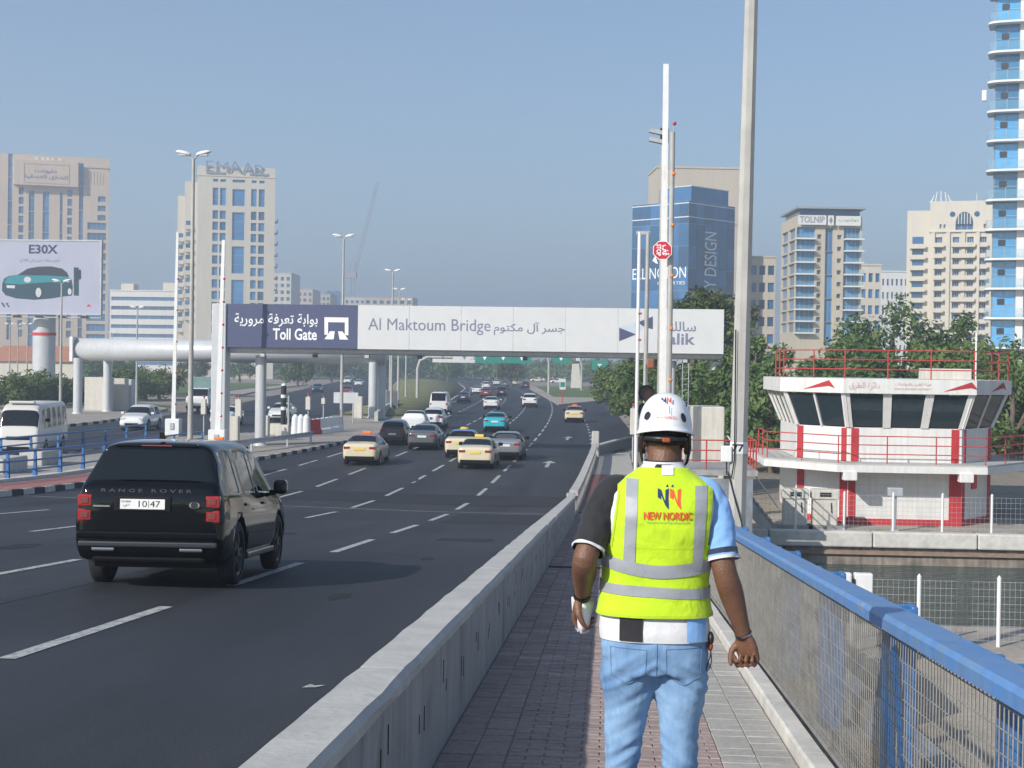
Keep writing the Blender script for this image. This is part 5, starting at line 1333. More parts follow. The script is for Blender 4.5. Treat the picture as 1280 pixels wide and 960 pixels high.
# fire hose cabinet and service lamp on the walls
t = thing('fire_hose_box', 'red fire hose box on the shaded wall facet', 'fire box', (13.62, CY0+1.05, 0))
mb = MB(); mb.rbox((0, -.12, .62), (.42, .2, .5), R(54)); mb.build('box', M_red, t)
mb = MB(); mb.cyl((-.05, -.2, .9), (-.05, -.2, 1.25), .02, n=6); mb.cyl((.12, -.1, .9), (.12, -.1, 1.35), .03, n=6); mb.build('pipe', M_steel, t)
t = thing('service_post', 'short grey post with lamp box before the white wall', 'post', (at_y(1118, 650, 54.8).x, 54.8, -.96))
mb = MB(); mb.cyl((0, 0, 0), (0, 0, 1.3), .07, n=8); mb.box(-.14, .14, -.1, .1, 0, .06); mb.build('post', M_steel, t)
mb = MB(); mb.cbox(-.26, .26, -.2, .15, 1.25, 1.55, .03); mb.build('lamp_box', M_steel, t)
# pump cabinets
for i, px in enumerate((993, 1030)):
    x = at_y(px, 640, 55.2).x; t = thing('pump_cabinet', ('beige pump cabinet nearer to the stairs', 'beige pump cabinet nearer to the red column')[i], 'cabinet', (x, 55.2, -.96), group='pump cabinets on the quay')
    mb = MB(); mb.cbox(-.42, .42, -.32, .32, .12, 1.05, .03); mb.build('body', M_cab, t)
    mb = MB(); mb.cbox(-.47, .47, -.36, .34, 1.07, 1.42, .03); hd = mb.build('hood', M_cab, t)
    mb = MB(); mb.box(-.2, .2, -.375, -.361, 1.17, 1.32); mb.build('display', M_dark, hd)
    mb = MB(); mb.box(-.6, .6, -.45, .45, 0, .12); mb.build('plinth', M_conc, t)
    mb = MB(); mb.cyl((.2, -.34, .95), (.22, -.36, .6), .02, n=6); mb.build('hose', M_dark, t)
    mb = MB(); mb.box(.25, .425, .33, .36, .3, .95); mb.build('side_vent', M_trim, t) if False else None
# stairs and landing towards the bridge
ST = thing('concrete_stairs', 'concrete stair and landing with red rails between pole and building', 'stairs', (0, 0, 0))
lx0, lx1 = at_y(850, 600, 50).x, at_y(934, 600, 50).x; lz = cz(592, 890, 50)
mb = MB(); mb.box(lx0, lx1-1.0, 49.2, 53.2, -1.5, lz); mb.build('landing_wall', M_cab, ST)
mb = MB(); mb.box(lx0-.1, lx1+.25, 49.1, 53.4, lz, lz+.18); mb.build('landing_slab', M_conc, ST)
railing(ST, [(lx0, 49.2), (lx1+.2, 49.2), (lx1+.2, 53.2)], lz+.18, (.3, .62, .95), .9, .022)
for k in range(12):
    mb = MB(); z = lz+.18-(k+1)*.18; a = lx1-.5+k*.15; mb.box(a, a+.19, 53.5, 55.0, z-.2, z); mb.build('step', M_conc, ST)
mb = MB(); mb.prism([(lx1-.5, lz+.1), (lx1+1.35, -.96), (lx1+.9, -.96), (lx1-.5, lz-.5)], 53.35, 53.45, 'y'); mb.build('stringer', M_kerbg, ST, fix=True)
for q in (50.15,):
    mb = MB(); mb.tube([(lx1-.4, 53.4, lz+1.1), (lx1+1.4, 53.4, -.1)], .025, 6); mb.build('handrail', M_white, ST)
mb = MB(); mb.box(lx0+.6, lx1+.1, 49.05, 49.2, -.9, lz-.1); mb.build('blue_grey_door', M_bgrey, ST)
mb = MB(); mb.box(lx1-.5, lx1-.2, 48.95, 49.04, .1, 1.0); mb.build('wall_box', M_dark, ST)
# concrete kiosk wall behind, partly hidden by the worker
mb = MB(); a, b_ = at_y(852, 520, 66).x, at_y(905, 520, 66).x; mb.cbox(a, b_, 65.6, 68, -1, cz(508, 875, 66), .05)
tag(mb.build('kiosk', M_cab), 'plain beige kiosk wall behind the red rails', 'kiosk')
# ladder cage behind the sign
t = thing('cage_ladder', 'thin grey caged ladder under the white sign end', 'ladder', (at_y(857, 470, 80).x, 80, 0))
for s in (-.16, .16): mb = MB(); mb.cyl((s, 0, 0), (s, 0, 5), .025, n=6); mb.build('rail', M_steel, t)
for k in range(16): mb = MB(); mb.cyl((-.16, 0, .3+k*.3), (.16, 0, .3+k*.3), .012, n=5); mb.build('rung', M_steel, t)
# wire fences
M_fpost = pm('white_fence_post', (.72, .72, .70), .5, var=.06)
def wire_fence(label, y, xs, z0, h, nh, dx, r):
    t = thing('wire_fence', label, 'fence', (0, y, z0), group=None)
    for x in xs:
        mb = MB(); mb.cyl((x, 0, 0), (x, 0, h), .045, n=8); mb.cyl((x, 0, h), (x, 0, h+.06), .05, .01, n=8); mb.build('post', M_fpost, t)
    for a, b_ in zip(xs[:-1], xs[1:]):
        mb = MB()
        for k in range(nh):
            z = .12+(h-.2)*k/(nh-1); mb.box(a, b_, -r, r, z-r, z+r)
        x = a+dx
        while x < b_-.01: mb.box(x-r*.7, x+r*.7, -r, r, .1, h-.06); x += dx
        tag(mb.build('wire_panel', M_steel, t), kind='stuff')
pxs = [at_y(px, 790, 32).x for px in (1148, 1248)]; dxx = pxs[1]-pxs[0]
wire_fence('white wire fence along the near edge of the basin', 32.0, [pxs[0]+dxx*k for k in range(-4, 7)], -.96, 1.42, 9, .11, .0032)
pxs = [at_y(px, 660, 53.3).x for px in (994, 1055)]; dxx = pxs[1]-pxs[0]
wire_fence('white wire fence on the far quay before the building', 53.3, [pxs[0]+dxx*k for k in range(-2, 9)], -.96, 1.45, 8, .16, .0035)
t = thing('power_box', 'pair of white electrical boxes on a post by the basin', 'electrical box', (at_y(1066, 730, 31).x, 31, -.96))
mb = MB(); mb.cyl((0, 0, 0), (0, 0, 1.35), .06, n=8); mb.build('post', M_steel, t)
for s in (-.22, .2): mb = MB(); mb.cbox(s-.18, s+.18, -.12, .1, 1.15, 1.6, .02); mb.build('box', M_white, t)
mb = MB(); mb.cbox(-.04, 0.02, -.16, -.121, 1.3, 1.5, .01); mb.build('lock', M_dark, t)
# concrete lamp pole numbered 77
PL = thing('concrete_lamp_pole', 'thick grey octagonal lamp pole numbered 77 beside the railing', 'lamp pole', (2.2, 26, 0))
tpz = 17.0; lean = .012
def oct_(r, z): return [(lean*(z-3)+r*math.cos(R(22.5+45*i)), r*math.sin(R(22.5+45*i)), z) for i in range(8)]
mb = MB(); mb.rings([oct_(.175, -1.0), oct_(.165, 1), oct_(.15, 4), oct_(.125, 9), oct_(.09, tpz)], smooth=False); shaft = mb.build('shaft', M_poleg, PL, fix=True)
mb = MB(); mb.cyl((lean*14, 0, tpz), (lean*14-2.2, -.3, tpz+.5), .06, n=8); mb.build('arm', M_poleg, PL)
z7 = at_y(918, 560, 25.84).z
mb = MB(); mb.rings([oct_(.158, z7-.10), oct_(.158, z7+.10)], smooth=False, cap=(False, False)); bnd = mb.build('number_band', M_signw, shaft, fix=True)
mb = MB(); text_mb(mb, '77', -.12, z7-.065, .2, .13, y=-.149, bold=.03); mb.build('number', M_black, shaft)
mb = MB(); mb.cbox(-.30, -.12, -.14, .02, z7-.24, z7+.03, .015); mb.build('junction_box', M_white, PL)
mb = MB(); mb.tube([(-.2, -.06, z7-.24), (-.2, -.09, z7-.45), (-.12, -.16, z7-.5), (-.08, -.17, z7-.2), (-.08, -.17, z7+.6), (-.09, -.16, z7+2.0)], .012, 6); mb.build('cable', M_dark, PL)
mb = MB(); mb.tube([(-.18, -.1, z7-.4), (-.05, -.18, z7-.9), (.1, -.18, z7-1.4), (-.05, -.2, z7-1.8), (.05, -.2, z7-2.1)], .012, 6); mb.build('cable', M_dark, PL)
mb = MB(); mb.box(-.24, 1.2, -3.2, 1.4, -1.0, zr(26)-.14-.96+.96); mb.build('plinth', M_conc, PL)
t = thing('plastic_crate', 'white plastic equipment box behind the railing near pole', 'box', (2.45, 24.2, zr(26)-.135))
mb = MB(); mb.cbox(-.32, .32, -.22, .22, 0, .42, .03); mb.build('body', M_wfb, t)
mb = MB(); mb.cbox(-.34, .34, -.24, .24, .422, .50, .02); mb.build('lid', M_wfb, t)
for s in (-.15, .15): mb = MB(); mb.box(s-.02, s+.02, -.235, -.221, .28, .38); mb.build('latch', M_dark, t)
# ================================================================ vehicles
def paint(name, col, metal=.0, rough=.28, coat=.8): return pm('car_paint_'+name, col, rough, metal, var=.04, scale=1.5, coat=coat)
P_black = pm('car_paint_black', (.002, .0024, .003), .07, 0, var=.04, scale=1.5, coat=.15, spec=.3); P_cream = paint('cream', (.66, .58, .40)); P_white = paint('white', (.72, .72, .70)); P_grey = paint('grey', (.16, .17, .18), .5)
P_dgrey = paint('dark_grey', (.075, .07, .065), .5); P_silver = paint('silver', (.36, .37, .38), .6); P_teal = paint('teal', (.02, .42, .50)); P_navy = paint('navy', (.03, .04, .07), .3); P_redc = paint('red', (.22, .03, .03)); P_dark = paint('charcoal', (.02, .022, .026))
P_redroof = paint('red_roof', (.50, .045, .06)); P_yelroof = paint('yellow_roof', (.68, .50, .05)); P_blueroof = paint('blue_roof', (.06, .15, .42)); P_orroof = paint('orange_roof', (.62, .16, .03)); P_bus = paint('bus_white', (.62, .60, .55), 0, .4, .3); P_green = paint('dark_green', (.03, .06, .04))
M_carglass = pm('car_glass', (.008, .011, .014), .06, var=.1, spec=.4)
M_tyre = pm('tyre_rubber', (.018, .018, .019), .85, var=.2, bump=.2, bscale=30)
M_rim = pm('alloy_rim', (.35, .36, .37), .35, .8, var=.05)
M_rimd = pm('dark_alloy', (.05, .05, .055), .3, .6, var=.05)
M_tail = pm('tail_lamp_red', (.30, .010, .012), .15, var=.05, coat=.8)
M_taili = pm('tail_lamp_inner', (.16, .035, .03), .2, var=.05, coat=.8)
M_head = pm('headlamp', (.55, .57, .58), .15, var=.05, coat=.8)
M_plate = pm('number_plate', (.72, .72, .70), .4, var=.03); M_platey = pm('number_plate_yellow', (.75, .55, .10), .4, var=.03)
M_trim = pm('black_plastic_trim', (.007, .007, .0075), .5, var=.1, spec=.15)
M_chrome = pm('chrome', (.55, .56, .57), .12, 1.0, var=.03)

def loft_body(name, st, wins, mats, sub=2, crease=.55):
    """st: stations rear to front (y, zb, zbelt, zroof, wlow, wbelt, wroof); wins: dict of glass zones.
    returns dict of meshes: body, roof, and one mesh for each connected glass pane"""
    rows = 8; V = []; 
    for (y, zb, ze, zf, wl, we, wr) in st:
        h = [(wl*.90, zb), (wl, zb+.10), (max(wl, we)+.012, (zb*.45+ze*.55)), (we+.004, ze-.07), (we-.025, ze), (wr+.035, zf-(zf-ze)*.14-.012), (wr-.07, zf-.012), (wr*.42, zf)]
        V.append([(-x, y, z) for x, z in h] + [(x, y, z) for x, z in reversed(h)])
    n = 16; me = bpy.data.meshes.new(name); bm = bmesh.new()
    vv = [[bm.verts.new(p) for p in r] for r in V]
    cl = bm.edges.layers.float.new('crease_edge')
    side = lambda k: k if k < 8 else 15-k
    for i in range(len(st)-1):
        for k in range(n):
            f = bm.faces.new((vv[i][k], vv[i][(k+1) % n], vv[i+1][(k+1) % n], vv[i+1][k])); f.smooth = True
            a, b = side(k), side((k+1) % n); r = min(a, b)
            mi = 0
            if k == n-1: mi = 0
            elif (a, b) in ((4, 5), (5, 4)) and i in wins.get('side', ()): mi = 1
            elif (r >= 5) and i in wins.get('rear', ()): mi = 2
            elif (r >= 5) and i in wins.get('front', ()): mi = 3
            elif (r >= 5) and i in wins.get('roof', ()): mi = 4
            elif (a, b) in ((4, 5), (5, 4)) and i in wins.get('pillar', ()): mi = 4
            f.material_index = mi
    bm.faces.new(list(reversed(vv[0]))).smooth = True; bm.faces.new(vv[-1]).smooth = True
    bm.edges.ensure_lookup_table()
    idx = {v: (i, k) for i, r in enumerate(vv) for k, v in enumerate(r)}
    for e in bm.edges:
        (i, k), (j, l) = idx[e.verts[0]], idx[e.verts[1]]
        if i != j and k == l:
            if side(k) == 4: e[cl] = crease
            if side(k) in (0,): e[cl] = .5
            if side(k) == 5 and (min(i, j) in wins.get('side', ())): e[cl] = .4
        if i == j and i in (0, len(st)-1): e[cl] = .55
        if i == j and i in wins.get('cre', ()) : e[cl] = .35
    bmesh.ops.recalc_face_normals(bm, faces=bm.faces)
    bm.to_mesh(me); bm.free()
    o = bpy.data.objects.new('tmp', me); COL.objects.link(o)
    m = o.modifiers.new('s', 'SUBSURF'); m.levels = sub; m.render_levels = sub
    dg = bpy.context.evaluated_depsgraph_get()
    full = bpy.data.meshes.new_from_object(o.evaluated_get(dg)); bpy.data.objects.remove(o)
    out = {}
    for mi, nm in ((0, 'body'), (1, 'side_window'), (2, 'rear_window'), (3, 'windscreen'), (4, 'roof')):
        b = bmesh.new(); b.from_mesh(full)
        bmesh.ops.delete(b, geom=[f for f in b.faces if f.material_index != mi], context='FACES')
        if not b.faces: b.free(); continue
        # split into connected pieces
        left = set(b.faces); groups = []
        while left:
            s0 = [left.pop()]; g = set(s0)
            while s0:
                f = s0.pop()
                for e in f.edges:
                    for f2 in e.link_faces:
                        if f2 in left: left.remove(f2); g.add(f2); s0.append(f2)
            groups.append(g)
        if nm in ('body',): groups = [set(b.faces)]
        out[nm] = []
        for g in groups:
            vs = {}; P = []; Fs = []
            for f in g:
                t_ = []
                for v in f.verts:
                    if v not in vs: vs[v] = len(P); P.append(tuple(v.co))
                    t_.append(vs[v])
                Fs.append(t_)
            q = bpy.data.meshes.new(nm); q.from_pydata(P, [], Fs); q.polygons.foreach_set('use_smooth', [True]*len(Fs)); q.update(); out[nm].append(q)
        b.free()
    return out
def cut_arches(me, axles, r, w_):
    b = bpy.data.objects.new('tmp', me); COL.objects.link(b); so = b.modifiers.new('so', 'SOLIDIFY'); so.thickness = .012; so.offset = -1
    for (y, zc) in axles:
        mb = MB(); mb.cyl((-w_-.5, y, zc), (w_+.5, y, zc), r, n=28); c = mb.build('cut', M_trim); c.hide_render = True
        m = b.modifiers.new('b', 'BOOLEAN'); m.object = c; m.operation = 'DIFFERENCE'; m.solver = 'EXACT'
    bpy.context.view_layer.update(); dg = bpy.context.evaluated_depsgraph_get()
    res = bpy.data.meshes.new_from_object(b.evaluated_get(dg))
    for m in list(b.modifiers):
        if m.type == 'BOOLEAN': bpy.data.objects.remove(m.object)
    bpy.data.objects.remove(b)
    return res if len(res.polygons) > 50 else me
_wheel = {}
def wheel(par, x, y, r, wd, rim=M_rim, spokes=5):
    key = (round(r, 3), wd, rim.name, spokes)
    if key not in _wheel:
        mb = MB(); prof = [(-.5, .72), (-.5, .9), (-.42, .985), (-.2, 1), (.2, 1), (.42, .985), (.5, .9), (.5, .72)]
        mb.rings([[(u*wd, r*v*math.cos(a), r*v*math.sin(a)) for a in [2*math.pi*k/28 for k in range(28)]] for u, v in prof], cap=(False, False)); tyre = mb.mesh('tyre', [M_tyre], True)
        mb = MB()
        for s in (-1, 1):
            X = s*wd*.40; mb.rings([[(X+s*q, r*v*math.cos(a), r*v*math.sin(a)) for a in [2*math.pi*k/28 for k in range(28)]] for q, v in ((0, .74), (.012*s*s, .74), (.012, .66), (-.03, .63))], cap=(False, False))
            mb.cyl((X-s*.035, 0, 0), (X-s*.03, 0, 0), r*.66, n=24, mi=1); mb.cyl((X-s*.02, 0, 0), (X+s*.012, 0, 0), r*.16, n=12)
            for k in range(spokes):
                a = 2*math.pi*k/spokes
                d = Vector((0, math.cos(a), math.sin(a))); e = Vector((0, -math.sin(a), math.cos(a)))
                for off in (-.09, .09):
                    p0 = d*r*.12+e*r*off*.5; p1 = d*r*.67+e*r*off*1.5; q = e*r*.045; hh = Vector((s*.014, 0, 0)); c = Vector((X-s*.015, 0, 0))
                    mb.add([c+p0-q+hh, c+p0+q+hh, c+p1+q+hh, c+p1-q+hh, c+p0-q, c+p0+q, c+p1+q, c+p1-q], [(0, 1, 2, 3), (0, 4, 5, 1), (1, 5, 6, 2), (2, 6, 7, 3), (3, 7, 4, 0)])
        _wheel[key] = (tyre, mb.mesh('rim', [rim, M_trim]))
    ty, rm = _wheel[key]
    w0 = link('wheel', None, par, (x, y, r)); link('tyre', ty, w0); link('rim', rm, w0)
    return w0
KINDS = {}
def car_kind(k):
    if k in KINDS: return KINDS[k]
    # rear (negative y) to front
    if k == 'sedan':
        hw, L = .90, 2.38
        st = [(-2.38, .42, .92, .96, .66, .66, .58), (-2.33, .30, .98, 1.06, .80, .80, .70), (-2.10, .24, .97, 1.10, .86, .86, .72), (-1.72, .22, .96, 1.13, .89, .87, .70), (-1.02, .20, .94, 1.42, .90, .88, .60), (-.45, .20, .93, 1.47, .90, .89, .61), (-.38, .20, .93, 1.47, .90, .89, .61), (.38, .20, .91, 1.44, .90, .89, .60), (1.10, .20, .90, 1.02, .90, .88, .74), (1.5, .20, .86, .97, .89, .86, .72), (2.05, .22, .76, .86, .86, .80, .64), (2.32, .28, .62, .72, .76, .70, .55), (2.38, .36, .52, .60, .62, .60, .5)]
        wins = {'side': (4, 6), 'rear': (3,), 'front': (7,), 'roof': (4, 5, 6), 'pillar': (), 'cre': (3, 4)}
        wins['side'] = (3, 4, 6, 7); ax, rw = ((-1.38, .33), (1.42, .33)), .33
    elif k == 'suv':
        hw, L = .94, 2.3
        st = [(-2.30, .50, 1.00, 1.04, .70, .70, .62), (-2.26, .36, 1.02, 1.10, .84, .84, .74), (-2.14, .30, 1.04, 1.16, .90, .88, .74), (-1.82, .27, 1.04, 1.60, .92, .90, .66), (-1.2, .25, 1.03, 1.70, .93, .91, .66), (-.5, .25, 1.02, 1.72, .94, .92, .66), (-.42, .25, 1.02, 1.72, .94, .92, .66), (.42, .25, 1.00, 1.66, .94, .92, .65), (1.06, .25, .98, 1.12, .94, .91, .76), (1.5, .26, .96, 1.08, .93, .89, .76), (2.0, .28, .90, 1.01, .90, .84, .70), (2.25, .34, .74, .84, .80, .74, .6), (2.30, .42, .60, .68, .66, .64, .5)]
        wins = {'side': (3, 4, 6, 7), 'rear': (2,), 'front': (7,), 'roof': (3, 4, 5, 6), 'cre': (3,)}; ax, rw = ((-1.36, .37), (1.36, .37)), .37
    elif k == 'pickup':
        hw, L = .92, 2.55
        st = [(-2.55, .55, .98, 1.02, .74, .76, .70), (-2.52, .42, 1.02, 1.06, .86, .88, .80), (-2.3, .36, 1.03, 1.07, .89, .90, .82), (-.95, .32, 1.03, 1.07, .91, .91, .82), (-.85, .30, 1.03, 1.60, .92, .90, .66), (-.35, .30, 1.02, 1.74, .92, .90, .66), (.0, .30, 1.02, 1.75, .92, .90, .66), (.08, .30, 1.02, 1.75, .92, .90, .66), (.70, .30, 1.0, 1.66, .92, .90, .65), (1.25, .30, .98, 1.12, .92, .89, .76), (2.1, .34, .92, 1.04, .90, .85, .72), (2.5, .4, .72, .82, .80, .74, .6), (2.55, .5, .6, .66, .66, .64, .5)]
        wins = {'side': (5, 6, 8), 'rear': (4,), 'front': (8,), 'roof': (5, 6, 7), 'cre': (4,)}; ax, rw = ((-1.55, .38), (1.5, .38)), .38
    elif k == 'van':
        hw, L = .98, 2.7
        st = [(-2.70, .50, 1.2, 1.95, .78, .80, .66), (-2.66, .36, 1.2, 2.20, .92, .92, .74), (-2.5, .30, 1.2, 2.25, .96, .96, .78), (-1.0, .28, 1.2, 2.28, .98, .97, .80), (-.9, .28, 1.2, 2.28, .98, .97, .80), (.7, .28, 1.2, 2.26, .98, .97, .79), (.8, .28, 1.2, 2.24, .98, .97, .79), (1.5, .28, 1.15, 2.1, .98, .96, .74), (2.1, .28, 1.1, 1.28, .97, .93, .80), (2.5, .3, 1.0, 1.12, .94, .88, .72), (2.68, .36, .8, .9, .84, .78, .6), (2.7, .44, .7, .78, .7, .68, .5)]
        wins = {'side': (2, 4, 6), 'rear': (), 'front': (7,), 'roof': (), 'cre': ()}; ax, rw = ((-1.6, .36), (1.7, .36)), .36
    elif k == 'minibus':
        hw, L = 1.04, 3.3
        st = [(-3.3, .55, 1.35, 2.35, .86, .90, .76), (-3.25, .42, 1.35, 2.50, 1.0, 1.0, .86)] + [(q, .36, 1.35, 2.58, 1.03, 1.02, .90) for q in (-3.0, -1.9, -1.82, -.72, -.64, .46, .54, 1.7, 1.8)] + [(2.45, .36, 1.32, 2.55, 1.03, 1.02, .88), (2.85, .36, 1.28, 2.30, 1.03, 1.01, .84), (3.12, .38, 1.22, 1.42, 1.0, .98, .86), (3.28, .42, 1.0, 1.1, .92, .90, .78), (3.3, .5, .9, .96, .8, .8, .6)]
        wins = {'side': (2, 4, 6, 8, 10), 'rear': (), 'front': (12,), 'roof': (), 'cre': (12,)}; ax, rw = ((-1.9, .40), (2.0, .40)), .40
    elif k == 'rover':
        hw, L = .99, 2.5
        st = [(-2.500, .52, 1.02, 1.10, .84, .82, .76), (-2.478, .42, 1.12, 1.235, .935, .905, .83), (-2.40, .34, 1.17, 1.29, .965, .945, .86), (-2.12, .30, 1.17, 1.735, .985, .955, .715), (-2.02, .29, 1.17, 1.79, .985, .957, .715), (-1.30, .28, 1.165, 1.825, .99, .96, .715), (-1.22, .28, 1.165, 1.828, .99, .96, .715), (-.22, .28, 1.15, 1.84, .99, .96, .715), (-.14, .28, 1.15, 1.84, .99, .96, .715), (.62, .28, 1.13, 1.78, .99, .96, .71), (1.22, .28, 1.11, 1.22, .99, .95, .83), (1.7, .29, 1.09, 1.18, .985, .94, .82), (2.2, .31, 1.02, 1.11, .965, .90, .78), (2.45, .36, .84, .94, .88, .82, .68), (2.5, .45, .7, .78, .76, .74, .58)]
        wins = {'side': (4, 6, 8, 9), 'rear': (2,), 'front': (9,), 'roof': (), 'cre': (2, 3)}; ax, rw = ((-1.46, .40), (1.46, .40)), .40
    m = loft_body(k, st, wins, None, 2)
    body = cut_arches(m['body'][0], [(a[0], a[1]) for a in ax], rw+.055, hw+.3)
    KINDS[k] = (m, body, ax, rw, hw, L)
    return KINDS[k]
def setmat(me, mat, cache={}):
    key = (me.name, mat.name)
    if key not in cache:
        c = me.copy(); c.materials.clear(); c.materials.append(mat); cache[key] = c
    return cache[key]
def vehicle(k, label, pos, heading=0.0, col=P_white, roofm=None, cat='car', group=None, plate=M_plate, taxi=None, rim=M_rim, detail=True, name=None, tilt=0.0, scale=1.0):
    m, body, ax, rw, hw, L = car_kind(k)
    t = thing(name or {'sedan': 'car', 'suv': 'suv', 'pickup': 'pickup_truck', 'van': 'van', 'minibus': 'minibus', 'rover': 'black_suv'}[k], label, cat, pos, heading, group)
    if tilt: t.rotation_euler = (tilt, 0, heading)
    if scale != 1: t.scale = (scale,)*3
    bd = link('body', setmat(body, col), t)
    for nm in ('rear_window', 'windscreen', 'side_window'):
        for q in m.get(nm, []): link(nm, setmat(q, M_carglass), t)
    for q in m.get('roof', []): link('roof', setmat(q, roofm or col), t)
    for (y, zc) in ax:
        for s in (-1, 1): wheel(t, s*(hw-.125), y, rw, .23, rim)
    if k in ('van', 'minibus'):
        mb = MB(); mb.cbox(-hw*.72, hw*.72, -L-.012, -L+.05, 1.35, 2.15, .03); mb.build('rear_window', M_carglass, t)
    if not detail: return t
    zl = {'sedan': .86, 'suv': .98, 'pickup': .86, 'van': 1.05, 'minibus': 1.0, 'rover': 1.0}[k]; ye = -L+.02
    if k != 'rover':
        for s in (-1, 1):
            mb = MB(); a, b = (hw*.52, hw*.86) if k in ('sedan', 'suv') else (hw*.74, hw*.9); hgt = .12 if k == 'sedan' else .2
            mb.cbox(min(s*a, s*b), max(s*a, s*b), ye-.035, ye+.16, zl-hgt/2, zl+hgt/2, .02); mb.build('tail_light', M_tail, t)
            mb = MB(); mb.cbox(min(s*hw*.5, s*hw*.82), max(s*hw*.5, s*hw*.82), L-.16, L-.02, .58 if k == 'sedan' else .74, .70 if k == 'sedan' else .88, .02); mb.build('headlight', M_head, t)
            mb = MB(); yb = .82 if k in ('sedan', 'suv') else (1.0 if k == 'pickup' else 2.15); zb_ = 1.0 if k in ('sedan',) else (1.1 if k != 'minibus' else 1.7)
            mb.cbox(min(s*(hw-.02), s*(hw+.2)), max(s*(hw-.02), s*(hw+.2)), yb-.05, yb+.05, zb_-.02, zb_+.15, .03); mb.build('mirror', M_trim if col is not P_white else col, t)
        mb = MB(); zp = {'sedan': .80, 'suv': .78, 'pickup': .70, 'van': .8, 'minibus': .75}[k]; mb.box(-.26, .26, ye-.045, ye-.02, zp-.06, zp+.06); mb.build('number_plate', plate, t)
        mb = MB(); mb.cbox(-hw*.8, hw*.8, -L-.015, -L+.2, .27 if k == 'sedan' else .36, .46 if k == 'sedan' else .56, .03); mb.build('rear_bumper', M_trim if k != 'sedan' else M_trim, t)
        mb = MB(); mb.cbox(-hw*.5, hw*.5, L-.14, L+.012, .40, .54, .02); mb.build('grille', M_trim, t)
        mb = MB(); mb.box(-hw*.8, hw*.8, -L+.3, L-.3, .17, .30); mb.build('underbody', M_trim, t)
    if taxi:
        mb = MB(); mb.cbox(-.22, .22, -.08, .08, 1.455, 1.575, .03); mb.build('taxi_sign', taxi, t)
    return t
def road_h(x, y, dx): return math.atan2(shift(y-4)-shift(y+4), 8) if dx > 0 else math.pi+math.atan2(shift2(y-4)-shift2(y+4), 8)
def on_road(px, py, L):                # rear-bumper foot point on the flat road, to vehicle centre
    p = at_z(px, py, .0); y = p.y
    for _ in range(4): p = at_y(px, py, y); y = p.y+(zr(y)-p.z)*0
    return Vector((p.x, p.y+L, rz_(p.x, p.y+L)+.004))
# ---- black SUV in front
SV = vehicle('rover', 'large black SUV with squared red tail lights in near lane', (-5.42, 20.1, 0), R(-1.2), P_black, cat='suv', rim=M_rimd, name='black_suv')
zb = rz_(-5.4, 20.1)
SV.scale = (.92, .92, .985); SV.location = (-5.52, 19.95, rz_(-5.4, 19.95)+.006); SV.rotation_euler = (-math.atan(.0622), 0, R(2.0))
for s in (-1, 1):
    for zz in (1.06, .885):
        mb = MB(); x0, x1 = sorted((s*.735, s*.925)); mb.cbox(x0, x1, -2.50, -2.30, zz-.075, zz+.075, .02); tl = mb.build('tail_light', M_tail, SV)
        mb = MB(); mb.cbox(x0+.045, x1-.045, -2.512, -2.49, zz-.038, zz+.038, .008); mb.build('lens', M_taili, tl)
    mb = MB(); mb.cbox(*sorted((s*1.0, s*1.20)), .78, .96, 1.10, 1.30, .05); mr = mb.build('mirror', P_black, SV)
    mb = MB(); mb.cbox(*sorted((s*.93, s*1.03)), .84, .90, 1.08, 1.16, .02); mb.build('mirror_stalk', M_trim, mr)
    mb = MB(); mb.cbox(*sorted((s*.968, s*.996)), -1.1, -.9, .985, 1.02, .01); mb.build('door_handle', P_black, SV)
    mb = MB(); mb.cbox(*sorted((s*.975, s*1.0)), .1, .3, .975, 1.01, .01); mb.build('door_handle', P_black, SV)
    mb = MB(); mb.cbox(*sorted((s*.96, s*1.005)), -.95, .95, .30, .38, .02); mb.build('side_sill', M_chrome if 0 else P_dark, SV)
    mb = MB(); mb.cbox(*sorted((s*.42, s*.72)), -2.53, -2.4, .455, .50, .015); mb.build('exhaust', M_chrome, SV)
    mb = MB(); mb.box(*sorted((s*.988, s*1.002)), -.60, .62, .92, .935); mb.build('side_trim', P_dark, SV)
mb = MB(); mb.cbox(-.44, .30, -2.522, -2.45, .935, 1.115, .012); pr = mb.build('plate_recess', M_trim, SV)
mb = MB(); mb.box(-.36, .22, -2.532, -2.523, .965, 1.085); pl = mb.build('number_plate', M_plate, SV)
mb = MB(); text_mb(mb, '10', -.12, .99, .11, .075, y=-2.534); text_mb(mb, '47', .03, .99, .13, .075, y=-2.534); mb.box(.008, .014, -2.5345, -2.533, .985, 1.07); text_mb(mb, 'DUBAI', -.34, 1.045, .12, .022, y=-2.534); text_mb(mb, arab('دبي'), -.32, .985, .08, .045, y=-2.534); mb.build('plate_number', M_ink if 0 else M_black, pl)
mb = MB(); text_mb(mb, 'R A N G E   R O V E R', -.62, 1.165, 1.18, .04, y=-2.497, bold=.01); mb.build('badge_lettering', pm('gloss_black_badge', (.10, .105, .11), .2, .5), SV); tag(bpy.data.objects['badge_lettering'], kind='stuff')
mb = MB(); mb.cyl((.60, -2.515, 1.02), (.60, -2.49, 1.02), .055, n=20); bgd = mb.build('badge', M_chrome, SV)
mb = MB(); mb.cyl((.60, -2.522, 1.02), (.60, -2.514, 1.02), .046, n=20); mb.build('badge_face', P_dark, bgd)
for v in bgd.data.vertices: v.co.x = .60+(v.co.x-.60)*1.25; v.co.z = 1.02+(v.co.z-1.02)*.75
mb = MB(); mb.box(-.72, -.50, -2.507, -2.495, .985, 1.005); mb.build('badge_strip', M_chrome, SV)
mb = MB(); mb.cbox(-.93, .93, -2.525, -2.42, .60, .70, .03); mb.build('bumper_step', P_black, SV)
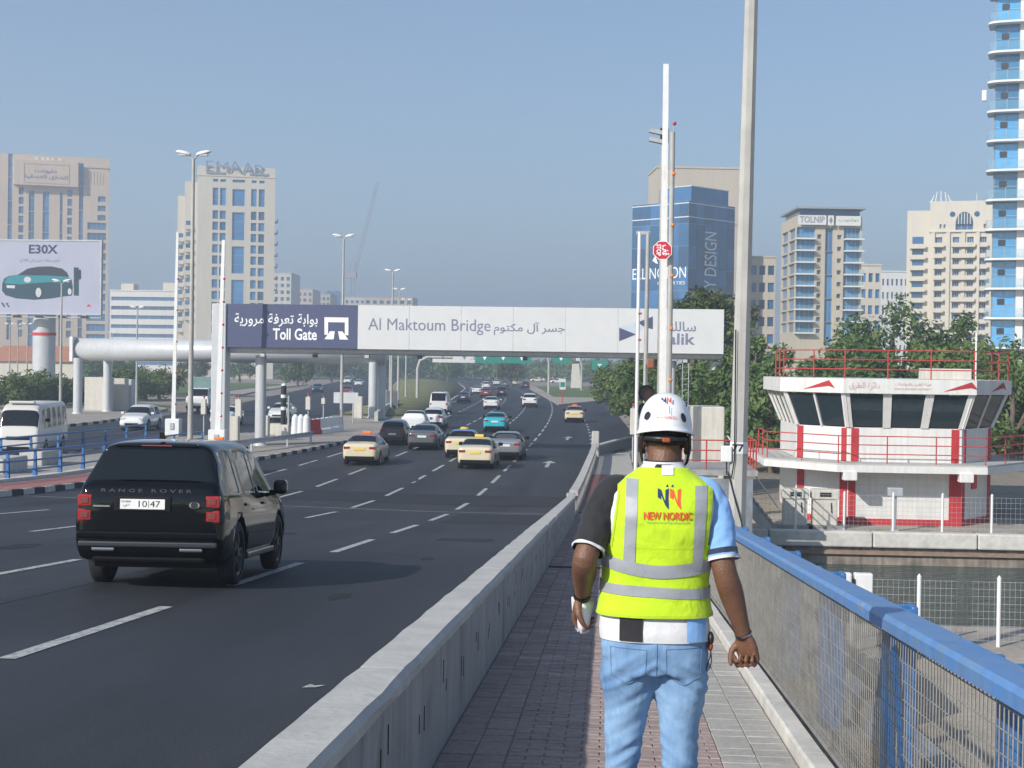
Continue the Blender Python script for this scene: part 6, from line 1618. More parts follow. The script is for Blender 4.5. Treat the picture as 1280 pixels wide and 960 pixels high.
mb = MB(); mb.cbox(-.90, .90, -2.535, -2.40, .505, .575, .02); mb.build('bumper_bar', P_dark, SV)
mb = MB(); mb.cbox(-.74, .74, -2.44, -2.2, .32, .50, .04); mb.build('diffuser', M_trim, SV)
mb = MB(); mb.box(-.9, .9, -2.498, -2.48, .845, .855); mb.build('tailgate_seam', M_chrome if 0 else M_trim, SV)
mb = MB(); mb.cbox(-.54, .54, -2.165, -1.95, 1.715, 1.752, .016); sp = mb.build('roof_spoiler', P_black, SV)
mb = MB(); mb.box(-.2, .2, -2.172, -2.166, 1.728, 1.740); mb.build('brake_light', M_tail, sp)
mb = MB(); mb.prism([(-1.95, 1.82), (-1.80, 1.82), (-1.90, 1.90), (-1.95, 1.90)], -.025, .025, 'x'); mb.build('antenna_fin', M_trim, SV, fix=True)
mb = MB(); mb.box(-.8, .8, -2.1, 2.1, .24, .36); mb.build('underbody', M_trim, SV)
mb = MB(); mb.cyl((-.2, -2.30, 1.33), (.35, -2.31, 1.335), .012, n=6); mb.build('rear_wiper', M_trim, SV)

# ---- traffic running away from the camera: (kind, label, rear foot px, paint ...)
def away(k, label, px, py, col, **kw):
    kw['scale'] = kw.get('scale', 1)*.95
    L = car_kind(k)[5]; sc_ = kw.get('scale', 1)
    p = at_z(px, py, rz_(-8, 65) if 0 else 0.0)
    for _ in range(5): p = at_z(px, py, rz_(p.x, p.y))
    h = road_h(p.x, p.y, 1); h += kw.pop('turn', 0)
    c = p+Vector((-math.sin(h), math.cos(h), 0))*L*sc_
    return vehicle(k, label, (c.x, c.y, rz_(c.x, c.y)+.008), h, col, group='cars driving away along the highway', **kw)
away('sedan', 'cream taxi with red roof and yellow plate in outer lane', 449, 582, P_cream, roofm=P_redroof, cat='taxi', plate=M_platey, taxi=M_orange, name='taxi')
away('sedan', 'cream taxi with yellow roof in the middle of the road', 593.5, 587, P_cream, roofm=P_yelroof, cat='taxi', plate=M_platey, taxi=M_platey, name='taxi')
away('sedan', 'cream taxi with blue roof half hidden by yellow-roofed taxi', 575, 573, P_cream, roofm=P_blueroof, cat='taxi', plate=M_platey, taxi=M_platey, name='taxi')
away('sedan', 'cream taxi with orange roof alone in the filter lane', 718, 528.5, P_cream, roofm=P_orroof, cat='taxi', plate=M_platey, taxi=M_orange, name='taxi')
away('sedan', 'taxi with red roof peeking out beyond the black SUV', 255, 596, P_cream, roofm=P_redroof, cat='taxi', plate=M_platey, taxi=M_orange, name='taxi')
away('suv', 'dark grey crossover beside the white pickup truck', 490, 557, P_dgrey, scale=.9)
away('sedan', 'grey sedan with pale reflections right of dark crossover', 527, 563, P_grey)
away('pickup', 'white pickup truck seen from behind by the median', 513.5, 546, P_white, cat='pickup truck')
away('suv', 'white hatchback ahead of the white pickup truck', 540.5, 536, P_white, scale=.94)
away('van', 'white van with tall roof close to the median grass', 548, 518, P_white, cat='van')
away('pickup', 'pickup with an orange load ahead of the tall van', 548, 505, P_silver, cat='pickup truck', roofm=P_orroof)
away('sedan', 'silver-grey sedan beside the yellow-roofed taxi', 631, 576, P_silver)
away('sedan', 'bright teal sedan in the middle lane', 618, 540.5, P_teal)
away('sedan', 'white sedan following the dark red car', 613.5, 512, P_white)
away('sedan', 'dark navy sedan near the median grass tip', 578.5, 504, P_navy)
away('suv', 'white SUV alone right of the middle lanes', 662, 509.5, P_white)
away('sedan', 'dark red sedan behind two white cars', 607, 497, P_redc)
away('sedan', 'white sedan left of the dark red car', 596, 493, P_white)
away('suv', 'charcoal SUV right of the dark red car', 627, 496, P_dark)
away('suv', 'white SUV ahead of the dark red car', 607.5, 487, P_white)
away('sedan', 'small cream sedan far up the highway', 643, 482, P_cream)
away('suv', 'small dark SUV far up beside the island tip', 657, 486, P_navy)
away('sedan', 'small white car far up the highway, ahead of charcoal SUV', 621, 482, P_white)
away('sedan', 'small blue-grey car far up, next to cream sedan', 631, 484, P_grey)
# ---- oncoming traffic: front foot point
def onc(k, label, px, py, col, **kw):
    L = car_kind(k)[5]; p = at_z(px, py, 0.0)
    for _ in range(5): p = at_z(px, py, rz_(p.x, p.y))
    h = road_h(p.x, p.y, -1)+kw.pop('turn', 0); c = p-Vector((-math.sin(h), math.cos(h), 0))*L
    return vehicle(k, label, (c.x, c.y, rz_(c.x, c.y)+.008), h, col, group='oncoming vehicles', **kw)
mb_ = onc('minibus', 'cream minibus coming towards us behind blue railings', 22, 572, P_bus, cat='minibus', turn=.15)
mb = MB(); mb.cbox(-.55, .55, 3.20, 3.315, .85, 1.02, .02); mb.build('grille_slot', M_trim, mb_)
mb = MB(); mb.cbox(-.6, .6, 2.2, 2.6, 2.56, 2.68, .05); mb.build('roof_vent', P_bus, mb_)
onc('suv', 'white SUV coming towards us on the oncoming road', 164, 539, P_white)
onc('sedan', 'white sedan coming towards us beside the marker column', 347, 527, P_white)
onc('sedan', 'dark sedan far back on the oncoming road', 396, 491, P_navy)
onc('suv', 'white SUV far back on the oncoming road', 434, 480, P_white)
onc('sedan', 'white sedan far back behind a gantry column', 448, 483, P_white)
onc('sedan', 'dark red sedan behind the blank sign panel', 433, 495, P_redc)
onc('sedan', 'white sedan half hidden by the toll gantry end column', 275, 533, P_white)
# box truck
p = at_z(243, 517, 0)
TR = thing('box_truck', 'white box truck coming towards us behind the tall lamp', 'truck', (p.x, p.y+3, 0), road_h(p.x, p.y, -1), 'oncoming vehicles')
m, body, ax, rw, hw, L = car_kind('van')
mb = MB(); mb.cbox(-1.15, 1.15, -3.4, 1.1, .9, 3.3, .04); mb.build('cargo_box', pm('box_truck_green', (.16, .25, .24), .5), TR)
st_ = [[(-1.02, q, .5), (1.02, q, .5), (1.02, q, a), (.92, q, b), (-.92, q, b), (-1.02, q, a)] for q, a, b in ((1.15, 1.5, 2.35), (2.3, 1.45, 2.3), (2.85, 1.35, 1.6), (2.95, 1.2, 1.3))]
mb = MB(); mb.rings(st_, smooth=False); mb.build('cab', P_white, TR, fix=True)
mb = MB(); mb.add([(-.88, 2.40, 2.24), (.88, 2.40, 2.24), (.93, 2.86, 1.60), (-.93, 2.86, 1.60)], [(0, 1, 2, 3)]); mb.build('windscreen', M_carglass, TR)
mb = MB(); mb.cbox(-1.0, 1.0, 2.9, 3.02, .45, .72, .03); mb.build('bumper', M_trim, TR)
for s in (-1, 1): mb = MB(); mb.cbox(*sorted((s*.62, s*.95)), 2.9, 2.98, .85, 1.0, .02); mb.build('headlight', M_head, TR)
for y in (-2.2, 2.1):
    for s in (-1, 1): wheel(TR, s*.92, y, .42, .25)
# ---- distant parked and crossing traffic beyond the bend
far_cols = [(P_white, 'white'), (P_silver, 'silver'), (P_dark, 'charcoal'), (P_navy, 'navy'), (P_redc, 'dark red'), (P_cream, 'cream')]
FARL = ['distant white car seen between the gantry columns', 'distant car just right of the gantry columns', 'distant car left of the first slim median pole', 'distant car at the third slim median pole', 'distant car right of the curved median sign mast', 'distant car under the left end of white overhead sign', 'distant car under the middle of white overhead sign',
 'distant car under the right end of white overhead sign', 'distant car below the joint of white and green signs', 'distant car under the green overhead sign', 'distant car left of the overhead sign mast', 'distant car just right of the overhead sign mast', 'distant car above the small island sign', 'distant car behind the small island sign', 'distant car just right of the pale totem', 'second distant car right of the pale totem', 'distant car nearest the roadside tree on the far road']
i = 0
for (px, py) in ((470, 470), (480, 466), (492, 470), (505, 467), (532, 468), (545, 467), (560, 469), (575, 466), (590, 468), (618, 471), (672, 474), (690, 473), (697, 476), (703, 472), (735, 475), (750, 474), (762, 476)):
    p = at_z(px, py+3.2, 0); c, nm = far_cols[(i*5+i//3) % 6] if i % 3 else far_cols[0]
    if p.y > 700: p = at_y(px, py, 640); p.z = 0
    vehicle('suv' if i % 2 else 'sedan', FARL[i], (p.x, p.y, .01), R(90+rnd.uniform(-25, 25)), c, group='distant cars beyond the bend', detail=False)
    i += 1
# ================================================================ the worker walking ahead
MY = 5.35; MX = at_y(820, 797, MY).x; MZ = zr(MY)+.026
def mx(px): return (px-820)/355.0
def mz(py): return (1153-py)/355.0
MAN = thing('person', 'worker in white helmet and yellow safety vest walking away holding papers', 'person', (MX, MY, MZ), 0)
MAN.rotation_euler = (0, .0, 0)
M_skin = pm('brown_skin', (.15, .072, .042), .5, var=.25, scale=9, bump=.22, bscale=140)
M_hair = pm('black_hair', (.012, .010, .009), .7, var=.3, scale=60, bump=.5, bscale=250)
def fabric(name, col, var=.08, weave=260, bump=.12, rough=.85, folds=.35):
    m = pm(name, col, rough, var=var, scale=7, bump=bump, bscale=weave)
    n = m.node_tree.nodes; l = m.node_tree.links; b = n['Principled BSDF']
    b.inputs['Sheen Weight'].default_value = .15
    tc = n.new('ShaderNodeTexCoord'); t = n.new('ShaderNodeTexNoise'); t.inputs['Scale'].default_value = 11; t.inputs['Detail'].default_value = 3; t.inputs['Distortion'].default_value = .6; l.new(tc.outputs['Object'], t.inputs['Vector'])
    bp = n.new('ShaderNodeBump'); bp.inputs['Strength'].default_value = folds; bp.inputs['Distance'].default_value = .02; l.new(t.outputs['Fac'], bp.inputs['Height'])
    old = b.inputs['Normal'].links[0].from_node; l.new(bp.outputs[0], old.inputs['Normal'])
    return m
M_vest = fabric('hi_vis_yellow', (.47, .68, .012), .09, folds=.55)
M_tape = fabric('reflective_tape', (.30, .315, .34), .08, rough=.45, folds=.25)
M_swhite = fabric('white_shirt', (.62, .62, .63), .04); M_sblack = fabric('black_shirt', (.014, .014, .017), .15); M_sblue = fabric('light_blue_shirt', (.22, .42, .75), .06); M_snavy = fabric('navy_stripe', (.02, .03, .07))
M_denim = bpy.data.materials.new('washed_denim'); M_denim.use_nodes = True
n = M_denim.node_tree.nodes; l = M_denim.node_tree.links; b = n['Principled BSDF']; b.inputs['Roughness'].default_value = .9
tc = n.new('ShaderNodeTexCoord'); t1 = n.new('ShaderNodeTexNoise'); t1.inputs['Scale'].default_value = 3.2; t1.inputs['Detail'].default_value = 4; l.new(tc.outputs['Object'], t1.inputs['Vector'])
mp = n.new('ShaderNodeMapping'); mp.inputs['Scale'].default_value = (14, 14, 3); l.new(tc.outputs['Object'], mp.inputs[0])
t2 = n.new('ShaderNodeTexNoise'); t2.inputs['Scale'].default_value = 3; t2.inputs['Detail'].default_value = 8; t2.inputs['Roughness'].default_value = .7; l.new(mp.outputs[0], t2.inputs['Vector'])
ad = n.new('ShaderNodeMath'); ad.operation = 'MULTIPLY_ADD'; ad.inputs[1].default_value = .35; l.new(t2.outputs['Fac'], ad.inputs[0]); l.new(t1.outputs['Fac'], ad.inputs[2])
r = n.new('ShaderNodeValToRGB'); r.color_ramp.elements[0].position = .45; r.color_ramp.elements[1].position = .85
r.color_ramp.elements[0].color = (.055, .135, .29, 1); r.color_ramp.elements[1].color = (.27, .43, .63, 1); l.new(ad.outputs[0], r.inputs[0]); l.new(r.outputs[0], b.inputs['Base Color'])
bp = n.new('ShaderNodeBump'); bp.inputs['Strength'].default_value = .35; bp.inputs['Distance'].default_value = .015; t3 = n.new('ShaderNodeTexNoise'); t3.inputs['Scale'].default_value = 16; t3.inputs['Detail'].default_value = 4; l.new(tc.outputs['Object'], t3.inputs['Vector']); l.new(t3.outputs['Fac'], bp.inputs['Height']); l.new(bp.outputs[0], b.inputs['Normal'])

def spline(P, n=8):
    """Catmull-Rom through tuples of any length"""
    out = []; P = [Vector(p) if len(p) <= 4 else p for p in P]
    for i in range(len(P)-1):
        p0, p1, p2, p3 = P[max(0, i-1)], P[i], P[i+1], P[min(len(P)-1, i+2)]
        for k in range(n):
            t = k/n; out.append(tuple(.5*((2*b_)+(-a+c)*t+(2*a-5*b_+4*c-d)*t*t+(-a+3*b_-3*c+d)*t**3) for a, b_, c, d in zip(p0, p1, p2, p3)))
    out.append(tuple(P[-1])); return out
def limb(mb, pts, n=6, seg=18, flat=1.0):
    s = spline(pts, n); mb.tube([p[:3] for p in s], [p[3] for p in s], seg)
def remesh(mb, name, voxel, mat, par, smooth=2, wr=None):
    me = mb.mesh(name, [mat]); o = bpy.data.objects.new('tmp', me); COL.objects.link(o)
    m = o.modifiers.new('r', 'REMESH'); m.mode = 'VOXEL'; m.voxel_size = voxel; m.use_smooth_shade = True
    dg = bpy.context.evaluated_depsgraph_get(); q = bpy.data.meshes.new_from_object(o.evaluated_get(dg)); bpy.data.objects.remove(o)
    bm = bmesh.new(); bm.from_mesh(q)
    for _ in range(smooth): bmesh.ops.smooth_vert(bm, verts=bm.verts, factor=.5, use_axis_x=True, use_axis_y=True, use_axis_z=True)
    if wr:
        bm.normal_update()
        for v in bm.verts: v.co += v.normal*wr(v.co)
    for f in bm.faces: f.smooth = True
    bm.to_mesh(q); bm.free(); q.materials.clear(); q.materials.append(mat)
    return link(name, q, par)
# ---- torso sections: z, half width, half depth, centre x, centre y
TS = [(.86, .170, .115, .0, .0), (.95, .182, .125, -.003, .0), (1.02, .180, .122, -.006, .0), (1.10, .176, .116, -.008, .0), (1.20, .172, .113, -.006, -.002), (1.30, .182, .118, .0, -.006), (1.38, .190, .120, .006, -.010), (1.44, .194, .114, .010, -.012), (1.485, .186, .100, .014, -.010), (1.515, .164, .086, .015, -.004), (1.54, .132, .074, .015, .004), (1.565, .095, .066, .016, .012), (1.59, .066, .060, .018, .018), (1.64, .058, .058, .02, .028)]
def sec(z):
    if z <= TS[0][0]: return TS[0][1:]
    for a, b_ in zip(TS[:-1], TS[1:]):
        if z <= b_[0]:
            t = (z-a[0])/(b_[0]-a[0]); return tuple(u+(v-u)*t for u, v in zip(a[1:], b_[1:]))
    return TS[-1][1:]
NE = 2.5
def fold(x, z): return .0065*noise.noise((x*9, z*16, 1.3))+.003*noise.noise((x*4, z*24+x*8, 7.1))
def ring(z, off=0.0, n=64, wr=0.0):
    a, b_, cx, cy = sec(z); a += off; b_ += off; out = []
    for k in range(n):
        t = 2*math.pi*k/n; c, s = math.cos(t), math.sin(t)
        x = cx+a*math.copysign(abs(c)**(2/NE), c); y = cy+b_*math.copysign(abs(s)**(2/NE), s)
        f = fold(x, z)*wr; out.append((x, y-f if s < 0 else y+f*s, z))
    return out
def back_y(x, z, off=0.0, wr=1.0):
    a, b_, cx, cy = sec(z); a += off; b_ += off; u = min(1, abs(x-cx)/a)
    return cy-b_*(1-u**NE)**(1/NE)-fold(x, z)*wr
def ztop(x, off):
    lo, hi = 1.44, 1.60
    for _ in range(30):
        m = (lo+hi)/2; a, _, cx, _ = sec(m)
        if a+off > abs(x-cx)+.004: lo = m
        else: hi = m
    return lo
# ---- arms (joint: x, y, z, radius)
SH_L, EL_L, WR_L = (-.183, -.005, 1.465), (-.250, -.125, 1.272), (-.262, .045, 1.115)
SH_R, EL_R, WR_R = (.192, -.005, 1.465), (.228, -.070, 1.240), (.306, -.02, .995)
def mid(a, b_, t): return tuple(u+(v-u)*t for u, v in zip(a, b_))
armL = [SH_L+(.050,), mid(SH_L, EL_L, .5)+(.046,), EL_L+(.043,), mid(EL_L, WR_L, .35)+(.044,), mid(EL_L, WR_L, .75)+(.032,), WR_L+(.0265,)]
armR = [SH_R+(.050,), mid(SH_R, EL_R, .5)+(.046,), EL_R+(.042,), mid(EL_R, WR_R, .35)+(.043,), mid(EL_R, WR_R, .75)+(.032,), WR_R+(.0265,)]
# ---- body: one continuous skin mesh
B = MB()
B.rings([ring(z, -.014) for z in [.93+.03*i for i in range(23)]])
limb(B, [(.018, .012, 1.54, .062), (.02, .022, 1.60, .060), (.022, .035, 1.66, .060)])
hc = Vector((.022, .045, 1.712))                                   # head
B.ball(hc, 1, 28, sx=.076, sy=.096, sz=.104); B.ball(hc+Vector((0, .035, -.06)), 1, 22, sx=.058, sy=.062, sz=.066)
B.ball(hc+Vector((0, .098, -.035)), 1, 12, sx=.014, sy=.022, sz=.022)            # nose
for s in (-1, 1):
    B.ball(hc+Vector((s*.079, -.004, -.052)), 1, 14, sx=.012, sy=.022, sz=.032); B.ball(hc+Vector((s*.075, .004, -.078)), 1, 10, sx=.010, sy=.010, sz=.012)   # ears
    B.ball(hc+Vector((s*.030, .088, -.01)), 1, 8, sx=.014, sy=.01, sz=.009)
B.ball(hc+Vector((0, .092, -.075)), 1, 10, sx=.024, sy=.012, sz=.009)            # mouth
limb(B, armL); limb(B, armR)
def hand(wr, d, nrm, curls, thumb, spread=.0, sc_=1.0):
    """palm from the wrist along d, palm facing nrm; curls per finger in degrees at the three joints"""
    d = Vector(d).normalized(); nrm = (Vector(nrm)-d*Vector(nrm).dot(d)).normalized(); s = d.cross(nrm); wr = Vector(wr)
    for u in (-.028, -.010, .010, .028):
        B.tube([wr+s*u*.6*sc_, wr+d*.035*sc_+s*u*.95*sc_, wr+d*.078*sc_+s*u*1.05*sc_], [.017*sc_, .0165*sc_, .0135*sc_], 10)
    for i, (u, L) in enumerate(((-.031, .066), (-.0105, .078), (.0105, .084), (.031, .076))):
        p = wr+d*.082*sc_+s*u*1.05*sc_; dd = (d+s*u*spread*8).normalized(); pts = [p-dd*.012]; ang = 0; rs = [.0105*sc_]
        q = p.copy()
        for j, f in enumerate((.46, .31, .23)):
            ang += R(curls[i][j]); dr = dd*math.cos(ang)+nrm*math.sin(ang); pts.append(q.copy()); rs.append((.0100, .0092, .0084)[j]*sc_); q = q+dr*L*f*sc_
        pts.append(q); rs.append(.0068*sc_)
        B.tube(pts, rs, 10); B.ball(q, .0070*sc_, 8)
    tp = wr+d*.022*sc_+s*.030*sc_; a, b_, c = thumb
    t1 = tp+(d*.6+s*.55+nrm*a).normalized()*.036*sc_; t2 = t1+(d*.75+s*b_+nrm*a*1.2).normalized()*.030*sc_; t3 = t2+(d*.8+s*c+nrm*a*1.3).normalized()*.024*sc_
    B.tube([tp-s*.012, tp, t1, t2, t3], [.014, .0145, .0118, .0102, .0075], 10); B.ball(t3, .0078, 8)
dL = Vector((-.02, .05, -.10)); hand(WR_L, dL, (.9, -.35, -.2), [(40, 62, 35)]*2+[(36, 60, 35)]*2, (.55, .1, -.25))
dR = Vector((.03, .02, -.12)); hand(WR_R, dR, (-.55, -.75, -.1), [(70, 92, 60), (72, 94, 60), (74, 92, 58), (66, 88, 55)], (.75, -.1, -.5))
# legs inside the jeans, and feet
LL = [(-.088, .0, .88, .078), (-.110, .03, .62, .050), (-.113, .045, .47, .041), (-.110, .0, .25, .044), (-.10, -.02, .09, .040)]
LR = [(.085, .0, .88, .078), (.087, .0, .62, .050), (.088, -.01, .47, .041), (.094, -.09, .26, .044), (.098, -.16, .10, .040)]
limb(B, LL); limb(B, LR)
for x, y in ((-.10, -.02), (.098, -.16)): B.tube([(x, y-.04, .05), (x, y+.05, .055), (x, y+.15, .03)], [.036, .036, .028], 10)
body = remesh(B, 'body', .0042, M_skin, MAN, 2)
# hair under the helmet
H = MB(); H.ball(hc, 1, 30, sx=.0785, sy=.0985, sz=.1065)
bm = bmesh.new(); bm.from_mesh(H.mesh('hair', [M_hair]))
bmesh.ops.subdivide_edges(bm, edges=bm.edges[:], cuts=1)
for v in bm.verts: v.co += v.normal*.0015*noise.noise(v.co*160)
lim = lambda co: hc.z-.070+.02*noise.noise((co.x*60, 0, 0)) if co.y < hc.y+.02 else hc.z-.02+(co.y-hc.y)*.8
bmesh.ops.delete(bm, geom=[v for v in bm.verts if v.co.z < lim(v.co)], context='VERTS')
for f in bm.faces: f.smooth = True
me = bpy.data.meshes.new('hair'); bm.to_mesh(me); bm.free(); me.materials.append(M_hair); link('hair', me, MAN)
# ---- shirt
S = MB(); zs = [.985+.012*i for i in range(52)]
S.rings([ring(z, .004+(.007 if z < 1.06 else 0)+.004*max(0, 1-abs(z-1.02)/.05), 72, 1.0) for z in zs if z < 1.60], cap=(False, False))
shirt = S.build('shirt', M_swhite, MAN)
def sleeve(pts, mat, name, wr=1.0):
    m = MB(); s = spline(pts, 8); P = [Vector(p[:3]) for p in s]; vs = []
    up = None; rings_ = []
    for i, p in enumerate(P):
        d = (P[min(i+1, len(P)-1)]-P[max(i-1, 0)]).normalized(); a = d.orthogonal().normalized() if up is None else (up-d*up.dot(d)).normalized(); up = a; b_ = d.cross(a)
        rings_.append([p+(a*math.cos(t)+b_*math.sin(t))*(s[i][3]+.006*wr*noise.noise((math.cos(t)*2.2+p.x*8, math.sin(t)*2.2, i*.42))) for t in [2*math.pi*k/40 for k in range(40)]])
    m.rings(rings_, cap=(False, False)); o = m.build(name, mat, MAN); so = o.modifiers.new('s', 'SOLIDIFY'); so.thickness = .003; return o, rings_
slL, rl = sleeve([(-.105, .0, 1.500, .052), (-.158, -.006, 1.487, .060), mid(SH_L, EL_L, .25)+(.063,), mid(SH_L, EL_L, .6)+(.058,), mid(SH_L, EL_L, .88)+(.0565,)], M_sblack, 'sleeve')
slR, rr = sleeve([(.120, .0, 1.500, .052), (.168, -.006, 1.487, .058), mid(SH_R, EL_R, .25)+(.060,), mid(SH_R, EL_R, .6)+(.056,), mid(SH_R, EL_R, .88)+(.0565,)], M_sblue, 'sleeve')
tag(slL, 'short black sleeve with white cuff'); tag(slR, 'short light blue sleeve with navy and white cuff')
def cuff(rings_, i0, i1, off, mat, par, name):
    m = MB(); out = []
    for r_ in rings_[i0:i1]:
        c = sum(r_, Vector())/len(r_); out.append([c+(p-c)*(1+off/max(.01, (p-c).length)) for p in r_])
    m.rings(out, cap=(False, False)); m.build(name, mat, par)
cuff(rl, -3, len(rl), .0022, M_swhite, slL, 'cuff_stripe'); cuff(rr, -3, len(rr), .0022, M_swhite, slR, 'cuff_stripe'); cuff(rr, -6, -3, .0026, M_snavy, slR, 'cuff_stripe')
mL = MB()                                                          # collar
mL.rings([[(p[0]*1.0, p[1], z) for p in [(cxx+rx_*math.cos(t), cyy+ry_*math.sin(t)) for t in [2*math.pi*k/40 for k in range(40)]]] for z, rx_, ry_, cxx, cyy in ((1.56, .082, .074, .016, .012), (1.585, .074, .069, .018, .018), (1.603, .070, .066, .019, .023), (1.606, .066, .062, .019, .023))], cap=(False, False)); col_o = mL.build('collar', M_sblack, MAN)
mL = MB(); mL.rings([[(cxx+rx_*math.cos(t), cyy+ry_*math.sin(t), z) for t in [2*math.pi*k/40 for k in range(40)]] for z, rx_, ry_, cxx, cyy in ((1.5945, .0740, .0692, .018, .020), (1.6015, .0722, .068, .019, .022))], cap=(False, False)); mL.build('collar_stripe', M_swhite, col_o)
def patch(name, mat, par, x0, x1, z0, z1, off, nx=14, nz=14, wr=1.0, sag=0.0, shape=None):
    m = MB(); rows = []
    for j in range(nz+1):
        z = z0+(z1-z0)*j/nz; row = []
        for i in range(nx+1):
            f = i/nx; xa, xb = (x0, x1) if not callable(x0) else (x0(z), x1(z)); x = xa+(xb-xa)*f
            zz = z-sag*4*f*(1-f); row.append((x, back_y(x, zz, off, wr), zz))
        rows.append(row)
    m.sheet(rows); return m.build(name, mat, par)
hm = lambda d: .004+.007+.004+d
patch('black_panel', M_sblack, shirt, mx(774), mx(802), .990, 1.085, .0175, 8, 8); patch('blue_panel', M_sblue, shirt, mx(856), .168, .990, 1.085, .0175, 8, 8)
# ---- vest
V_ = MB(); VO = .016
zv = [1.072+.0125*i for i in range(21)]
def hem(z, k, n): return z
V_.rings([ring(z, VO+.010*max(0, 1-(z-1.072)/.08), 80, 1.0) for z in zv], cap=(False, False))
zl_top = zv[-1]
def edgeL(z): return -.143-.024*max(0, (1.50-z)/.19)
def edgeR(z): return .186-.018*max(0, (1.50-z)/.19)
cols = 46; rows = []
NB = 40
grid = []
for i in range(cols+1):
    f = i/cols; col = []
    x_top = edgeL(1.52)+(edgeR(1.52)-edgeL(1.52))*f
    zt = min(ztop(x_top, VO), 1.583)
    for j in range(NB+1):
        z = zl_top-.012+(zt-zl_top+.012)*j/NB; x = edgeL(z)+(edgeR(z)-edgeL(z))*f; col.append((x, back_y(x, z, VO+.0009, 1.0), z))
    a, _, cx, cy = sec(zt)
    if abs(x_top-.018) > .07:
        for j in range(1, NB+1):
            z = zt+(zl_top-zt)*j/NB; x = edgeL(z)+(edgeR(z)-edgeL(z))*f; _, _, _, cy2 = sec(z); col.append((x, 2*cy2-back_y(x, z, VO, 0), z))
    grid.append(col)
for c0, c1 in zip(grid[:-1], grid[1:]):
    n_ = min(len(c0), len(c1)); o = len(V_.v); V_.v += c0[:n_]+c1[:n_]
    for j in range(n_-1): V_.f.append((o+j, o+n_+j, o+n_+j+1, o+j+1)); V_.m.append(0); V_.s.append(True)
vest = V_.build('safety_vest', M_vest, MAN)
TO = VO+.0034
def vt(xa, xb, za, zb): return lambda z: xa+(xb-xa)*(z-za)/(zb-za)
patch('reflective_strip', M_tape, vest, vt(mx(777), mx(780), 1.235, 1.55), vt(mx(791), mx(794.5), 1.235, 1.55), 1.235, 1.545, TO, 6, 40)
patch('reflective_strip', M_tape, vest, vt(mx(861.5), mx(864), 1.24, 1.54), vt(mx(873.5), mx(879.5), 1.24, 1.54), 1.235, 1.525, TO, 6, 40)
def band(z0, z1, dz, name='reflective_band'):
    m = MB(); rows = []
    for j in range(7):
        z = z0+(z1-z0)*j/6; rr_ = []
        for p in ring(z, TO+.001, 96, 1.0):
            u = (p[0]+.005)/.19; zz = z+dz(u) if p[1] < 0 else z+dz(u); q = p; rr_.append((q[0], q[1]-.0, zz))
        rows.append(rr_)
    m.rings(rows, cap=(False, False)); return m.build(name, M_tape, vest)
m = MB(); m.rings([ring(z, VO+.010*max(0, 1-(z-1.072)/.08)+.002, 80, 1.0) for z in (1.0715, 1.076, 1.081)], cap=(False, False)); m.build('hem_binding', fabric('hi_vis_binding', (.40, .56, .012)), vest)
for ed, s_ in ((edgeL, 1), (edgeR, -1)):
    m = MB(); m.sheet([[(ed(z)+q*s_, back_y(ed(z)+q*s_, z, VO+.0028), z) for q in (0, .004, .008)] for z in [1.312+.006*k for k in range(33)]]); m.build('armhole_binding', MATS['hi_vis_binding'], vest)
band(1.212, 1.257, lambda u: .022*u*u-.004+.006*(u < 0)*abs(u)*2); band(1.142, 1.178, lambda u: -.008*u)
# lettering on the back
def onback(X, Z, d): return (X, back_y(X, Z, VO+.0042+d, 1.0), Z)
M_lred = pm('red_orange_print', (.72, .10, .03), .7, var=.05); M_lnavy = pm('navy_print_cloth', (.02, .03, .12), .7, var=.05); M_lg = pm('grey_green_print', (.30, .40, .10), .7, var=.05)
def fine_text(body_, x0, x1, z0, z1, mat, name, bold=.0, fn=onback, par=None):
    m = MB(); text_mb(m, body_, x0, z0, x1-x0, z1-z0, fn=fn, bold=bold, lift=.0004); m.build(name, mat, par or vest)
fine_text('NEW NORDIC', mx(801), mx(860), mz(652.3), mz(642.5), M_lred, 'lettering', .025)
fine_text('Electromechanical Engineering Services', mx(805), mx(857), mz(657.5), mz(653.8), M_lg, 'lettering')
def nlogo(fn, par, cx_, cz_, w_, h_):
    Lp = [[(-1, 1), (-.72, .85), (-.72, -.05), (-1, .12)], [(-.95, .95), (-.72, .85), (-.12, -.95), (-.35, -.62)], [(-.35, .8), (-.06, 1), (-.06, -1), (-.35, -.62)]]
    for sgn, mat, nm in ((1, M_lnavy, 'logo_stroke'), (-1, M_lred, 'logo_stroke')):
        m = MB()
        for k, q in enumerate(Lp):
            q2 = [(-u, v) if sgn < 0 else (u, v) for u, v in q]
            if sgn < 0: q2 = [(-u-1.06, v) for u, v in q2]; q2 = [(-u, v) for u, v in q2] if False else [(u+1.06+0, v) for u, v in [(1.06-(-x_), y_) for x_, y_ in q]] 
            m.add([fn(cx_+u*w_/2*(1 if sgn > 0 else 1), cz_+v*h_/2, .0003*k) for u, v in (q if sgn > 0 else [(x_+1.06, y_) for x_, y_ in [( -.0+x0, y0) for x0, y0 in q]])], [(0, 1, 2, 3)])
        m.build(nm, mat, par)
    m = MB()
    for u in (-.2, .26): m.add([fn(cx_+(u-.12)*w_/2, cz_+1.12*h_/2, 0), fn(cx_+(u+.12)*w_/2, cz_+1.12*h_/2, 0), fn(cx_+(u+.05)*w_/2, cz_+1.38*h_/2, 0)], [(0, 1, 2)])
    m.build('logo_mark', M_lred if 0 else M_lnavy, par)
nlogo(onback, vest, mx(832), mz(627), mx(846)-mx(818), mz(615)-mz(640))
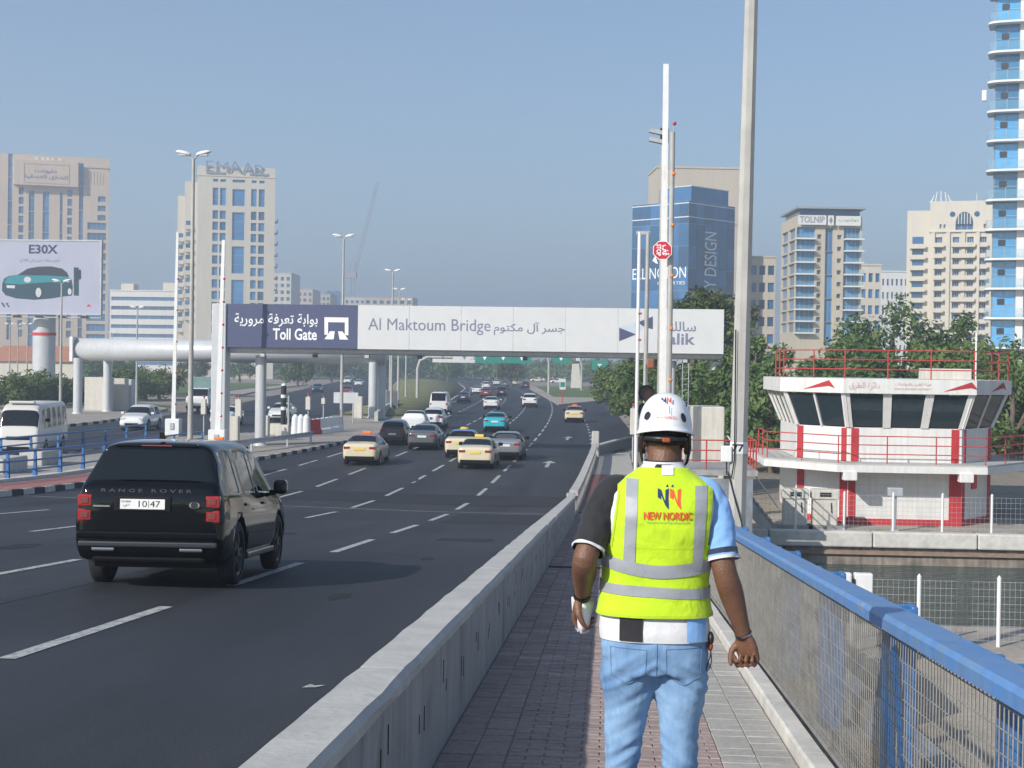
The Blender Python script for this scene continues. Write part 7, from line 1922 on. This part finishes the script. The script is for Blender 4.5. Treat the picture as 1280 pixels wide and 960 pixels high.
m = MB(); z0, z1 = mz(599.5), mz(587.5); m.sheet([[(x, back_y(x, z, VO+.005, 1.0), z) for x in (mx(823), mx(830), mx(837.5))] for z in (z0, (z0+z1)/2, z1)]); m.build('care_label', M_swhite, vest)
# ---- jeans
J = MB()
J.rings([ring(z, .006, 48) for z in [.865+.02*i for i in range(8)]])
JL = [(-.086, .0, .92, .100), (-.092, .005, .86, .104), (-.102, .02, .70, .075), (-.112, .035, .56, .062), (-.114, .045, .46, .064), (-.110, .0, .25, .072), (-.106, -.02, .07, .076)]
JR = [(.084, .0, .92, .100), (.086, .0, .86, .103), (.087, .0, .70, .075), (.086, .0, .56, .062), (.088, -.01, .46, .064), (.094, -.09, .26, .072), (.098, -.15, .09, .076)]
limb(J, JL, 6, 24); limb(J, JR, 6, 24)
def jw(co):
    k = .5+.5*sm(.95, .78, co.z) if False else 1.0
    a = noise.noise((co.x*10, co.y*8, co.z*15)); b_ = noise.noise((co.x*5+3, co.y*5, co.z*34+abs(co.x)*22))
    cr = max(0, 1-abs(co.z-.85)/.10); kn = max(0, 1-abs(co.z-.52)/.14)
    return .005*a+(.005+.008*cr+.008*kn)*b_
jeans = remesh(J, 'jeans', .0065, M_denim, MAN, 3, jw)
def on_jeans(x, z):
    hit, loc, nn, _ = jeans.ray_cast(Vector((x, -1, z)), Vector((0, 1, 0))); return loc if hit else Vector((x, -.12, z))
bpy.context.view_layer.update()
M_stitch = pm('denim_stitch', (.10, .19, .33), .9, var=.1)
def seam(pts, r=.0016, name='seam'):
    m = MB(); out = []
    for (a, b_) in zip(pts[:-1], pts[1:]):
        for k in range(8): q = (a[0]+(b_[0]-a[0])*k/8, a[1]+(b_[1]-a[1])*k/8); p = on_jeans(*q); out.append((p.x, p.y-.0008, p.z))
    p = on_jeans(*pts[-1]); out.append((p.x, p.y-.0008, p.z)); m.tube(out, r, 5); m.build(name, M_stitch, jeans)
seam([(0, .985), (.0, .93), (-.002, .87)])
for s in (-1, 1):
    x0 = .095*s-.002; seam([(x0-.062, .965), (x0+.062, .965+.004*s), (x0+.058, .865), (x0, .835), (x0-.058, .865), (x0-.062, .965)], .0015, 'pocket_seam')
for x, y in ((-.10, -.02), (.098, -.16)):
    m = MB(); m.tube([(x, y-.06, .045), (x, y+.0, .055), (x, y+.09, .05), (x, y+.17, .035)], [.040, .048, .046, .036], 14); sh = m.build('shoe', M_dark, MAN)
    m = MB(); m.cbox(x-.045, x+.045, y-.10, y+.20, 0, .022, .01); m.build('sole', M_white, sh)
# ---- helmet
M_hel = pm('white_helmet_shell', (.78, .79, .82), .32, var=.03, coat=.3)
hz0 = mz(551); hcx, hcy = .0225, .045; hrx, hry, hh = .0945, .122, mz(497)-mz(549)
def hel_r(v):                                                       # radius factor by height 0..1
    return max(0, 1-v**2.6)**(1/2.2)
Hm = MB(); rg = []
for j in range(25):
    v = 1-(1-j/24)**1.6 if False else math.sin(j/24*math.pi/2); f = hel_r(v) if j < 24 else .0
    if j == 24: f = .004
    brim = .010*max(0, 1-v/.12)
    rg.append([(hcx+(hrx*f+brim)*math.cos(t), hcy+(hry*f+brim)*math.sin(t), hz0+hh*v+(.020*(1-v)**4)*max(0, -math.sin(t))*1.0-(.004*(1-v)**4)*abs(math.cos(t))) for t in [2*math.pi*k/64 for k in range(64)]])
Hm.rings(rg, cap=(False, True)); hel = Hm.build('helmet', M_hel, MAN); so = hel.modifiers.new('s', 'SOLIDIFY'); so.thickness = .004; so.offset = -1
def hel_y(x, z, off=0.0):
    v = min(.999, max(0, (z-hz0-.01)/hh)); f = hel_r(v); u = min(.999, abs(x-hcx)/(hrx*f+off)); return hcy-(hry*f+off)*math.sqrt(1-u*u)
def onhel(X, Z, d): return (X, hel_y(X, Z, .004+d), Z)
def hpatch(pts, mat, name, off=.002):
    m = MB(); n_ = len(pts); cx_ = sum(p[0] for p in pts)/n_; cz_ = sum(p[1] for p in pts)/n_
    V = [onhel(cx_, cz_, off)]+[onhel(cx_+(a-cx_)*k, cz_+(b_-cz_)*k, off) for k in (.5, 1) for a, b_ in pts]
    Fs = [(0, 1+i, 1+(i+1) % n_) for i in range(n_)]+[(1+i, 1+n_+i, 1+n_+(i+1) % n_, 1+(i+1) % n_) for i in range(n_)]
    m.add(V, Fs, 0, True); m.build(name, mat, hel)
el = lambda cx_, cy_, w_, h_, tilt: [(mx(cx_+w_*math.cos(t)*math.cos(tilt)-h_*math.sin(t)*math.sin(tilt)), mz(cy_+w_*math.cos(t)*math.sin(tilt)+h_*math.sin(t)*math.cos(tilt))) for t in [2*math.pi*k/14 for k in range(14)]]
hpatch(el(804, 527, 2.6, 5.6, .45), M_black, 'vent'); hpatch(el(849, 529, 3.0, 6.2, -.35), M_black, 'vent'); hpatch(el(853, 514, 1.0, 2.0, 0), M_black, 'vent')
hpatch([(mx(831.2), mz(524.5)), (mx(832), mz(524.5)), (mx(832), mz(514.5)), (mx(831.2), mz(514.5))], M_dark, 'slot')
nlogo(onhel, hel, mx(827.8), mz(508), mx(834)-mx(821.5), mz(504.5)-mz(511.5))
fine_text('NEW NORDIC', mx(814.5), mx(840), mz(530), mz(526.8), M_lred, 'lettering', .01, onhel, hel)
m = MB()
for s in (-1, 1):
    m.tube([(hcx+s*.086, .03, hz0+.008), (hcx+s*.088, .03, hz0-.05), (hcx+s*.078, .055, hz0-.10), (hcx+s*.05, .10, hz0-.135), (hcx, .115, hz0-.145)], .005, 6)
    m.tube([(hcx+s*.08, -.02, hz0+.008), (hcx+s*.084, .01, hz0-.045), (hcx+s*.08, .05, hz0-.095)], .0045, 6)
m.build('chin_strap', M_black, hel)
m = MB(); m.tube([(hcx+.083*math.cos(t), hcy+.104*math.sin(t)-.0, hz0-.012) for t in [math.pi+math.pi*k/16 for k in range(17)]], .009, 8); m.build('head_band', M_black, hel)
m = MB(); m.cbox(hcx-.014, hcx+.014, hcy-.120, hcy-.104, hz0-.024, hz0-.008, .004); m.build('adjuster_knob', pm('orange_plastic', (.30, .06, .02), .5), hel)
# ---- wrist band, bracelet
def wband(w0, w1, r_, wd, mat, name):
    d = (Vector(w1)-Vector(w0)).normalized(); c = Vector(w1)-d*.012; m = MB(); m.cyl(c-d*wd/2, c+d*wd/2, r_, n=28, caps=False); m.cyl(c+d*wd/2, c-d*wd/2, r_-.003, n=28, caps=False); m.build(name, mat, MAN, fix=False)
wband(EL_L, WR_L, .0325, .020, M_black, 'wrist_strap'); wband(EL_R, WR_R, .0315, .006, M_chrome, 'bracelet')
# ---- papers held in the left hand
pc = Vector(WR_L)+Vector((.002, .02, -.075))
PP = thing('folded_papers', 'folded white papers held in the worker left hand', 'papers', (MX+pc.x, MY+pc.y, MZ+pc.z))
M_paper = pm('white_paper', (.74, .74, .78), .8, var=.04)
U = Vector((.72, .69, 0)).normalized(); Nn = Vector((-.69, .72, 0))
for k, (t0, t1, w_, dz) in enumerate(((-.030, -.012, .058, .0), (-.012, -.005, .064, .008), (.004, .003, .060, .004), (.026, .010, .062, .012))):
    m = MB(); rows_ = []
    for v in (0, .2, .4, .6, .8, 1):
        o_ = Nn*(t0*(1-v)+t1*v+.006*math.sin(v*3.1)); rows_.append([tuple(U*((q-.5)*w_*(1-.25*v))+o_+Vector((0, 0, .055+dz-.115*v+.004*abs(q-.5)))) for q in (0, .5, 1)])
    m.sheet(rows_); o = m.build('sheet', M_paper, PP); so = o.modifiers.new('s', 'SOLIDIFY'); so.thickness = .0015
# ---- tape measure clipped at the hip
TMx, TMz = mx(886.5), mz(806)
TP = thing('tape_measure', 'black and orange tape measure with cord loop at worker hip', 'tape measure', (MX+TMx, MY-.05, MZ+TMz))
m = MB(); m.ball((0, 0, .016), 1, 16, sx=.012, sy=.022, sz=.024); m.build('case', M_black, TP)
m = MB(); m.ball((-.001, 0, -.012), 1, 14, sx=.010, sy=.018, sz=.016); m.build('grip', pm('orange_plastic', (.45, .09, .02), .5), TP)
m = MB(); m.tube([(0, -.005, -.02), (.004, -.005, -.06), (.0, -.005, -.085), (-.012, -.005, -.098), (-.014, -.005, -.088), (-.002, -.005, -.05), (.002, -.005, -.022)], .0022, 6); m.build('cord', M_black, TP)
# ================================================================ trees, bushes, distant woods, haze
def leaf_mat(name, c0, c1):
    m = bpy.data.materials.new(name); m.use_nodes = True; n = m.node_tree.nodes; l = m.node_tree.links; b = n['Principled BSDF']
    b.inputs['Roughness'].default_value = .6; b.inputs['Specular IOR Level'].default_value = .3
    tc = n.new('ShaderNodeTexCoord'); t = n.new('ShaderNodeTexNoise'); t.inputs['Scale'].default_value = 1.3; t.inputs['Detail'].default_value = 5; l.new(tc.outputs['Object'], t.inputs['Vector'])
    oi = n.new('ShaderNodeObjectInfo'); ad = n.new('ShaderNodeMath'); ad.operation = 'MULTIPLY_ADD'; ad.inputs[1].default_value = .25; ad.inputs[2].default_value = -.12; l.new(oi.outputs['Random'], ad.inputs[0])
    a2 = n.new('ShaderNodeMath'); a2.operation = 'ADD'; l.new(t.outputs['Fac'], a2.inputs[0]); l.new(ad.outputs[0], a2.inputs[1])
    r = n.new('ShaderNodeValToRGB'); r.color_ramp.elements[0].position = .32; r.color_ramp.elements[1].position = .68
    r.color_ramp.elements[0].color = (*c0, 1); r.color_ramp.elements[1].color = (*c1, 1); l.new(a2.outputs[0], r.inputs[0]); l.new(r.outputs[0], b.inputs['Base Color'])
    tr = n.new('ShaderNodeBsdfTranslucent'); l.new(r.outputs[0], tr.inputs[0]); mx = n.new('ShaderNodeMixShader'); mx.inputs[0].default_value = .25
    l.new(b.outputs[0], mx.inputs[1]); l.new(tr.outputs[0], mx.inputs[2]); l.new(mx.outputs[0], n['Material Output'].inputs[0])
    MATS[name] = m; return m
M_leafd = leaf_mat('dark_foliage', (.055, .10, .03), (.15, .22, .065))
M_leafm = leaf_mat('mid_foliage', (.07, .12, .03), (.18, .24, .065))
M_leafy = leaf_mat('yellow_green_foliage', (.07, .10, .025), (.17, .19, .06))
M_leafo = leaf_mat('olive_foliage', (.06, .08, .035), (.13, .14, .07))
M_bark = pm('tree_bark', (.14, .11, .085), .95, var=.3, scale=4, bump=.6, bscale=15)
def crown_mesh(seed, rx, rz, ncl, nlf, size, droop=.0, hollow=.55):
    r = random.Random(seed); V = []; Fc = []
    cl = []
    for i in range(ncl):
        while True:
            p = Vector((r.uniform(-1, 1), r.uniform(-1, 1), r.uniform(-1, 1)))
            if hollow*.8 < p.length < 1: break
        if p.z < -.6: p.z *= .6
        k = 1+.22*noise.noise(p*1.7+Vector((seed, 0, 0)))
        cl.append((Vector((p.x*rx*k*.82, p.y*rx*k*.82, p.z*rz*k*.82)), r.uniform(.18, .40)*rx))
    for i in range(nlf):
        c, cr = cl[i % ncl]
        d = Vector((r.gauss(0, 1), r.gauss(0, 1), r.gauss(0, 1))).normalized()
        q = c+d*cr*(r.random()**.45); q.z -= droop*abs(r.gauss(0, 1))*cr
        n_ = (d*.7+Vector((r.gauss(0, 1), r.gauss(0, 1), r.gauss(0, 1)+.5))*.6).normalized()
        a = n_.orthogonal().normalized(); a.rotate(Matrix.Rotation(r.uniform(0, 6.28), 3, n_)); b_ = n_.cross(a)
        s = size*r.uniform(.6, 1.4); o = len(V)
        V += [tuple(q-a*s*.9), tuple(q-b_*s*.42+n_*s*.1), tuple(q+a*s), tuple(q+b_*s*.42-n_*s*.05)]; Fc.append((o, o+1, o+2, o+3))
    me = bpy.data.meshes.new('crown'); me.from_pydata(V, [], Fc); me.update(); return me, cl
_crowns = {}
def tree(name, label, x, y, z, H, rx, rz, mat, seed, cl=26, lf=5200, size=.2, group=None, cat='tree', trunk=True, droop=.15):
    key = (seed, cl, lf, size, round(rx, 2), round(rz, 2))
    if key not in _crowns: _crowns[key] = crown_mesh(seed, rx, rz, cl, lf, size, droop)
    me, cls = _crowns[key]
    t = thing(name, label, cat, (x, y, z), rnd.uniform(0, 6.28) if trunk else 0, group)
    zc = H-rz
    link('crown', setmat(me, mat), t, (0, 0, zc))
    mb = MB(); r0 = max(.06, rx*.07)
    mb.tube([(0, 0, -.1), (.05*rx, .02, zc*.5), (0, 0, zc), (.05, 0, zc+rz*.5)], [r0, r0*.8, r0*.6, r0*.2], 8)
    for c, _ in cls[:8]: mb.tube([(0, 0, max(.2, zc-rz*.4)), (c.x*.5, c.y*.5, zc+c.z*.4-.1), (c.x, c.y, zc+c.z)], [r0*.45, r0*.3, r0*.1], 5)
    mb.build('trunk', M_bark, t)
    return t
def T(label, px, py_top, Y, zb, rx, rz, mat, seed, **kw):
    p = at_y(px, py_top, Y); H = p.z-zb
    return tree(kw.pop('name', 'tree'), label, p.x, Y, zb, H, rx, min(rz, H*.49), mat, seed, **kw)
gB = 'trees behind the control building'
T('dark dense tree left above the control building roof rail', 1010, 408, 92, -.5, 3.6, 4.2, M_leafd, 1, group=gB, lf=6500)
T('dark tree behind roof rail, left of the tallest one', 1062, 398, 98, -.5, 4.0, 5.0, M_leafm, 2, group=gB, lf=6500)
T('tallest dark green tree behind the control building', 1118, 366, 104, -.5, 4.6, 6.0, M_leafd, 3, group=gB, lf=8000, size=.22)
T('dark tree right of the tallest one', 1172, 384, 108, -.5, 4.0, 5.5, M_leafd, 4, group=gB, lf=7000)
T('brighter green feathery tree below the cream apartments', 1205, 401, 96, -.5, 3.6, 4.8, M_leafm, 5, group=gB, lf=6500, droop=.3)
T('bright green tree at the foot of glass tower', 1252, 404, 92, -.5, 3.8, 4.8, M_leafm, 6, group=gB, lf=6500)
T('low dark bushy tree right of the building', 1268, 440, 80, -.5, 3.2, 3.4, M_leafd, 7, group=gB)
T('low dark tree filling behind the building right side', 1225, 432, 84, -.5, 3.4, 3.6, M_leafd, 8, group=gB)
T('dark tree behind the middle of roof rail', 1100, 425, 84, -.5, 3.6, 3.6, M_leafd, 9, group=gB)
T('dark tree behind the left end of roof rail', 1030, 430, 80, -.5, 3.4, 3.6, M_leafd, 10, group=gB)
T('olive green tree rising above the toll sign end', 868, 344, 108, -.2, 3.6, 5.5, M_leafy, 11, group='trees behind the toll sign', lf=7000)
T('pale olive tree left of the sign end, lower one', 905, 352, 114, -.2, 3.4, 5.0, M_leafo, 12, group='trees behind the toll sign', lf=6000)
T('tree between the lamp pole and the hotel', 945, 395, 104, -.4, 3.4, 4.6, M_leafm, 13, group=gB)
T('dark shrub tree left of the numbered lamp pole', 872, 452, 92, -.3, 2.8, 2.6, M_leafd, 14, group='shrubs beyond the landing')
T('dark shrub tree just right of the numbered lamp pole', 930, 440, 82, -.5, 3.0, 3.2, M_leafd, 15, group='shrubs beyond the landing')
T('dark shrub tree beside the building left corner', 966, 445, 76, -.8, 2.8, 3.0, M_leafd, 16, group='shrubs beyond the landing')
T('roadside tree beyond the filter lane, right of road', 792, 446, 128, -.04, 2.8, 2.9, M_leafm, 17, group='trees beside the filter lane')
T('roadside tree further back beside the filter lane', 776, 452, 160, -.04, 3.0, 2.9, M_leafm, 18, group='trees beside the filter lane')
T('roadside tree behind the traffic signal', 815, 440, 112, -.04, 2.8, 3.0, M_leafd, 19, group='trees beside the filter lane')
T('roadside tree right of the tallest boom', 848, 446, 100, -.04, 2.6, 2.7, M_leafd, 20, group='trees beside the filter lane')
gL = 'clipped bushes beside the oncoming road'
for i, (px, py, Y, rx, lab) in enumerate(((8, 470, 138, 3.0, 'bush at the left frame edge above the minibus'), (34, 468, 146, 2.8, 'bush left of the billboard column foot'), (54, 463, 142, 2.6, 'round bush in front of the billboard column'), (82, 470, 150, 2.8, 'bush right of the billboard column'), (113, 474, 152, 2.4, 'bush beside the first gantry column'),
        (160, 462, 176, 3.4, 'rounded tree behind the beige cabinets'), (183, 462, 182, 3.4, 'rounded olive tree right of the cabinets'), (200, 458, 186, 3.2, 'dark rounded tree nearest the raised boom'))):
    p = at_y(px, py, Y); H = p.z
    tree('bush', lab, p.x, Y, 0, H, rx, H*.47, (M_leafm, M_leafd, M_leafm, M_leafy)[i % 4], 30+i % 4, 24, 4200, .2, gL, 'bush')
r2 = random.Random(5); k = 0
DIR = ['left', 'second', 'third', 'fourth', 'fifth', 'sixth', 'seventh', 'eighth', 'ninth', 'tenth']
for i, px in enumerate((128, 150, 240, 300, 372, 415, 470, 560, 640, 745)):
    Y = 300+20*(i % 4)+(60 if px > 400 else 0); p = at_y(px, 446+r2.uniform(-3, 2), Y)
    tree('tree', ('leftmost' if i == 0 else DIR[i]+' from left')+' of the small trees seen under the gantry beams', p.x, Y, 0, p.z, 4.2, p.z*.42, (M_leafd, M_leafm, M_leafo)[i % 3], 40+i % 3, 22, 2600, .34, 'small trees beyond the toll gate')
# far wood that reads as one mass
V = []; Fc = []; r3 = random.Random(9)
for i in range(26000):
    px = r3.uniform(-120, 1000); Y = r3.uniform(480, 640); x = at_y(px, 450, Y).x
    top = 6.5+3.5*noise.noise((x*.03, Y*.02, 0))+1.5*noise.noise((x*.12, Y*.1, 4))
    z = top*(r3.random()**.6); s = r3.uniform(.5, 1.1)
    n_ = Vector((r3.gauss(0, 1), r3.gauss(-.6, 1), r3.gauss(.5, 1))).normalized(); a = n_.orthogonal().normalized(); b_ = n_.cross(a); q = Vector((x, Y, z)); o = len(V)
    V += [tuple(q-a*s), tuple(q-b_*s*.7), tuple(q+a*s), tuple(q+b_*s*.7)]; Fc.append((o, o+1, o+2, o+3))
me = bpy.data.meshes.new('treeline'); me.from_pydata(V, [], Fc); me.materials.append(M_leafd)
tag(link('treeline', me), 'far dark belt of trees along the horizon', 'woods', kind='stuff')

# air
HM = bpy.data.materials.new('haze'); HM.use_nodes = True; n = HM.node_tree.nodes; n.remove(n['Principled BSDF'])
pv = n.new('ShaderNodeVolumePrincipled'); pv.inputs['Color'].default_value = (.78, .88, 1.0, 1); pv.inputs['Density'].default_value = .00105; pv.inputs['Anisotropy'].default_value = 0.4
HM.node_tree.links.new(pv.outputs[0], n['Material Output'].inputs['Volume'])
mb = MB(); mb.box(-3100, 3100, -120, 3300, -4, 150); tag(mb.build('haze', HM), kind='stuff')
bpy.context.view_layer.update()
